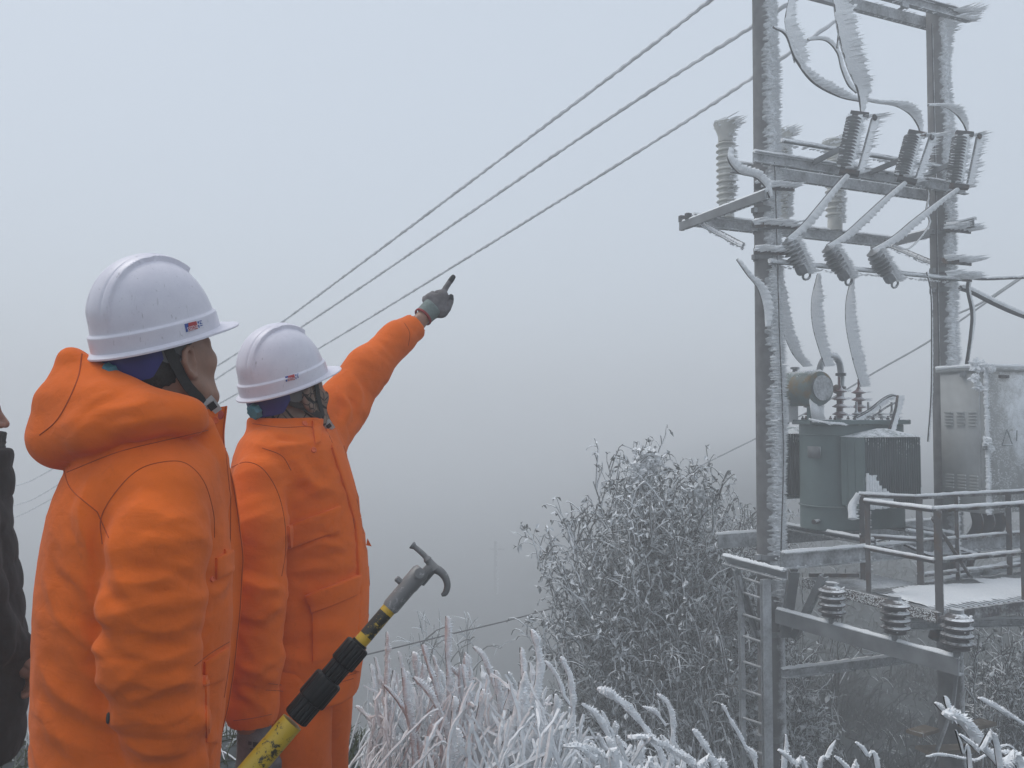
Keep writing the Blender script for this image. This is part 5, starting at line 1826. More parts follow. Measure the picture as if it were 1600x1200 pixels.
def skin(name, c):
    m, t, b = principled(name)
    g = t.nodes.new('ShaderNodeNewGeometry')
    n1 = node(t, 'ShaderNodeTexNoise', Scale=28.0, Detail=5.0)
    n2 = node(t, 'ShaderNodeTexNoise', Scale=420.0, Detail=3.0)
    for n in (n1, n2):
        t.links.new(g.outputs['Position'], n.inputs['Vector'])
    t.links.new(ramp(t, n1.outputs[0], 0.3, tuple(x * 0.82 for x in c), 0.7, (min(1, c[0] * 1.1), c[1] * 1.05, c[2] * 1.05)), b.inputs['Base Color'])
    b.inputs['Roughness'].default_value = 0.55
    b.inputs['Subsurface Weight'].default_value = 0.12
    b.inputs['Subsurface Radius'].default_value = (0.012, 0.005, 0.003)
    bu = node(t, 'ShaderNodeBump', Strength=0.25, Distance=0.001)
    t.links.new(n2.outputs[0], bu.inputs['Height'])
    t.links.new(bu.outputs[0], b.inputs['Normal'])
    return m

ORANGE = (0.79, 0.148, 0.014)
M['orange'] = cloth('orange_work_cloth', ORANGE, wr=0.6)
M['orange_dark'] = plain('orange_seam_thread', (0.40, 0.062, 0.008), 0.85, var=0.15, bump=0)
M['orange_button'] = plain('orange_button', (0.72, 0.13, 0.03), 0.45, var=0.1, bump=0)
M['skin'] = skin('skin', (0.30, 0.165, 0.112))
M['hair'] = plain('black_hair', (0.014, 0.013, 0.013), 0.6, var=0.5, scale=300, bump=0.6, bscale=500)
M['helmet'] = None
m, t_, b = principled('white_helmet_shell')
g = t_.nodes.new('ShaderNodeNewGeometry')
n1 = node(t_, 'ShaderNodeTexNoise', Scale=18.0, Detail=8.0, Roughness=0.7)
n2 = node(t_, 'ShaderNodeTexNoise', Scale=120.0, Detail=4.0, Distortion=2.0)
mp = node(t_, 'ShaderNodeMapping')
mp.inputs['Scale'].default_value = (1, 1, 0.25)
t_.links.new(g.outputs['Position'], n1.inputs['Vector'])
t_.links.new(g.outputs['Position'], mp.inputs['Vector'])
t_.links.new(mp.outputs[0], n2.inputs['Vector'])
base = ramp(t_, n1.outputs[0], 0.3, (0.66, 0.64, 0.72), 0.7, (0.75, 0.73, 0.80))
base = mix(t_, ramp(t_, n2.outputs[0], 0.66, (0, 0, 0), 0.72, (0.6, 0.6, 0.6)), base, (0.30, 0.28, 0.30))
t_.links.new(base, b.inputs['Base Color'])
b.inputs['Roughness'].default_value = 0.38
b.inputs['Specular IOR Level'].default_value = 0.4
M['helmet'] = m
M['strap'] = plain('black_webbing', (0.02, 0.021, 0.022), 0.8, var=0.3, scale=200, bump=0.4, bscale=900)
M['band_blue'] = plain('blue_band', (0.02, 0.025, 0.17), 0.5, var=0.1)
M['band_grey'] = plain('grey_band', (0.10, 0.11, 0.115), 0.6, var=0.1)
M['teal'] = plain('teal_knob', (0.06, 0.22, 0.28), 0.45, var=0.1)
M['buckle'] = plain('clear_buckle', (0.50, 0.50, 0.50), 0.3, var=0.1)
M['red'] = plain('red_button', (0.45, 0.05, 0.03), 0.4, var=0.1)
M['sticker_red'] = plain('sticker_red', (0.42, 0.035, 0.04), 0.5, var=0.05, bump=0)
M['sticker_blue'] = plain('sticker_blue', (0.03, 0.07, 0.30), 0.5, var=0.05, bump=0)
M['sticker_white'] = plain('sticker_white', (0.72, 0.70, 0.76), 0.5, var=0.03, bump=0)
M['glove_grey'] = plain('grey_coated_glove', (0.155, 0.145, 0.150), 0.75, var=0.2, scale=60, bump=0.5, bscale=400)
M['glove_cuff'] = plain('green_grey_knit_cuff', (0.19, 0.23, 0.22), 0.9, var=0.15, scale=90, bump=0.6, bscale=700)
M['glove_dark'] = plain('dark_glove_tip', (0.035, 0.035, 0.038), 0.7, var=0.2)
M['glove_red'] = plain('red_glove_hem', (0.30, 0.05, 0.05), 0.85, var=0.1)
M['black_coat'] = cloth('black_padded_nylon', (0.016, 0.015, 0.017), weave=500, wr=0.5)
M['boot'] = plain('black_rubber_boot', (0.02, 0.02, 0.02), 0.6)
M['eye'] = plain('eye', (0.6, 0.58, 0.55), 0.15, var=0.05, bump=0)
M['iris'] = plain('iris', (0.02, 0.012, 0.01), 0.1, var=0.05, bump=0)

# ---- heads
def rotm(a, b, g=0.0):
    """rows: forward, left, up of the head in (s, t, z); a yaw away from the camera, b look up, g lean"""
    f = np.array([math.cos(a) * math.cos(b), math.sin(a) * math.cos(b), math.sin(b)])
    l = np.array([-math.sin(a), math.cos(a), 0])
    u = np.cross(f, l)
    if g:
        l, u = l * math.cos(g) + u * math.sin(g), u * math.cos(g) - l * math.sin(g)
    return np.array([f, l, u])

def head_sdf(P):
    """head-local: x forward, y left, z up, metres; 0 at mid head"""
    x, y, z = P
    ay = np.abs(y)
    A = [x, ay, z]
    f = s_ell(P, (-0.012, 0, 0.032), (0.097, 0.078, 0.088))
    f = smin(f, s_ell(P, (0.034, 0, -0.035), (0.058, 0.064, 0.084)), 0.04)
    f = smin(f, s_chain(A, [(-0.005, 0.060, -0.045), (0.022, 0.056, -0.080), (0.068, 0.018, -0.103)], (0.018, 0.019, 0.020)), 0.03)
    f = smin(f, s_ell(A, (0.058, 0.042, -0.018), (0.028, 0.024, 0.024)), 0.025)          # cheekbone
    f = smin(f, s_chain(A, [(0.084, 0.010, 0.018), (0.070, 0.046, 0.020)], (0.012, 0.011)), 0.018)   # brow
    f = smax(f, -s_ell(A, (0.096, 0.032, 0.001), (0.018, 0.020, 0.012)), 0.014)        # sockets
    f = smin(f, s_chain(P, [(0.088, 0, 0.012), (0.100, 0, -0.010), (0.110, 0, -0.030)], (0.008, 0.010, 0.0115)), 0.012)
    f = smin(f, s_ell(A, (0.098, 0.013, -0.033), (0.011, 0.009, 0.009)), 0.007)
    f = smin(f, s_chain(A, [(0.097, 0.0, -0.058), (0.083, 0.024, -0.063)], (0.007, 0.004)), 0.007)
    f = smin(f, s_chain(A, [(0.095, 0.0, -0.070), (0.082, 0.022, -0.066)], (0.0075, 0.004)), 0.007)
    f = smin(f, s_ell(P, (0.082, 0, -0.100), (0.018, 0.020, 0.016)), 0.015)
    f = smin(f, s_chain(P, [(-0.030, 0, -0.050), (-0.045, 0, -0.115), (-0.060, 0, -0.21)], (0.058, 0.056, 0.066)), 0.025)
    # ears
    e = s_ell(A, (-0.010, 0.080, -0.006), (0.020, 0.008, 0.032))
    rim = [(0.004, 0.081, 0.002), (0.003, 0.086, 0.017), (-0.008, 0.091, 0.028), (-0.022, 0.095, 0.021), (-0.028, 0.095, 0.002), (-0.023, 0.091, -0.016), (-0.012, 0.086, -0.030), (-0.003, 0.082, -0.034)]
    e = smin(e, s_chain(A, rim, (0.004, 0.005, 0.0055, 0.0055, 0.0055, 0.005, 0.006, 0.006)), 0.004)
    e = smax(e, -s_ell(A, (-0.007, 0.092, -0.003), (0.0095, 0.0085, 0.016)), 0.004)
    e = smin(e, s_ell(A, (0.004, 0.083, -0.008), (0.005, 0.005, 0.007)), 0.004)
    return smin(f, e, 0.006)

def make_head(F, c, R, mat, name, label, extra=None):
    """body surface of the head and neck; extra(P in s,t,z) adds limbs to the same surface"""
    Rt = R.T
    def fn(Q):
        return head_sdf(Q)
    Vt, Q = surface(fn, (-0.15, -0.115, -0.27), (0.135, 0.115, 0.135), 0.0032)
    Vt = relax(Vt, Q, 1, 0.4)
    W = F.w(c + Vt @ R)
    if extra is not None:
        V2, Q2 = surface(extra[0], extra[1], extra[2], extra[3])
        V2 = relax(V2, Q2, 1)
        W = np.vstack([W, F.w(V2)])
        Q = np.vstack([Q, Q2 + len(Vt)])
    o = raw_mesh(name, W, Q.reshape(-1), np.full(len(Q), 4), mat)
    tag(o, label, 'person')
    n1 = len(Vt)
    return o, BVHTree.FromPolygons(W.tolist(), Q.tolist())

def head_parts(F, c, R, person, hair=True):
    for s in (-1, 1):
        p = F.w(c + np.array([0.079, s * 0.031, 0.001]) @ R)
        fw = F.w(c + np.array([0.179, s * 0.031, 0.001]) @ R) - p
        e = MB().lathe([(0.0, -0.012)] + [(0.012 * math.sin(a), -0.012 * math.cos(a)) for a in np.linspace(0.2, 2.94, 10)] + [(0.0, 0.012)], p, fw, n=16, caps=False).build('eye', M['eye'], person)
        MB().lathe([(0.0058, 0.0108), (0.0045, 0.0122), (0.0, 0.0126)], p, fw, n=14, caps=False).build('iris', M['iris'], e)
        b = np.array([[0.092, s * 0.014, 0.019], [0.088, s * 0.032, 0.024], [0.074, s * 0.050, 0.019]])
        MB().tube(F.w(c + spline(b, 8) @ R), [0.002, 0.004, 0.0045, 0.0045, 0.004, 0.0035, 0.003, 0.0015], 6).build('eyebrow', M['hair'], person)
    if hair:
        def fn(P):
            f = s_ell(P, (-0.013, 0, 0.032), (0.0985, 0.0795, 0.090))
            f = smin(f, s_ell(P, (-0.045, 0, -0.015), (0.056, 0.066, 0.06)), 0.02)
            cut = P[0] - (0.012 + 0.030 * smooth(-0.01, 0.05, P[2]))           # hairline in front of the ear
            low = -0.040 - P[2] + 0.55 * np.maximum(P[0] + 0.02, 0)
            ear = s_ell([P[0], np.abs(P[1]), P[2]], (-0.006, 0.085, -0.012), (0.026, 0.03, 0.036))
            return smax(smax(smax(f, cut, 0.008), low, 0.01), -ear, 0.008)
        Vt, Q = surface(fn, (-0.14, -0.10, -0.10), (0.06, 0.10, 0.13), 0.004)
        Vt = Vt + vnormals(Vt, Q) * ((vnoise(Vt * 260) - 0.5) * 0.004)[:, None]
        W = F.w(c + Vt @ R)
        raw_mesh('hair', W, Q.reshape(-1), np.full(len(Q), 4), M['hair'], person)

def make_helmet(F, c, R, person, a=0.118, b=0.103, H=0.150, scale=1.0, rim=0.024):
    """hard hat; c, R the helmet's own place: origin at the rim's centre"""
    nph = 240
    ph = np.linspace(0, 2 * math.pi, nph, endpoint=False)
    ex = np.cos(ph)
    ey = np.sin(ph)
    def shell(tz, inset=0.0):
        """ring at height fraction tz (0 rim .. 1 top)"""
        z = tz * H
        k = (1 - max(0.0, (tz - 0.10) / 0.90) ** 2.35) ** (1 / 2.1)
        flare = 0.0055 * smooth(0.24, 0.205, tz) + 0.010 * (1 - tz) * 0.4
        ra, rb = (a - inset) * k + flare, (b - inset) * k + flare
        # a longer, lower back
        x = ex * ra * np.where(ex < 0, 1.03, 1.0)
        return np.stack([x, ey * rb, np.full(nph, z)], 1)
    rows = []
    for tz in np.concatenate([np.sin(np.linspace(math.pi / 2, 0.42, 40)), np.linspace(0.39, 0.245, 8), np.linspace(0.235, 0.20, 6), np.linspace(0.18, 0.02, 8)]):
        q = shell(min(tz, 0.99995))
        # raised crest along the top, cut off short at the front, with a groove on either side
        w = np.abs(q[:, 1])
        crest = smooth(0.0395, 0.0355, w) * smooth(0.0830, 0.0805, q[:, 0]) * smooth(0.28, 0.55, tz)
        groove = np.exp(-((w - 0.0205) / 0.0022) ** 2) * smooth(0.084, 0.078, q[:, 0]) * smooth(0.33, 0.55, tz)
        hgt = 0.0100 * crest * (0.55 + 0.45 * smooth(-0.12, 0.05, q[:, 0])) - 0.0022 * groove
        nrmv = nrm(q / np.array([a, b, H]) ** 2 * np.array([1, 1, 1]))
        nrmv[:, 2] = np.maximum(nrmv[:, 2], 0.0)
        q = q + nrm(nrmv) * hgt[:, None]
        rows.append(q)
    # lip and peak
    ext = 0.0085 + 0.041 * np.clip(ex, 0, 1) ** 2.6 + 0.004 * np.clip(-ex, 0, 1) ** 2
    lastq = shell(0.02)
    out = nrm(np.stack([ex / a, ey / b, 0 * ex], 1))
    dip = 0.004 * np.clip(ex, 0, 1) ** 2
    for k, dz in ((0.18, -0.001), (0.6, -0.003), (0.96, -0.0055), (1.0, -0.0075), (0.96, -0.0095), (0.5, -0.0085), (0.0, -0.007)):
        q = lastq + out * (ext * k)[:, None]
        q[:, 2] = lastq[:, 2] + dz - dip * k
        rows.append(q)
    for tz in (0.06, 0.25, 0.6, 0.85, 0.97):
        q = shell(tz, 0.004)
        rows.append(q)
    Vl = np.array(rows) * scale
    mb = MB()
    mb.grid(F.w(c + Vl.reshape(-1, 3) @ R).reshape(Vl.shape), True, True)
    o = mb.build('helmet', M['helmet'], person)
    Vw = np.vstack(mb.v)
    Fq = mb.f[0]
    bv = BVHTree.FromPolygons(Vw.tolist(), Fq.tolist())
    # harness band inside, with the adjusting knob at the back
    th = np.linspace(math.radians(118), math.radians(242), 40)
    def band(th, z0, z1, ra, rb, mat, name):
        A = np.stack([np.cos(th) * ra, np.sin(th) * rb], 1) * scale
        ring = []
        for i in range(len(th)):
            o_ = np.array([math.cos(th[i]), math.sin(th[i])]) * 0.003
            zz0, zz1 = z0[i] * scale, z1[i] * scale
            ring.append([[*(A[i]), zz0], [*(A[i] + o_), zz0], [*(A[i] + o_), zz1], [*(A[i]), zz1]])
        V_ = np.array(ring)
        MB().grid(F.w(c + V_.reshape(-1, 3) @ R).reshape(V_.shape), True, True).build(name, mat, o)
    k = np.minimum(1, 2.2 * np.sin(np.linspace(0.15, math.pi - 0.15, 40)))
    band(th, -0.010 - 0.047 * k, np.full(40, 0.012), 0.121, 0.096, M['band_blue'], 'harness_band')
    for s in (-1, 1):
        tt = np.linspace(math.radians(180 - s * 86), math.radians(180 - s * 60), 16)
        kk = np.sin(np.linspace(0.25, math.pi - 0.5, 16)) ** 0.5
        band(tt, -0.004 - 0.036 * kk, np.full(16, 0.012), 0.119, 0.0955, M['band_grey'], 'harness_pad')
    kp = F.w(c + np.array([-0.122, -0.012, -0.036]) * scale @ R)
    kd = F.w(c + np.array([-0.222, -0.025, -0.046]) * scale @ R) - kp
    n = 24
    mb = MB()
    rr = 0.021 + 0.0022 * np.cos(np.linspace(0, 2 * math.pi, n, endpoint=False) * 8)
    zd = nrm(kd)
    xx = nrm(np.cross(Z3, zd))
    yy = np.cross(zd, xx)
    an = np.linspace(0, 2 * math.pi, n, endpoint=False)
    ringd = np.cos(an)[:, None] * xx + np.sin(an)[:, None] * yy
    G = np.array([kp + zd * h + ringd * (rr * q)[:, None] for h, q in ((0, 1), (0.012, 1), (0.017, 0.85), (0.018, 0.4))])
    mb.grid(G, True, True)
    mb.build('adjusting_knob', M['teal'], o)
    return o, bv

def sticker(bv, quad, helmet, word):
    """little red, white and blue maker's label on the helmet band; quad = photo corners tl, tr, br, bl"""
    q = np.array(quad, float)
    lab = patch('sticker', bv, quad, M['sticker_white'], helmet, 0.0008, 8, 6, hem=False)
    def uv(u, v):
        return q[0] * (1 - u) * (1 - v) + q[1] * u * (1 - v) + q[2] * u * v + q[3] * (1 - u) * v
    patch('sticker_panel', bv, [uv(0.02, 0.04), uv(0.24, 0.04), uv(0.24, 0.96), uv(0.02, 0.96)], M['sticker_blue'], lab, 0.0011, 4, 4, hem=False)
    patch('sticker_panel', bv, [uv(0.24, 0.04), uv(0.68, 0.04), uv(0.68, 0.96), uv(0.14, 0.96)], M['sticker_red'], lab, 0.0014, 6, 4, hem=False)
    for a, b, cc, dd in ((0.73, 0.12, 0.80, 0.40), (0.84, 0.10, 0.96, 0.22), (0.72, 0.55, 0.78, 0.90), (0.84, 0.32, 0.90, 0.55), (0.83, 0.66, 0.95, 0.78), (0.90, 0.45, 0.97, 0.52)):
        patch('sticker_mark', bv, [uv(a, b), uv(cc, b), uv(cc, dd), uv(a, dd)], M['sticker_blue'], lab, 0.0013, 3, 3, hem=False)
    # lettering, bent on to the shell
    cu = bpy.data.curves.new('lettering', 'FONT')
    cu.body = word
    cu.size = 1.0
    tmp = bpy.data.objects.new('lettering_source', cu)
    COL.objects.link(tmp)
    dg = bpy.context.evaluated_depsgraph_get()
    me = tmp.evaluated_get(dg).to_mesh()
    V_ = np.array([v.co[:] for v in me.vertices])
    T_ = [list(p.vertices) for p in me.polygons]
    tmp.evaluated_get(dg).to_mesh_clear()
    bpy.data.objects.remove(tmp, do_unlink=True)
    bpy.data.curves.remove(cu)
    if len(V_):
        lo, hi = V_.min(0), V_.max(0)
        u = 0.10 + 0.57 * (V_[:, 0] - lo[0]) / (hi[0] - lo[0])
        v = 0.92 - 0.46 * (V_[:, 1] - lo[1]) / (hi[1] - lo[1])
        P = np.array([uv(a, b) for a, b in zip(u, v)])
        r = hits(bv, P)
        if r is not None:
            W = r[0] + r[1] * 0.0020
            raw_mesh('lettering', W, np.concatenate([np.array(x) for x in T_]), np.array([len(x) for x in T_]), M['sticker_white'], lab, flat=True)

# ---- hands
def glove(F, name, palm, fingers, mat, parent, cuff=None, tips=True, h=0.0035):
    """palm: list of (point, radius) blobs; fingers: list of ([points], [radii])"""
    allp = np.array([p for p, r in palm] + [q for f in fingers for q in f[0]] + ([q for q in cuff[0]] if cuff else []))
    def fn(P):
        f = None
        for i in range(len(palm)):
            for j in range(i + 1, len(palm)):
                g_ = s_chain(P, [palm[i][0], palm[j][0]], [palm[i][1], palm[j][1]])
                f = g_ if f is None else smin(f, g_, 0.010)
        for pts, rad in fingers:
            f = smin(f, s_chain(P, pts, rad), 0.005)
        if cuff:
            f = smin(f, s_chain(P, cuff[0], cuff[1]), 0.010)
        return f
    o, bv = F.mesh(name, fn, allp.min(0) - 0.06, allp.max(0) + 0.06, h, mat, parent, 1)
    return o, bv
# ------------------------------------------------------------------ the two men in orange and the one at the left edge
def torso_field(F, rows, depth, P, p=2.3, tc=None):
    """upright trunk: rows of (photo y, left x, right x) at t = 0, depth = rows of (photo y, half thickness)"""
    zs, c, a, b, tcs = [], [], [], [], []
    for y, l, r in rows:
        q0, q1 = F.pp(l, y), F.pp(r, y)
        zs.append((q0[2] + q1[2]) / 2)
        c.append((q0[0] + q1[0]) / 2)
        a.append((q1[0] - q0[0]) / 2)
        b.append(np.interp(y, [d[0] for d in depth], [d[1] for d in depth]))
        tcs.append(0 if tc is None else np.interp(y, [d[0] for d in tc], [d[1] for d in tc]))
    zs = np.array(zs)
    o = np.argsort(zs)
    zs, c, a, b, tcs = zs[o], np.array(c)[o], np.array(a)[o], np.array(b)[o], np.array(tcs)[o]
    zz = P[2][0, 0, :]
    def cr(v):
        w = np.interp(zz, zs, v)
        k = np.ones(9) / 9
        return np.convolve(np.pad(w, 4, mode='edge'), k, 'valid')[None, None, :]
    C_, A_, B_, T_ = cr(c), cr(a), cr(b), cr(tcs)
    q = ((np.abs(P[0] - C_) / A_) ** p + (np.abs(P[1] - T_) / B_) ** p) ** (1 / p)
    return (q - 1) * np.minimum(A_, B_)

def cloth_noise(amp=0.005, sc=(9, 9, 5), shear=0.5):
    def f(Vt):
        q = np.stack([Vt[:, 0] + Vt[:, 2] * shear, Vt[:, 1], Vt[:, 2]], 1) * np.array(sc)
        w = fbm(q + 3 * vnoise(q * 0.5)[:, None], 3) - 0.5
        fine = np.abs(fbm(q * 2.7 + 9, 2) - 0.5)
        return amp * 2 * w - amp * 0.9 * fine
    return f

def ring_folds(Vt, line, lo, hi, pitch, amp, rad, seed=0.0):
    """crosswise gathers round a sleeve between two fractions of its length"""
    d, fr = poly_dist(Vt, line)
    L = np.linalg.norm(np.diff(np.asarray(line), axis=0), axis=1).sum()
    ph = fr * L / pitch * 2 * math.pi + 9 * vnoise(Vt * 6 + seed) + 3.0 * vnoise(Vt * 15 + seed)
    win = smooth(lo - 0.08, lo + 0.05, fr) * smooth(hi + 0.08, hi - 0.05, fr) * (d < rad)
    s = 1.0 - 2.0 * np.abs(np.sin(ph / 2)) ** 0.7
    return -0.6 * amp * win * s * (0.15 + 1.3 * vnoise(Vt * 9 + seed + 4) ** 1.5)

def legs(F, hipz, s0, s1, t0, t1, mat, parent, rr=0.095, top=0.95, name='trousers'):
    P1 = [(s0[0], t0, hipz), (s0[1], t0, 0.50), (s0[2], t0, 0.08)]
    P2 = [(s1[0], t1, hipz), (s1[1], t1, 0.50), (s1[2], t1, 0.08)]
    def fn(P):
        f = smin(s_chain(P, P1, (rr * 1.12, rr, rr * 0.86)), s_chain(P, P2, (rr * 1.12, rr, rr * 0.86)), 0.02)
        f = smin(f, s_ell(P, ((s0[0] + s1[0]) / 2, (t0 + t1) / 2, top), (0.17, 0.16, 0.14)), 0.05)
        return smax(f, 0.07 - P[2], 0.01)
    lo = np.array([min(s0 + s1) - 0.2, min(t0, t1) - 0.2, 0.0])
    hi = np.array([max(s0 + s1) + 0.2, max(t0, t1) + 0.2, top + 0.1])
    def disp(Vt):
        return cloth_noise(0.006)(Vt) + ring_folds(Vt, np.array(P1), 0.55, 1.0, 0.07, 0.006, 0.13) + ring_folds(Vt, np.array(P2), 0.55, 1.0, 0.07, 0.006, 0.13, 3)
    o, bv = F.mesh(name, fn, lo, hi, 0.008, mat, parent, 1, disp=disp)
    for P_, q in ((P1, 0), (P2, 1)):
        c = np.array(P_[2])
        def fb(P, c=c):
            f = smin(s_chain(P, [c + [0, 0, 0.08], c], (0.06, 0.055)), s_ell(P, (c[0] + 0.055, c[1] + 0.035, 0.045), (0.135, 0.075, 0.05), None), 0.03)
            return smax(f, 0.004 - P[2], 0.004)
        F.mesh('boot', fb, c + [-0.15, -0.15, -0.10], c + [0.25, 0.2, 0.2], 0.008, M['boot'], parent)
    return o, bv

def creases(poly, n, ang, spread, seed, amp):
    """short sharp creases scattered over a place in the photograph"""
    r = np.random.default_rng(seed)
    out = []
    for p in inside(poly, n, seed):
        a = math.radians(ang + r.normal(0, spread))
        L = 18 + 40 * r.random()
        d = np.array([math.cos(a), math.sin(a)])
        e = np.array([-d[1], d[0]]) * r.normal(0, 5)
        out.append(([tuple(p - d * L), tuple(p + e), tuple(p + d * L)], amp * (0.6 + 0.9 * r.random()) * (1 if r.random() < 0.6 else -1), 0.008 + 0.003 * r.random()))
    return out

def strap(name, F, c, R, pts, w, mat, parent, th=0.0025, n=20, normal=None):
    """webbing through head-local points, flat against the head"""
    Q = spline(np.array(pts), n)
    T = nrm(np.gradient(Q, axis=0))
    Nn = nrm(Q * np.array([1, 1.6, 0.3])) if normal is None else np.tile(nrm(normal), (n, 1))
    B = nrm(np.cross(T, Nn))
    Nn = np.cross(B, T)
    V_ = np.stack([Q - B * w / 2, Q + B * w / 2, Q + B * w / 2 + Nn * th, Q - B * w / 2 + Nn * th], 1)
    return MB().grid(F.w(c + V_.reshape(-1, 3) @ R).reshape(V_.shape), True, True).build(name, mat, parent)

def jl(F, l):
    return np.array([F.pp(*p[:3]) for p in l])

# ================================================================== man nearest the camera
def man_one():
    F = Fig(213, 1.62)
    c = F.pp(257, 564, 0.01)
    R = rotm(math.radians(36), math.radians(20))
    armR = jl(F, [(252, 778, -0.165), (246, 850, -0.20), (238, 940, -0.225), (234, 1030, -0.23), (252, 1110, -0.205), (260, 1200, -0.18), (274, 1268, -0.17)])
    radR = [0.076, 0.086, 0.082, 0.078, 0.069, 0.063, 0.060]
    armL = jl(F, [(180, 775, 0.17), (165, 900, 0.23), (160, 1040, 0.24), (185, 1180, 0.22), (200, 1262, 0.20)])
    radL = [0.08, 0.09, 0.085, 0.078, 0.066]
    person, hb = make_head(F, c, R, M['skin'], 'person', 'man in a hooded orange work coat and white helmet nearest the camera, holding the stick',
                           (lambda P: smin(smin(smin(s_ell(P, (0.0, 0, 1.15), (0.13, 0.15, 0.34)), s_chain(P, armR, [0.04] * 7), 0.03), s_chain(P, armL, [0.04] * 5), 0.03),
                                           smin(s_chain(P, [(0.03, -0.09, 0.9), (0.03, -0.1, 0.1)], (0.07, 0.045)), s_chain(P, [(-0.03, 0.09, 0.9), (-0.03, 0.1, 0.1)], (0.07, 0.045)), 0.02), 0.03),
                            (-0.35, -0.35, 0.02), (0.35, 0.4, 1.5), 0.02))
    head_parts(F, c, R, person)
    # ---- coat
    rows = [(672, 165, 318), (700, 130, 338), (725, 108, 346), (760, 86, 350), (800, 72, 354), (850, 62, 359), (900, 55, 362), (960, 50, 362), (1020, 48, 358), (1100, 47, 350), (1200, 50, 342), (1330, 52, 345), (1420, 54, 350)]
    dep = [(672, 0.09), (705, 0.16), (740, 0.195), (800, 0.205), (900, 0.205), (1000, 0.20), (1200, 0.20), (1420, 0.21)]
    hoodA = jl(F, [(113, 568, 0.01), (92, 634, 0.0), (96, 686, -0.01)])
    hoodN = jl(F, [(96, 688, -0.03), (145, 676, -0.125), (222, 656, -0.165), (290, 656, -0.13), (320, 662, -0.05)])
    hoodM = jl(F, [(100, 628, -0.01), (158, 632, -0.095), (228, 640, -0.135), (292, 652, -0.115)])
    hoodF = jl(F, [(94, 680, 0.03), (150, 655, 0.14), (230, 640, 0.16), (300, 650, 0.10)])
    edge = jl(F, [(112, 563, 0.0), (150, 574, -0.035), (182, 590, -0.07), (230, 616, -0.105), (284, 643, -0.11)])
    edgeF = jl(F, [(112, 563, 0.01), (160, 580, 0.08), (250, 615, 0.12), (300, 640, 0.09)])
    fill = F.pp(160, 655, 0.0)
    zhem = F.pp(200, 1400)[2]
    neck0, neck1 = F.pp(262, 545, 0.01), F.pp(262, 640, -0.01)
    def fn(P):
        f = torso_field(F, rows, dep, P)
        ztop = F.pp(213, 690)[2]
        f = smax(f, P[2] - ztop, 0.05)
        # sloping shoulders
        f = smin(f, s_chain(P, [F.pp(225, 712, -0.06), armR[0] + [0, 0.02, 0.0]], (0.085, 0.075)), 0.05)
        f = smin(f, s_chain(P, [F.pp(215, 712, 0.08), armL[0]], (0.085, 0.075)), 0.05)
        f = smin(f, s_chain(P, [F.pp(312, 668, -0.03), F.pp(330, 720, -0.03), F.pp(334, 770, -0.03)], (0.030, 0.034, 0.03)), 0.03)
        f = smax(f, zhem - P[2], 0.01)
        f = smin(f, s_chain(P, armR, radR, 0.03), 0.014)
        f = smin(f, s_chain(P, armL, radL, 0.03), 0.02)
        h = smin(s_chain(P, hoodA, (0.008, 0.038, 0.047)), s_chain(P, hoodN, (0.046, 0.036, 0.026, 0.020, 0.014), 0.03), 0.03)
        h = smin(h, s_chain(P, hoodF, (0.050, 0.045, 0.04, 0.02)), 0.05)
        h = smin(h, s_chain(P, edge, (0.009, 0.011, 0.012, 0.014, 0.018)), 0.045)
        h = smin(h, s_chain(P, edgeF, (0.010, 0.014, 0.018, 0.02)), 0.045)
        h = smin(h, s_ell(P, fill, (0.080, 0.105, 0.064)), 0.06)
        h = smin(h, s_ell(P, F.pp(128, 622, 0.0), (0.045, 0.070, 0.055)), 0.05)
        h = smin(h, s_chain(P, hoodM, (0.030, 0.032, 0.028, 0.022)), 0.05)
        h = smax(h, -s_chain(P, [neck0, neck1], (0.092, 0.058)), 0.02)
        return smin(f, h, 0.010)
    def disp(Vt):
        d = cloth_noise(0.0042, (8, 8, 6), 0.7)(Vt)
        d += ring_folds(Vt, armR, 0.30, 0.78, 0.066, 0.0030, 0.125, 1.0)
        d += ring_folds(Vt, armR, 0.78, 1.0, 0.05, 0.0035, 0.12, 5.0)
        return d
    folds = [([(205, 700), (160, 760), (125, 840)], 0.004, 0.03), ([(140, 745), (128, 800), (150, 880), (158, 930)], 0.006, 0.016), ([(70, 900), (90, 960), (140, 1010), (160, 1015)], 0.005, 0.018), ([(60, 1040), (100, 1090), (160, 1110)], 0.005, 0.02), ([(62, 1120), (110, 1160), (180, 1175)], 0.005, 0.022), ([(180, 790), (240, 800), (300, 830)], 0.004, 0.022), ([(118, 850), (135, 920), (175, 980), (232, 1000)], 0.006, 0.020), ([(100, 900), (125, 975), (170, 1030), (235, 1045)], 0.006, 0.022), ([(90, 985), (130, 1050), (190, 1085)], 0.005, 0.025),
             ([(148, 800), (140, 870), (150, 940)], 0.005, 0.020), ([(120, 770), (112, 860), (118, 930)], 0.004, 0.025),
             ([(95, 1080), (150, 1120), (225, 1130)], 0.006, 0.028), 
             ([(165, 905), (230, 912), (300, 880)], 0.0045, 0.0113), ([(170, 955), (240, 985), (312, 975)], 0.005, 0.0113), ([(180, 1008), (250, 1030), (310, 1010)], 0.005, 0.0113), ([(190, 1060), (250, 1075), (305, 1055)], 0.0045, 0.0113),
             ([(190, 860), (250, 850), (310, 870)], 0.003, 0.022), ([(170, 830), (178, 880), (200, 930)], 0.004, 0.018), ([(310, 930), (340, 925), (360, 905)], 0.004, 0.016), ([(305, 1110), (322, 1140), (330, 1190)], 0.004, 0.018), ([(200, 1120), (260, 1130), (305, 1110)], 0.004, 0.0113), ([(205, 1165), (260, 1180), (312, 1165)], 0.004, 0.0113)]
    lo = np.array([-0.36, -0.36, zhem - 0.02])
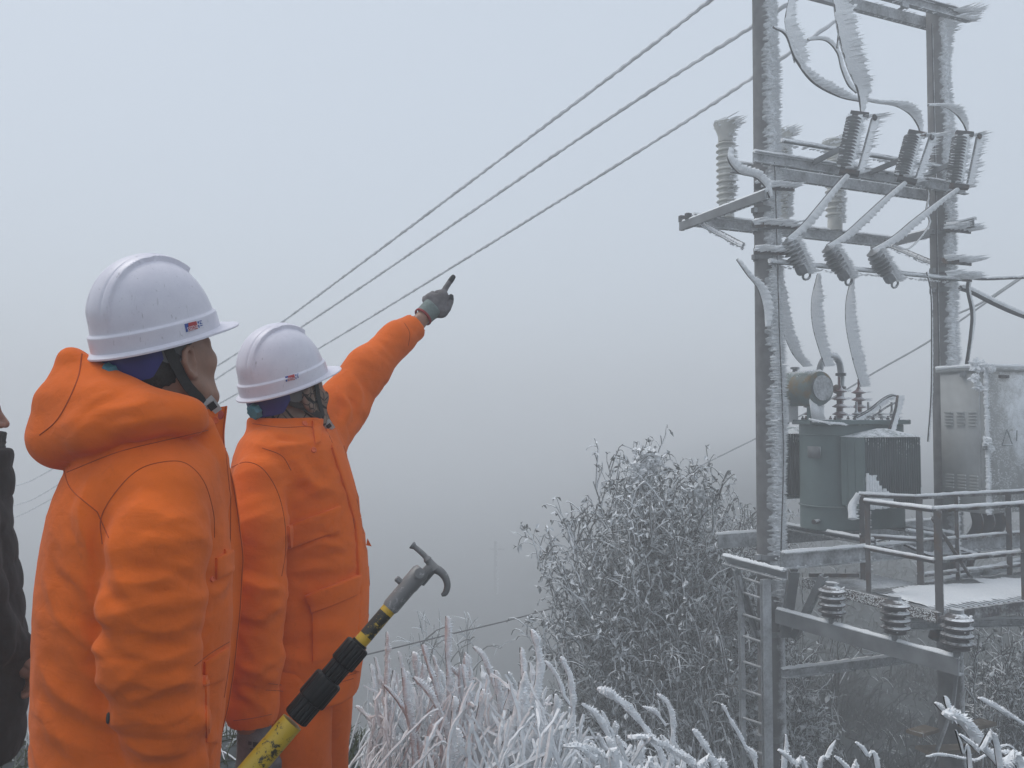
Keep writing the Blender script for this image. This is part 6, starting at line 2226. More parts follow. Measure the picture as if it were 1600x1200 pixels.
    hi = np.array([0.30, 0.38, F.pp(100, 540)[2] + 0.02])
    folds += creases([(172, 815), (320, 815), (312, 1190), (190, 1190)], 34, 8, 22, 5, 0.0022) + creases([(70, 790), (150, 790), (155, 1190), (55, 1190)], 18, 50, 18, 6, 0.0018) + creases([(90, 600), (290, 645), (300, 665), (100, 715)], 9, -8, 15, 7, 0.0018)
    coat, bv = F.mesh('coat', fn, lo, hi, 0.0047, M['orange'], person, 1, disp=disp, folds=folds)
    # seams
    for k, pts in enumerate(([(128, 553), (122, 590), (104, 632), (86, 660), (62, 680)], [(160, 850), (158, 810), (180, 770), (215, 735), (255, 722), (290, 724), (318, 752), (333, 800), (335, 840)],
                [(100, 735), (112, 765), (152, 800)], [(152, 800), (170, 840)], [(105, 738), (180, 708), (250, 690), (325, 672)], [(352, 700), (358, 760), (368, 850), (362, 1000), (350, 1090)], [(304, 1040), (330, 1020), (358, 1003)])):
        seam('seam', bv, pts, M['orange_dark'], coat, 0.0009 if k else 0.0012)
    # pockets
    def pocket(quad, flapq, name='pocket'):
        if quad:
            patch(name, bv, quad, M['orange'], coat, 0.004)
        fl = patch(name + '_flap', bv, flapq, M['orange'], coat, 0.007)
        return fl
    pocket(None, [(336, 872), (363, 858), (363, 893), (336, 906)], 'chest_pocket')
    pocket([(320, 1066), (348, 1058), (340, 1160), (322, 1160)], [(318, 1034), (356, 1010), (349, 1062), (317, 1072)], 'side_pocket')
    button(bv, 345, 1052, M['orange_button'], coat, 0.0085)
    button(bv, 331, 905, M['orange_button'], coat, 0.006)
    h = hit(bv, 170, 1122)
    if h is not None:
        MB().lathe([(0.010, 0.0005), (0.008, 0.003), (0.0, 0.003)], h[0], h[1], n=12, caps=False).build('burn_hole', M['strap'], coat)
    # front edge with collar, standing open beyond the chest
    L = [(322, 640), (330, 690), (338, 760), (352, 850), (356, 900), (354, 1000), (345, 1080), (328, 1165), (322, 1240)]
    Rr = [(355, 634), (352, 692), (366, 760), (381, 860), (379, 905), (373, 1000), (362, 1080), (343, 1165), (335, 1240)]
    a = spline(jl(F, [(x, y, -0.035) for x, y in L]), 60)
    b = spline(jl(F, [(x, y, 0.005) for x, y in Rr]), 60)
    w = np.linspace(0, 1, 8)[None, :, None]
    G = a[:, None] * (1 - w) + b[:, None] * w
    G[:, :, 1] += 0.010 * np.sin(w[..., 0] * 3.0) + 0.006 * (fbm(G * 14) - 0.5)
    G[:, :, 0] += 0.006 * (fbm(G * 9 + 5) - 0.5)
    th = np.array([0, 0.012, 0.0])
    ring = np.concatenate([G, (G + th)[:, ::-1]], 1)
    pl = MB().grid(F.w(ring), True, True).build('front_placket', M['orange'], coat)
    sm = G[:, 6] * 0.5 + G[:, 7] * 0.5 - [0, 0.0012, 0]
    MB().tube(F.w(sm), 0.0010, 5).build('seam', M['orange_dark'], coat)
    for k in (2, 10):
        p = F.w(G[k, 3] - [0, 0.001, 0])
        MB().lathe([(0.008, -0.002), (0.008, 0.003), (0.006, 0.0042), (0.004, 0.003), (0, 0.003)], p, F.w(G[k, 3] - [0, 0.1, 0]) - p, n=16, caps=False).build('snap_button', M['orange_button'], coat)
    # oval badge on the breast
    p = F.w(np.array(F.pp(344, 782, -0.050)))
    dn = F.w(np.array(F.pp(344, 782, -0.050)) + np.array([0.96, -0.26, 0])) - p
    bd = MB().lathe([(0.030, 0), (0.030, 0.003), (0.0, 0.0035)], p, dn, n=28, caps=False).build('badge', M['sticker_white'], coat)
    MB().lathe([(0.026, 0.0035), (0.026, 0.0042), (0.021, 0.0042), (0.021, 0.0035)], p, dn, n=28, caps=False).build('badge_ring', M['sticker_blue'], bd)
    MB().lathe([(0.012, 0.0035), (0.010, 0.0046), (0.0, 0.0046)], p, dn, n=5, caps=False).build('badge_emblem', M['sticker_blue'], bd)
    # ---- helmet, straps
    hc = F.pp(248, 530, 0.01)
    HR = rotm(math.radians(32), math.radians(19.5), math.radians(2.0))
    hel, hbv = make_helmet(F, hc, HR, person, 0.119, 0.104, 0.166)
    sticker(hbv, [(287, 506), (315, 499), (318, 511), (290, 520)], hel, 'SSEDA')
    st = strap('chin_strap', F, c, R, [(-0.045, -0.078, 0.045), (-0.040, -0.083, 0.0), (-0.026, -0.080, -0.045), (0.000, -0.074, -0.086), (0.022, -0.055, -0.118)], 0.020, M['strap'], hel)
    strap('chin_strap', F, c, R, [(0.022, -0.055, -0.118), (0.045, -0.02, -0.128), (0.045, 0.02, -0.128), (0.008, 0.071, -0.092), (-0.022, 0.088, 0.0), (-0.022, 0.082, 0.045)], 0.018, M['strap'], hel, n=40)
    strap('temple_strap', F, c, R, [(0.030, -0.080, 0.050), (0.000, -0.084, 0.040), (-0.036, -0.084, 0.012)], 0.012, M['strap'], hel)
    bc = c + np.array([0.024, -0.072, -0.107]) @ R
    axd = nrm(np.array([0.5, 0.25, -0.8]) @ R)
    up = nrm(np.cross(axd, [0, 1, 0]))
    A3 = np.array([axd, np.cross(up, axd), up])
    A3w = np.array([F.w(a_) - F.w(np.zeros(3)) for a_ in A3])
    bk = MB().box(F.w(bc), (0.036, 0.014, 0.026), A3w).build('strap_buckle', M['buckle'], hel)
    MB().box(F.w(bc - np.array([0, 0.009, 0])), (0.018, 0.006, 0.016), A3w).build('buckle_slot', M['strap'], bk)
    rc = F.w(bc + axd * 0.030)
    MB().lathe([(0.0, -0.004), (0.012, -0.003), (0.013, 0.002), (0.009, 0.007), (0.0, 0.008)], rc, F.w(np.array([0.1, -1, 0.1])) - F.w(np.zeros(3)), n=18, caps=False).build('buckle_button', M['red'], bk)
    # ---- trousers, boots, hands below the picture
    legs(F, 0.82, (0.02, 0.03, 0.03), (-0.03, -0.02, -0.03), -0.095, 0.10, M['orange'], person, 0.10, 0.86)
    return F, person, coat, bv

F1, MAN1, COAT1, BV1 = man_one()

# ================================================================== hot stick with its hook
def hot_stick():
    t = None
    tip, bot = at(664, 886, 1.52), at(395, 1200, 1.40)
    def on(px, py):
        """place on the stick's axis nearest a photo place"""
        best = min(np.linspace(-0.6, 1.2, 900), key=lambda s: sum((np.array(proj(bot + (tip - bot) * s)) - [px, py]) ** 2))
        return bot + (tip - bot) * best
    low = on(395, 1200) + (bot - tip) / np.linalg.norm(tip - bot) * 0.20
    low2 = low + (bot - tip) / np.linalg.norm(tip - bot) * 0.40
    t = empty('hot_stick', low2, 'yellow and black telescopic insulating stick with a grey metal hook head', 'stick')
    d = nrm(tip - bot)
    y1, y2 = M['stick_yellow'], M['stick_worn']
    seg = lambda a, b: (on(*a), on(*b))
    a, b = low2, on(466, 1136)
    MB().tube([a, b], 0.0205, 24).build('lower_tube', y2, t)
    def collar(p0, p1, r0, n=14, rib=0.0018, name='locking_collar'):
        L = np.linalg.norm(p1 - p0)
        m = n * 4
        an = np.linspace(0, 2 * math.pi, m, endpoint=False)
        rr = r0 - rib * smooth(0.75, 0.95, np.cos(an * n))
        x = nrm(np.cross(d, Z3))
        y = np.cross(d, x)
        ring = np.cos(an)[:, None] * x + np.sin(an)[:, None] * y
        rows = []
        for q, k in ((0, 0.86), (0.04, 0.97), (0.08, 1.0), (0.90, 1.0), (0.96, 0.96), (1.0, 0.84)):
            rows.append(p0 + d * (L * q) + ring * ((r0 if q in (0, 1.0) else rr) * k)[:, None] if q not in (0, 1.0) else p0 + d * (L * q) + ring * r0 * k)
        MB().grid(np.array(rows), True, True).build(name, M['stick_black'], t)
    collar(on(470, 1130), on(495, 1098), 0.0238)
    collar(on(492, 1102), on(522, 1065), 0.0276)
    collar(on(520, 1068), on(543, 1040), 0.0200)
    collar(on(540, 1044), on(567, 1012), 0.0238)
    MB().tube([on(520, 1068), on(570, 1010)], 0.0155, 20).build('inner_tube', M['stick_black'], t)
    MB().tube([on(563, 1016), on(578, 998)], 0.0132, 20).build('upper_tube', y1, t)
    MB().tube([on(578, 998), on(607, 962)], 0.0133, 20).build('worn_sleeve', M['stick_scuffed'], t)
    MB().tube([on(607, 962), on(618, 950)], 0.0134, 20).build('upper_tube', y1, t)
    # metal socket
    p0, p1 = on(612, 955), on(664, 893)
    L = np.linalg.norm(p1 - p0)
    s = MB().lathe([(0.0140, 0), (0.0160, 0.006), (0.0160, L * 0.55), (0.0172, L * 0.62), (0.0172, L * 0.92), (0.014, L), (0, L)], p0, d, n=20, caps=False).build('metal_socket', M['stick_metal'], t)
    view = nrm(p1 - CAM)
    sd = nrm(np.cross(d, view))
    c = on(659, 899)
    MB().lathe([(0.0095, -0.03), (0.0095, 0.03)], c, view, n=8).build('socket_bolt', M['stick_metal'], s)
    q = on(640, 922)
    MB().lathe([(0.006, 0.010), (0.006, 0.026), (0.004, 0.028)], q - sd * 0.0, sd * (1 if proj(q + sd * 0.1)[0] < proj(q)[0] else -1), n=8).build('socket_screw', M['stick_metal'], s)
    # hook head: a spike up to the left, a curved claw to the right
    hd = [(at(a_, b_, 1.525)) for a_, b_ in ((660, 903), (668, 892), (675, 889))]
    nk = spline(np.array([at(a_, b_, 1.525) for a_, b_ in ((655, 908), (666, 896), (676, 886))]), 10)
    MB().tube(nk, np.linspace(0.013, 0.011, 10), 12).build('hook_neck', M['stick_metal'], t)
    sp_ = spline(np.array([at(a_, b_, 1.525) for a_, b_ in ((678, 890), (672, 880), (663, 868), (652, 858), (643, 851))]), 24)
    MB().tube(sp_, np.interp(np.linspace(0, 1, 24), [0, 0.2, 0.32, 0.36, 0.42, 0.9, 0.93, 1.0], [0.012, 0.008, 0.007, 0.0088, 0.0054, 0.0048, 0.0075, 0.0075]), 12).build('hook_spike', M['stick_metal'], t)
    cl = spline(np.array([at(a_, b_, 1.525) for a_, b_ in ((668, 893), (678, 889), (688, 893), (696, 903), (699, 915), (696, 926), (690, 930))]), 30)
    MB().tube(cl, np.interp(np.linspace(0, 1, 30), [0, 0.25, 0.6, 0.92, 1.0], [0.010, 0.0085, 0.0066, 0.0056, 0.003]), 12).build('hook_claw', M['stick_metal'], t)
    return low, low2, d

def scuffed(name, c, dark, lo, hi, sc):
    m, t, b = principled(name)
    g = t.nodes.new('ShaderNodeNewGeometry')
    n = node(t, 'ShaderNodeTexNoise', Scale=sc, Detail=8.0, Roughness=0.75, Distortion=0.4)
    n2 = node(t, 'ShaderNodeTexNoise', Scale=16.0, Detail=3.0)
    t.links.new(g.outputs['Position'], n.inputs['Vector'])
    t.links.new(g.outputs['Position'], n2.inputs['Vector'])
    f = math_n(t, 'ADD', n.outputs[0], math_n(t, 'MULTIPLY', math_n(t, 'SUBTRACT', n2.outputs[0], 0.5), 0.5))
    t.links.new(mix(t, ramp(t, f, lo, (0, 0, 0), hi, (1, 1, 1)), c, dark), b.inputs['Base Color'])
    b.inputs['Roughness'].default_value = 0.42
    return m
M['stick_yellow'] = scuffed('yellow_fibreglass', (0.52, 0.32, 0.02), (0.20, 0.12, 0.02), 0.58, 0.75, 70)
M['stick_worn'] = scuffed('worn_yellow_fibreglass', (0.50, 0.33, 0.025), (0.03, 0.025, 0.015), 0.60, 0.66, 60)
M['stick_scuffed'] = scuffed('scuffed_black_yellow_sleeve', (0.02, 0.018, 0.014), (0.46, 0.30, 0.03), 0.60, 0.65, 90)
M['stick_black'] = plain('black_plastic', (0.006, 0.0055, 0.006), 0.4, var=0.3, bump=0.15, spec=0.25)
M['stick_metal'] = scuffed('cast_grey_metal', (0.19, 0.186, 0.186), (0.38, 0.37, 0.37), 0.58, 0.70, 120)
STICK_LOW, STICK_LOW2, STICK_D = hot_stick()

# the hand of the nearest man closed round the stick, below the picture
def grip():
    F = F1
    def loc(p):
        q = p[:2] - F.O
        return np.array([q @ F.e, q @ F.d, p[2]])
    k = loc(STICK_LOW)
    dl = nrm(loc(STICK_LOW + STICK_D) - k)
    wr = F.pp(272, 1268, -0.16)
    x = nrm(np.cross(dl, [0, 0, 1]))
    y = np.cross(dl, x)
    palm = [(wr, 0.028), (k - x * 0.045 + dl * 0.03, 0.020), (k - x * 0.045 - dl * 0.03, 0.020)]
    fingers = []
    for i, o in enumerate((0.034, 0.012, -0.011, -0.032)):
        pts = []
        for a in np.linspace(200, 470 - i * 8, 7):
            ra = math.radians(a)
            pts.append(k + dl * o + (x * math.cos(ra) + y * math.sin(ra)) * 0.034)
        fingers.append((pts, [0.0105, 0.010, 0.0095, 0.009, 0.0088, 0.0085, 0.008]))
    th = [k - x * 0.045 + dl * 0.045, k - x * 0.01 + dl * 0.062 - y * 0.036, k + x * 0.030 + dl * 0.060 - y * 0.022]
    fingers.append((th, [0.013, 0.011, 0.0095]))
    glove(F, 'glove', palm, fingers, M['glove_grey'], MAN1, None)
    # the far hand, relaxed
    w = F.pp(200, 1275, 0.20)
    palm = [(w, 0.028), (w + [0.01, -0.02, -0.09], 0.017), (w + [0.02, 0.025, -0.09], 0.017)]
    fingers = []
    for i in range(4):
        b0 = w + np.array([0.01 + 0.003 * i, -0.03 + 0.02 * i, -0.095])
        L = (0.07, 0.08, 0.075, 0.06)[i]
        fingers.append(([b0, b0 + [0.008, 0, -L * 0.5], b0 + [0.024, 0, -L * 0.8], b0 + [0.040, 0, -L * 0.95]], [0.010, 0.0095, 0.009, 0.008]))
    fingers.append(([w + [0.02, -0.03, -0.04], w + [0.04, -0.045, -0.075], w + [0.05, -0.04, -0.105]], [0.013, 0.011, 0.009]))
    glove(F, 'glove', palm, fingers, M['glove_grey'], MAN1, None)
grip()

# ================================================================== man pointing
def man_two():
    F = Fig(455, 2.28)
    c = F.pp(454, 622, 0.02)
    R = rotm(math.radians(40), math.radians(21))
    armR = jl(F, [(406, 752, -0.17), (400, 830, -0.225), (400, 930, -0.25), (397, 1030, -0.25), (394, 1100, -0.235), (394, 1131, -0.23)])
    radR = [0.068, 0.076, 0.072, 0.066, 0.059, 0.056]
    armL = jl(F, [(492, 700, 0.12), (530, 640, 0.24), (575, 577, 0.30), (620, 530, 0.36), (646, 512, 0.39)])
    radL = [0.085, 0.082, 0.070, 0.056, 0.050]
    wrist = jl(F, [(640, 514, 0.38), (668, 489, 0.42)])
    person, hb = make_head(F, c, R, M['skin'], 'person', 'man in an orange work jacket and white helmet pointing up with a gloved hand',
                           (lambda P: smin(smin(smin(s_ell(P, (0.0, 0, 1.15), (0.13, 0.14, 0.30)), s_chain(P, armR, [0.04] * 6), 0.03), s_chain(P, np.vstack([armL, wrist[1:]]), [0.05, 0.045, 0.04, 0.034, 0.029, 0.027]), 0.03),
                                           smin(s_chain(P, [(0.03, -0.08, 0.9), (0.03, -0.09, 0.1)], (0.06, 0.045)), s_chain(P, [(0.03, 0.09, 0.9), (0.03, 0.1, 0.1)], (0.06, 0.045)), 0.02), 0.03),
                            (-0.35, -0.35, 0.02), (0.55, 0.6, 2.0), 0.012))
    head_parts(F, c, R, person, False)
    # patterned neck gaiter pulled over the face
    def gfn(P):
        f = head_sdf([P[0] * 1.0, P[1], P[2]]) - 0.0045
        f2 = s_chain(P, [(-0.04, 0, -0.06), (-0.055, 0, -0.20)], (0.074, 0.080))
        f = smin(f, f2, 0.02)
        cut = P[2] - (0.075 - 0.085 * smooth(0.02, 0.07, P[0]))
        return smax(smax(f, cut + 0.0, 0.006), -0.215 - P[2], 0.004)
    Vt, Q = surface(gfn, (-0.16, -0.115, -0.24), (0.135, 0.115, 0.10), 0.004)
    Vt = relax(Vt, Q, 2)
    Vt = Vt + vnormals(Vt, Q) * (0.004 * (fbm(Vt * np.array([30, 30, 55])) - 0.5))[:, None]
    W = F.w(c + Vt @ R)
    gaiter = raw_mesh('neck_gaiter', W, Q.reshape(-1), np.full(len(Q), 4), M['gaiter'], person)
    rows = [(655, 392, 506), (675, 380, 518), (700, 367, 532), (735, 360, 545), (770, 360, 555), (850, 364, 567), (920, 366, 573), (1000, 368, 571), (1060, 371, 562), (1100, 372, 556)]
    dep = [(655, 0.10), (675, 0.15), (710, 0.185), (800, 0.195), (950, 0.19), (1100, 0.19)]
    zh0, zh1 = F.pp(420, 1082)[2], F.pp(555, 1064)[2]
    ztop = F.pp(450, 668)[2]
    col = jl(F, [(445, 700, 0.02), (447, 652, 0.02)])
    def fn(P):
        f = torso_field(F, rows, dep, P)
        f = smax(f, P[2] - ztop, 0.05)
        f = smin(f, s_chain(P, [F.pp(440, 712, -0.05), armR[0]], (0.080, 0.068)), 0.05)
        f = smin(f, s_chain(P, [F.pp(455, 712, 0.06), armL[0]], (0.08, 0.08)), 0.06)
        f = smax(f, zh0 - P[2], 0.008)
        f = smin(f, s_chain(P, armR, radR, 0.03), 0.010)
        f = smax(f, -(s_chain(P, [armR[-1] + [0, 0, 0.03], armR[-1] - [0, 0, 0.08]], (0.054, 0.054))), 0.004)
        f = smin(f, s_chain(P, armL, radL, 0.03), 0.03)
        # cuff cut square
        ax = nrm(armL[-1] - armL[-2])
        e = armL[-1] + ax * 0.012
        f = smax(f, (P[0] - e[0]) * ax[0] + (P[1] - e[1]) * ax[1] + (P[2] - e[2]) * ax[2], 0.005)
        f = smax(f, -s_chain(P, [armL[-1] - ax * 0.02, armL[-1] + ax * 0.1], (0.040, 0.044)), 0.004)
        zc = armR[-1][2] - 0.004
        near = np.sqrt((P[0] - armR[-1][0]) ** 2 + (P[1] - armR[-1][1]) ** 2) < 0.10
        f = np.where(near & (P[2] < zc + 0.05), smax(f, zc - P[2], 0.012), f)
        # standing collar
        cr = s_chain(P, col, (0.112, 0.104))
        cr = smax(cr, P[2] - F.pp(450, 650)[2], 0.014)
        cr = smax(cr, -s_chain(P, [col[0], col[1] + [0, 0, 0.1]], (0.092, 0.092)), 0.012)
        return smin(f, cr, 0.012)
    def disp(Vt):
        d = cloth_noise(0.0042, (9, 9, 7), -0.6)(Vt)
        d += ring_folds(Vt, armR, 0.30, 0.75, 0.07, 0.0040, 0.115, 2.0)
        d += ring_folds(Vt, armL, 0.10, 0.50, 0.075, 0.0035, 0.12, 6.0)
        d += ring_folds(Vt, armL, 0.55, 0.95, 0.08, 0.0025, 0.12, 8.0)
        return d
    folds = [([(460, 740), (500, 760), (545, 775)], 0.004, 0.018), ([(455, 790), (500, 765), (530, 745)], 0.004, 0.016), ([(450, 870), (500, 850), (550, 862)], 0.005, 0.018), ([(450, 895), (510, 885), (560, 880)], 0.005, 0.016),
             ([(455, 990), (510, 980), (560, 1000)], 0.004, 0.018), ([(430, 1010), (450, 1030), (520, 1040)], 0.004, 0.018), ([(375, 900), (410, 920), (440, 915)], 0.005, 0.015), ([(372, 960), (410, 965), (440, 940)], 0.005, 0.015), ([(370, 1040), (400, 1050), (425, 1035)], 0.004, 0.014),
             ([(385, 690), (430, 700), (490, 690)], 0.004, 0.016), ([(405, 665), (440, 685), (480, 690)], -0.003, 0.012), ([(440, 700), (470, 730), (510, 790)], 0.004, 0.02),
             ([(530, 610), (545, 640), (535, 665)], 0.006, 0.014), ([(545, 580), (562, 612), (560, 640)], 0.005, 0.014), ([(520, 590), (530, 630), (528, 660)], -0.006, 0.010)]
    lo = np.array([-0.22, -0.33, zh0 - 0.03])
    hi = np.array([0.46, 0.50, F.pp(640, 470, 0.4)[2] + 0.02])
    folds += creases([(368, 800), (436, 800), (425, 1110), (368, 1110)], 20, 10, 22, 15, 0.0022) + creases([(452, 690), (530, 700), (562, 1040), (440, 1050)], 26, -18, 22, 16, 0.0020) + creases([(530, 570), (640, 495), (645, 535), (550, 640)], 12, 55, 16, 17, 0.0020)
    jac, bv = F.mesh('jacket', fn, lo, hi, 0.0060, M['orange'], person, 1, disp=disp, folds=folds)
    for pts in ([(362, 730), (385, 722), (410, 732), (432, 765), (444, 810), (446, 860), (440, 900)], [(505, 660), (530, 720), (548, 790), (560, 870), (566, 930), (564, 1000)],
                [(420, 1068), (480, 1072), (555, 1052)], [(365, 1126), (395, 1122), (424, 1116)], [(410, 700), (440, 712), (455, 735)], [(632, 505), (640, 520), (638, 540)], [(415, 1078), (480, 1080), (552, 1060)], [(395, 662), (440, 668), (488, 668), (494, 690)]):
        seam('seam', bv, pts, M['orange_dark'], jac, 0.0010)
    patch('chest_pocket_flap', bv, [(448, 822), (530, 790), (528, 832), (450, 858)], M['orange'], jac, 0.011)
    button(bv, 498, 832, M['orange_button'], jac, 0.008)
    patch('side_pocket', bv, [(488, 950), (560, 925), (556, 1015), (488, 1035)], M['orange'], jac, 0.010)
    patch('side_pocket_flap', bv, [(477, 930), (560, 897), (556, 928), (486, 958)], M['orange'], jac, 0.017)
    button(bv, 530, 941, M['orange_button'], jac, 0.008)
    button(bv, 476, 662, M['orange_button'], jac, 0.008)
    button(bv, 490, 703, M['orange_button'], jac, 0.008)
    patch('front_placket', bv, [(508, 672), (528, 672), (570, 800), (553, 815)], M['orange'], jac, 0.009, 20, 6)
    patch('front_placket', bv, [(553, 812), (571, 805), (574, 940), (560, 940)], M['orange'], jac, 0.010, 20, 6)
    patch('front_placket', bv, [(560, 938), (575, 938), (560, 1050), (548, 1045)], M['orange'], jac, 0.010, 20, 6)
    patch('collar_tab', bv, [(486, 652), (503, 651), (500, 690), (492, 695)], M['orange'], jac, 0.008, 8, 8)
    q = F.pp(572, 852, 0.0)
    tri = [q, q + [0.016, 0.0, -0.004], q + [0.004, 0.0, 0.020], q + [0.004, 0.008, 0.0]]
    mb = MB()
    mb.add(F.w(np.array(tri)), [np.array([[0, 1, 2], [0, 2, 3], [1, 3, 2], [0, 3, 1]])])
    mb.build('loose_tab', M['orange'], jac)
    # helmet and straps
    hc = F.pp(446, 599, 0.01)
    HR = rotm(math.radians(36), math.radians(21), math.radians(1.5))
    hel, hbv = make_helmet(F, hc, HR, person, 0.121, 0.104, 0.164)
    sticker(hbv, [(445, 588), (467, 583), (468, 592), (446, 597)], hel, 'SSEDA')
    y = -0.088
    strap('chin_strap', F, c, R, [(-0.065, -0.072, 0.010), (-0.03, -0.087, -0.020), (0.01, -0.083, -0.055), (0.036, -0.070, -0.080)], 0.017, M['strap'], hel)
    strap('chin_strap', F, c, R, [(0.030, -0.086, 0.028), (0.026, -0.083, -0.02), (0.034, -0.072, -0.075), (0.046, -0.060, -0.105)], 0.017, M['strap'], hel)
    strap('chin_strap', F, c, R, [(0.046, -0.060, -0.105), (0.064, -0.02, -0.128), (0.064, 0.02, -0.128), (0.034, 0.072, -0.075), (0.026, 0.085, -0.02), (0.02, 0.086, 0.03)], 0.016, M['strap'], hel, n=40)
    bc = c + np.array([0.050, -0.066, -0.104]) @ R
    axd = nrm(np.array([0.5, 0.25, -0.8]) @ R)
    up = nrm(np.cross(axd, [0, 1, 0]))
    A3w = np.array([F.w(a_) - F.w(np.zeros(3)) for a_ in np.array([axd, np.cross(up, axd), up])])
    bk = MB().box(F.w(bc), (0.030, 0.014, 0.026), A3w).build('strap_buckle', M['buckle'], hel)
    MB().box(F.w(bc - np.array([0, 0.009, 0])), (0.014, 0.005, 0.014), A3w).build('buckle_slot', M['strap'], bk)
    # trousers
    legs(F, 0.80, (0.010, 0.02, 0.02), (0.085, 0.08, 0.07), -0.09, 0.10, M['orange'], person, 0.095, 0.86)
    # ---- pointing hand
    tt = 0.44
    J = lambda px, py, t=tt: F.pp(px, py, t)
    palm = [(J(668, 489, 0.425), 0.027), (J(672, 468), 0.018), (J(690, 463), 0.020), (J(690, 486, 0.43), 0.020), (J(682, 476), 0.022)]
    fingers = [([J(689, 464), J(697, 449, 0.45), J(703, 440, 0.455), J(707.5, 433.5, 0.46)], [0.0125, 0.0105, 0.0098, 0.0088]),
               ([J(683, 459), J(688, 457, 0.475), J(692, 466, 0.495), J(688, 472, 0.48)], [0.0120, 0.0110, 0.0105, 0.009]),
               ([J(673, 462), J(676, 459, 0.475), J(682, 468, 0.495), J(680, 474, 0.48)], [0.0115, 0.0108, 0.010, 0.009]),
               ([J(664, 469), J(664, 466, 0.470), J(671, 474, 0.488), J(671, 480, 0.475)], [0.0105, 0.010, 0.0092, 0.0085]),
               ([J(688, 490, 0.425), J(699, 483, 0.425), J(704, 472, 0.432), J(704.5, 464, 0.44)], [0.0145, 0.0125, 0.0108, 0.009])]
    gl, gbv = glove(F, 'glove', palm, fingers, M['glove_grey'], person, None, h=0.003)
    def sleeve_fn(P):
        a_, b_ = J(662, 494, 0.415), J(678, 479, 0.432)
        return smax(smax(s_chain(P, [a_, b_], (0.0335, 0.0375)), np.float32(0) + ((P[0] - b_[0]) * (b_ - a_)[0] + (P[2] - b_[2]) * (b_ - a_)[2]) / np.linalg.norm(b_ - a_), 0.004),
                    -((P[0] - a_[0]) * (b_ - a_)[0] + (P[2] - a_[2]) * (b_ - a_)[2]) / np.linalg.norm(b_ - a_), 0.004)
    q = J(670, 486, 0.42)
    F.mesh('glove_cuff', sleeve_fn, q - 0.09, q + 0.09, 0.003, M['glove_cuff'], gl)
    a_, b_ = F.w(J(661, 495, 0.414)), F.w(J(678, 479, 0.432))
    MB().lathe([(0.031, -0.005), (0.0355, -0.003), (0.0355, 0.003), (0.031, 0.005)], a_, b_ - a_, n=28, caps=False).build('glove_hem', M['glove_red'], gl)
    for pts, r in (((J(703.5, 439.5, 0.455), J(708, 433, 0.46)), 0.0100), ((J(704.2, 470, 0.434), J(704.7, 463.5, 0.44)), 0.0104)):
        p0, p1 = F.w(pts[0]), F.w(pts[1])
        L = np.linalg.norm(p1 - p0)
        MB().lathe([(r * 0.9, -0.006), (r * 1.03, 0), (r, L * 0.6), (r * 0.8, L + r * 0.45), (r * 0.4, L + r * 0.8), (0, L + r * 0.92)], p0, p1 - p0, n=14, caps=False).build('fingertip_coating', M['glove_dark'], gl)
    def glove_print(gbv_, parent, word, x0, y0, w, h):
        q_ = np.array([(x0, y0), (x0 + w, y0 + h * 0.2), (x0 + w, y0 + h * 1.2), (x0, y0 + h)])
        for a0, b0, a1, b1 in ((0.0, 0.0, 0.22, 0.35), (0.3, 0.0, 0.62, 0.5), (0.7, 0.05, 1.0, 0.4), (0.1, 0.65, 0.9, 0.78)):
            uvf = lambda u, v: q_[0] * (1 - u) * (1 - v) + q_[1] * u * (1 - v) + q_[2] * u * v + q_[3] * (1 - u) * v
            patch('glove_print', gbv_, [uvf(a0, b0), uvf(a1, b0), uvf(a1, b1), uvf(a0, b1)], M['glove_dark'], parent, 0.0006, 3, 3, hem=False)
    glove_print(gbv, gl, 'M', 675, 451, 10, 7)
    # ---- hanging hand
    w = np.array(armR[-1]) + [0.004, 0, -0.02]
    palm = [(w + [0, 0, 0.05], 0.036), (w + [0.0, 0, -0.01], 0.035), (w + [0.030, -0.006, -0.075], 0.024), (w + [-0.018, 0.004, -0.085], 0.022)]
    fingers = []
    for i in range(4):
        b0 = w + np.array([0.034 - 0.020 * i, -0.004 + 0.003 * i, -0.090])
        L = (0.068, 0.078, 0.072, 0.056)[i]
        fingers.append(([b0, b0 + [0.004, -0.004, -L * 0.5], b0 + [0.010, 0.006, -L * 0.85], b0 + [0.014, 0.022, -L]], [0.0118, 0.011, 0.0102, 0.009]))
    fingers.append(([w + [0.034, -0.01, -0.035], w + [0.056, -0.012, -0.075], w + [0.058, -0.004, -0.105]], [0.0155, 0.0125, 0.010]))
    g2, g2bv = glove(F, 'glove', palm, fingers, M['glove_grey'], person, None)
    glove_print(g2bv, g2, 'M', 388, 1158, 24, 16)
    return F, person

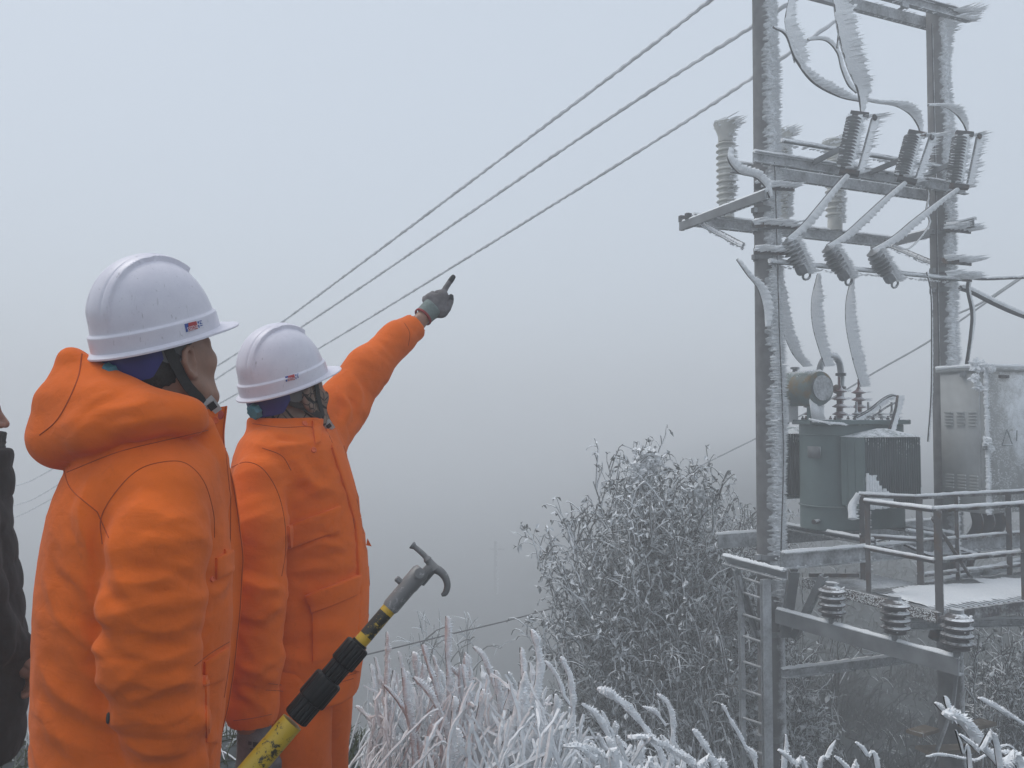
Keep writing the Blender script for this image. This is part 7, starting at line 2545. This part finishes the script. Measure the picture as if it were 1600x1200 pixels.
def gaiter_mat():
    m, t, b = principled('patterned_gaiter')
    g = t.nodes.new('ShaderNodeNewGeometry')
    v = node(t, 'ShaderNodeTexVoronoi', Scale=38.0)
    v.feature = 'DISTANCE_TO_EDGE'
    mp = node(t, 'ShaderNodeMapping')
    mp.inputs['Rotation'].default_value = (0.4, 0.7, 0.2)
    t.links.new(g.outputs['Position'], mp.inputs['Vector'])
    t.links.new(mp.outputs[0], v.inputs['Vector'])
    n = node(t, 'ShaderNodeTexNoise', Scale=14.0, Detail=3.0)
    t.links.new(g.outputs['Position'], n.inputs['Vector'])
    w = node(t, 'ShaderNodeTexWave', Scale=9.0, Distortion=2.5)
    mp2 = node(t, 'ShaderNodeMapping')
    mp2.inputs['Rotation'].default_value = (0.0, 0.75, 0.0)
    t.links.new(g.outputs['Position'], mp2.inputs['Vector'])
    t.links.new(mp2.outputs[0], w.inputs['Vector'])
    base = ramp(t, n.outputs[0], 0.3, (0.17, 0.12, 0.095), 0.7, (0.25, 0.19, 0.155))
    line = ramp(t, v.outputs['Distance'], 0.035, (1, 1, 1), 0.06, (0, 0, 0))
    sel = ramp(t, n.outputs[0], 0.46, (0, 0, 0), 0.52, (1, 1, 1))
    base = mix(t, math_n(t, 'MULTIPLY', line, sel), base, (0.02, 0.018, 0.02))
    base = mix(t, ramp(t, w.outputs[0], 0.93, (0, 0, 0), 0.97, (1, 1, 1)), base, (0.018, 0.017, 0.018))
    t.links.new(base, b.inputs['Base Color'])
    b.inputs['Roughness'].default_value = 0.9
    b.inputs['Specular IOR Level'].default_value = 0.1
    return m
M['gaiter'] = gaiter_mat()
F2, MAN2 = man_two()

# ================================================================== man in the black coat, cut by the left edge
def man_three():
    F = Fig(-68, 2.20)
    c = F.pp(-66, 648, 0.0)
    R = rotm(math.radians(4), math.radians(2))
    armR = jl(F, [(-62, 815, -0.17), (-55, 930, -0.20), (-25, 1000, -0.18), (14, 1018, -0.12)])
    radR = [0.08, 0.085, 0.075, 0.06]
    armL = jl(F, [(-62, 815, 0.17), (-55, 930, 0.20), (-20, 1000, 0.15), (12, 1030, 0.05)])
    person, hb = make_head(F, c, R, M['skin'], 'person', 'person in a long black padded coat, cut off by the left edge',
                           (lambda P: smin(smin(s_ell(P, (0.02, 0, 1.1), (0.085, 0.11, 0.26)), s_chain(P, armR, [0.04] * 4), 0.03),
                                           smin(s_chain(P, [(0.0, -0.09, 0.9), (0.0, -0.1, 0.1)], (0.06, 0.045)), s_chain(P, [(0.0, 0.09, 0.9), (0.0, 0.1, 0.1)], (0.06, 0.045)), 0.02), 0.03),
                            (-0.35, -0.35, 0.02), (0.35, 0.4, 1.5), 0.02))
    head_parts(F, c, R, person)
    rows = [(745, -110, 18), (780, -135, 14), (830, -148, 22), (900, -150, 33), (960, -150, 40), (1010, -150, 44), (1090, -150, 46), (1140, -148, 42), (1175, -146, 36)]
    dep = [(745, 0.12), (790, 0.19), (900, 0.20), (1200, 0.20)]
    zh = F.pp(0, 1168)[2]
    def fn(P):
        f = torso_field(F, rows, dep, P)
        f = smax(f, P[2] - F.pp(-60, 755)[2], 0.06)
        f = smax(f, zh - P[2], 0.02)
        f = smin(f, s_chain(P, armR, radR, 0.03), 0.015)
        f = smin(f, s_chain(P, armL, radR, 0.03), 0.02)
        col = s_chain(P, jl(F, [(-62, 770, 0), (-56, 718, 0)]), (0.128, 0.118))
        col = smax(col, P[2] - F.pp(-50, 700)[2] + 0.0, 0.012)
        return smin(f, col, 0.012)
    def disp(Vt):
        z = Vt[:, 2]
        q = np.abs(np.sin(z / 0.085 * math.pi + 0.6 * (vnoise(Vt * 4) - 0.5)))
        return 0.007 * q ** 0.6 - 0.005 + cloth_noise(0.006, (12, 12, 9), 0.2)(Vt)
    F.mesh('coat', fn, (-0.26, -0.33, zh - 0.03), (0.30, 0.33, F.pp(0, 690)[2] + 0.04), 0.0075, M['black_coat'], person, 1, disp=disp)
    # woollen mask over the chin
    def mfn(P):
        f = head_sdf(P) - 0.010
        return smax(smax(f, P[2] + 0.050, 0.008), -0.16 - P[2], 0.01)
    Vt, Q = surface(mfn, (-0.16, -0.115, -0.2), (0.135, 0.115, 0.0), 0.005)
    Vt = Vt + vnormals(Vt, Q) * (0.006 * (vnoise(Vt * 160) - 0.5))[:, None]
    raw_mesh('wool_scarf', F.w(c + Vt @ R), Q.reshape(-1), np.full(len(Q), 4), M['hair'], person)
    # bare hand at the cuff
    w = F.pp(22, 1022, -0.12)
    palm = [(w, 0.026), (w + [0.030, -0.012, -0.045], 0.018), (w + [0.020, 0.020, -0.055], 0.018)]
    fingers = []
    for i in range(4):
        b0 = w + np.array([0.038 - 0.006 * i, -0.020 + 0.017 * i, -0.052])
        fingers.append(([b0, b0 + [0.010, 0, -0.03], b0 + [0.002, 0, -0.052], b0 + [-0.014, 0, -0.058]], [0.0095, 0.009, 0.0085, 0.008]))
    fingers.append(([w + [0.025, -0.025, -0.015], w + [0.045, -0.035, -0.035], w + [0.05, -0.030, -0.062]], [0.012, 0.0105, 0.0085]))
    glove(F, 'hand', palm, fingers, M['skin'], person)
    legs(F, 0.75, (-0.02, -0.02, -0.02), (0.02, 0.03, 0.03), -0.09, 0.10, M['black_coat'], person, 0.085, 0.85)
man_three()
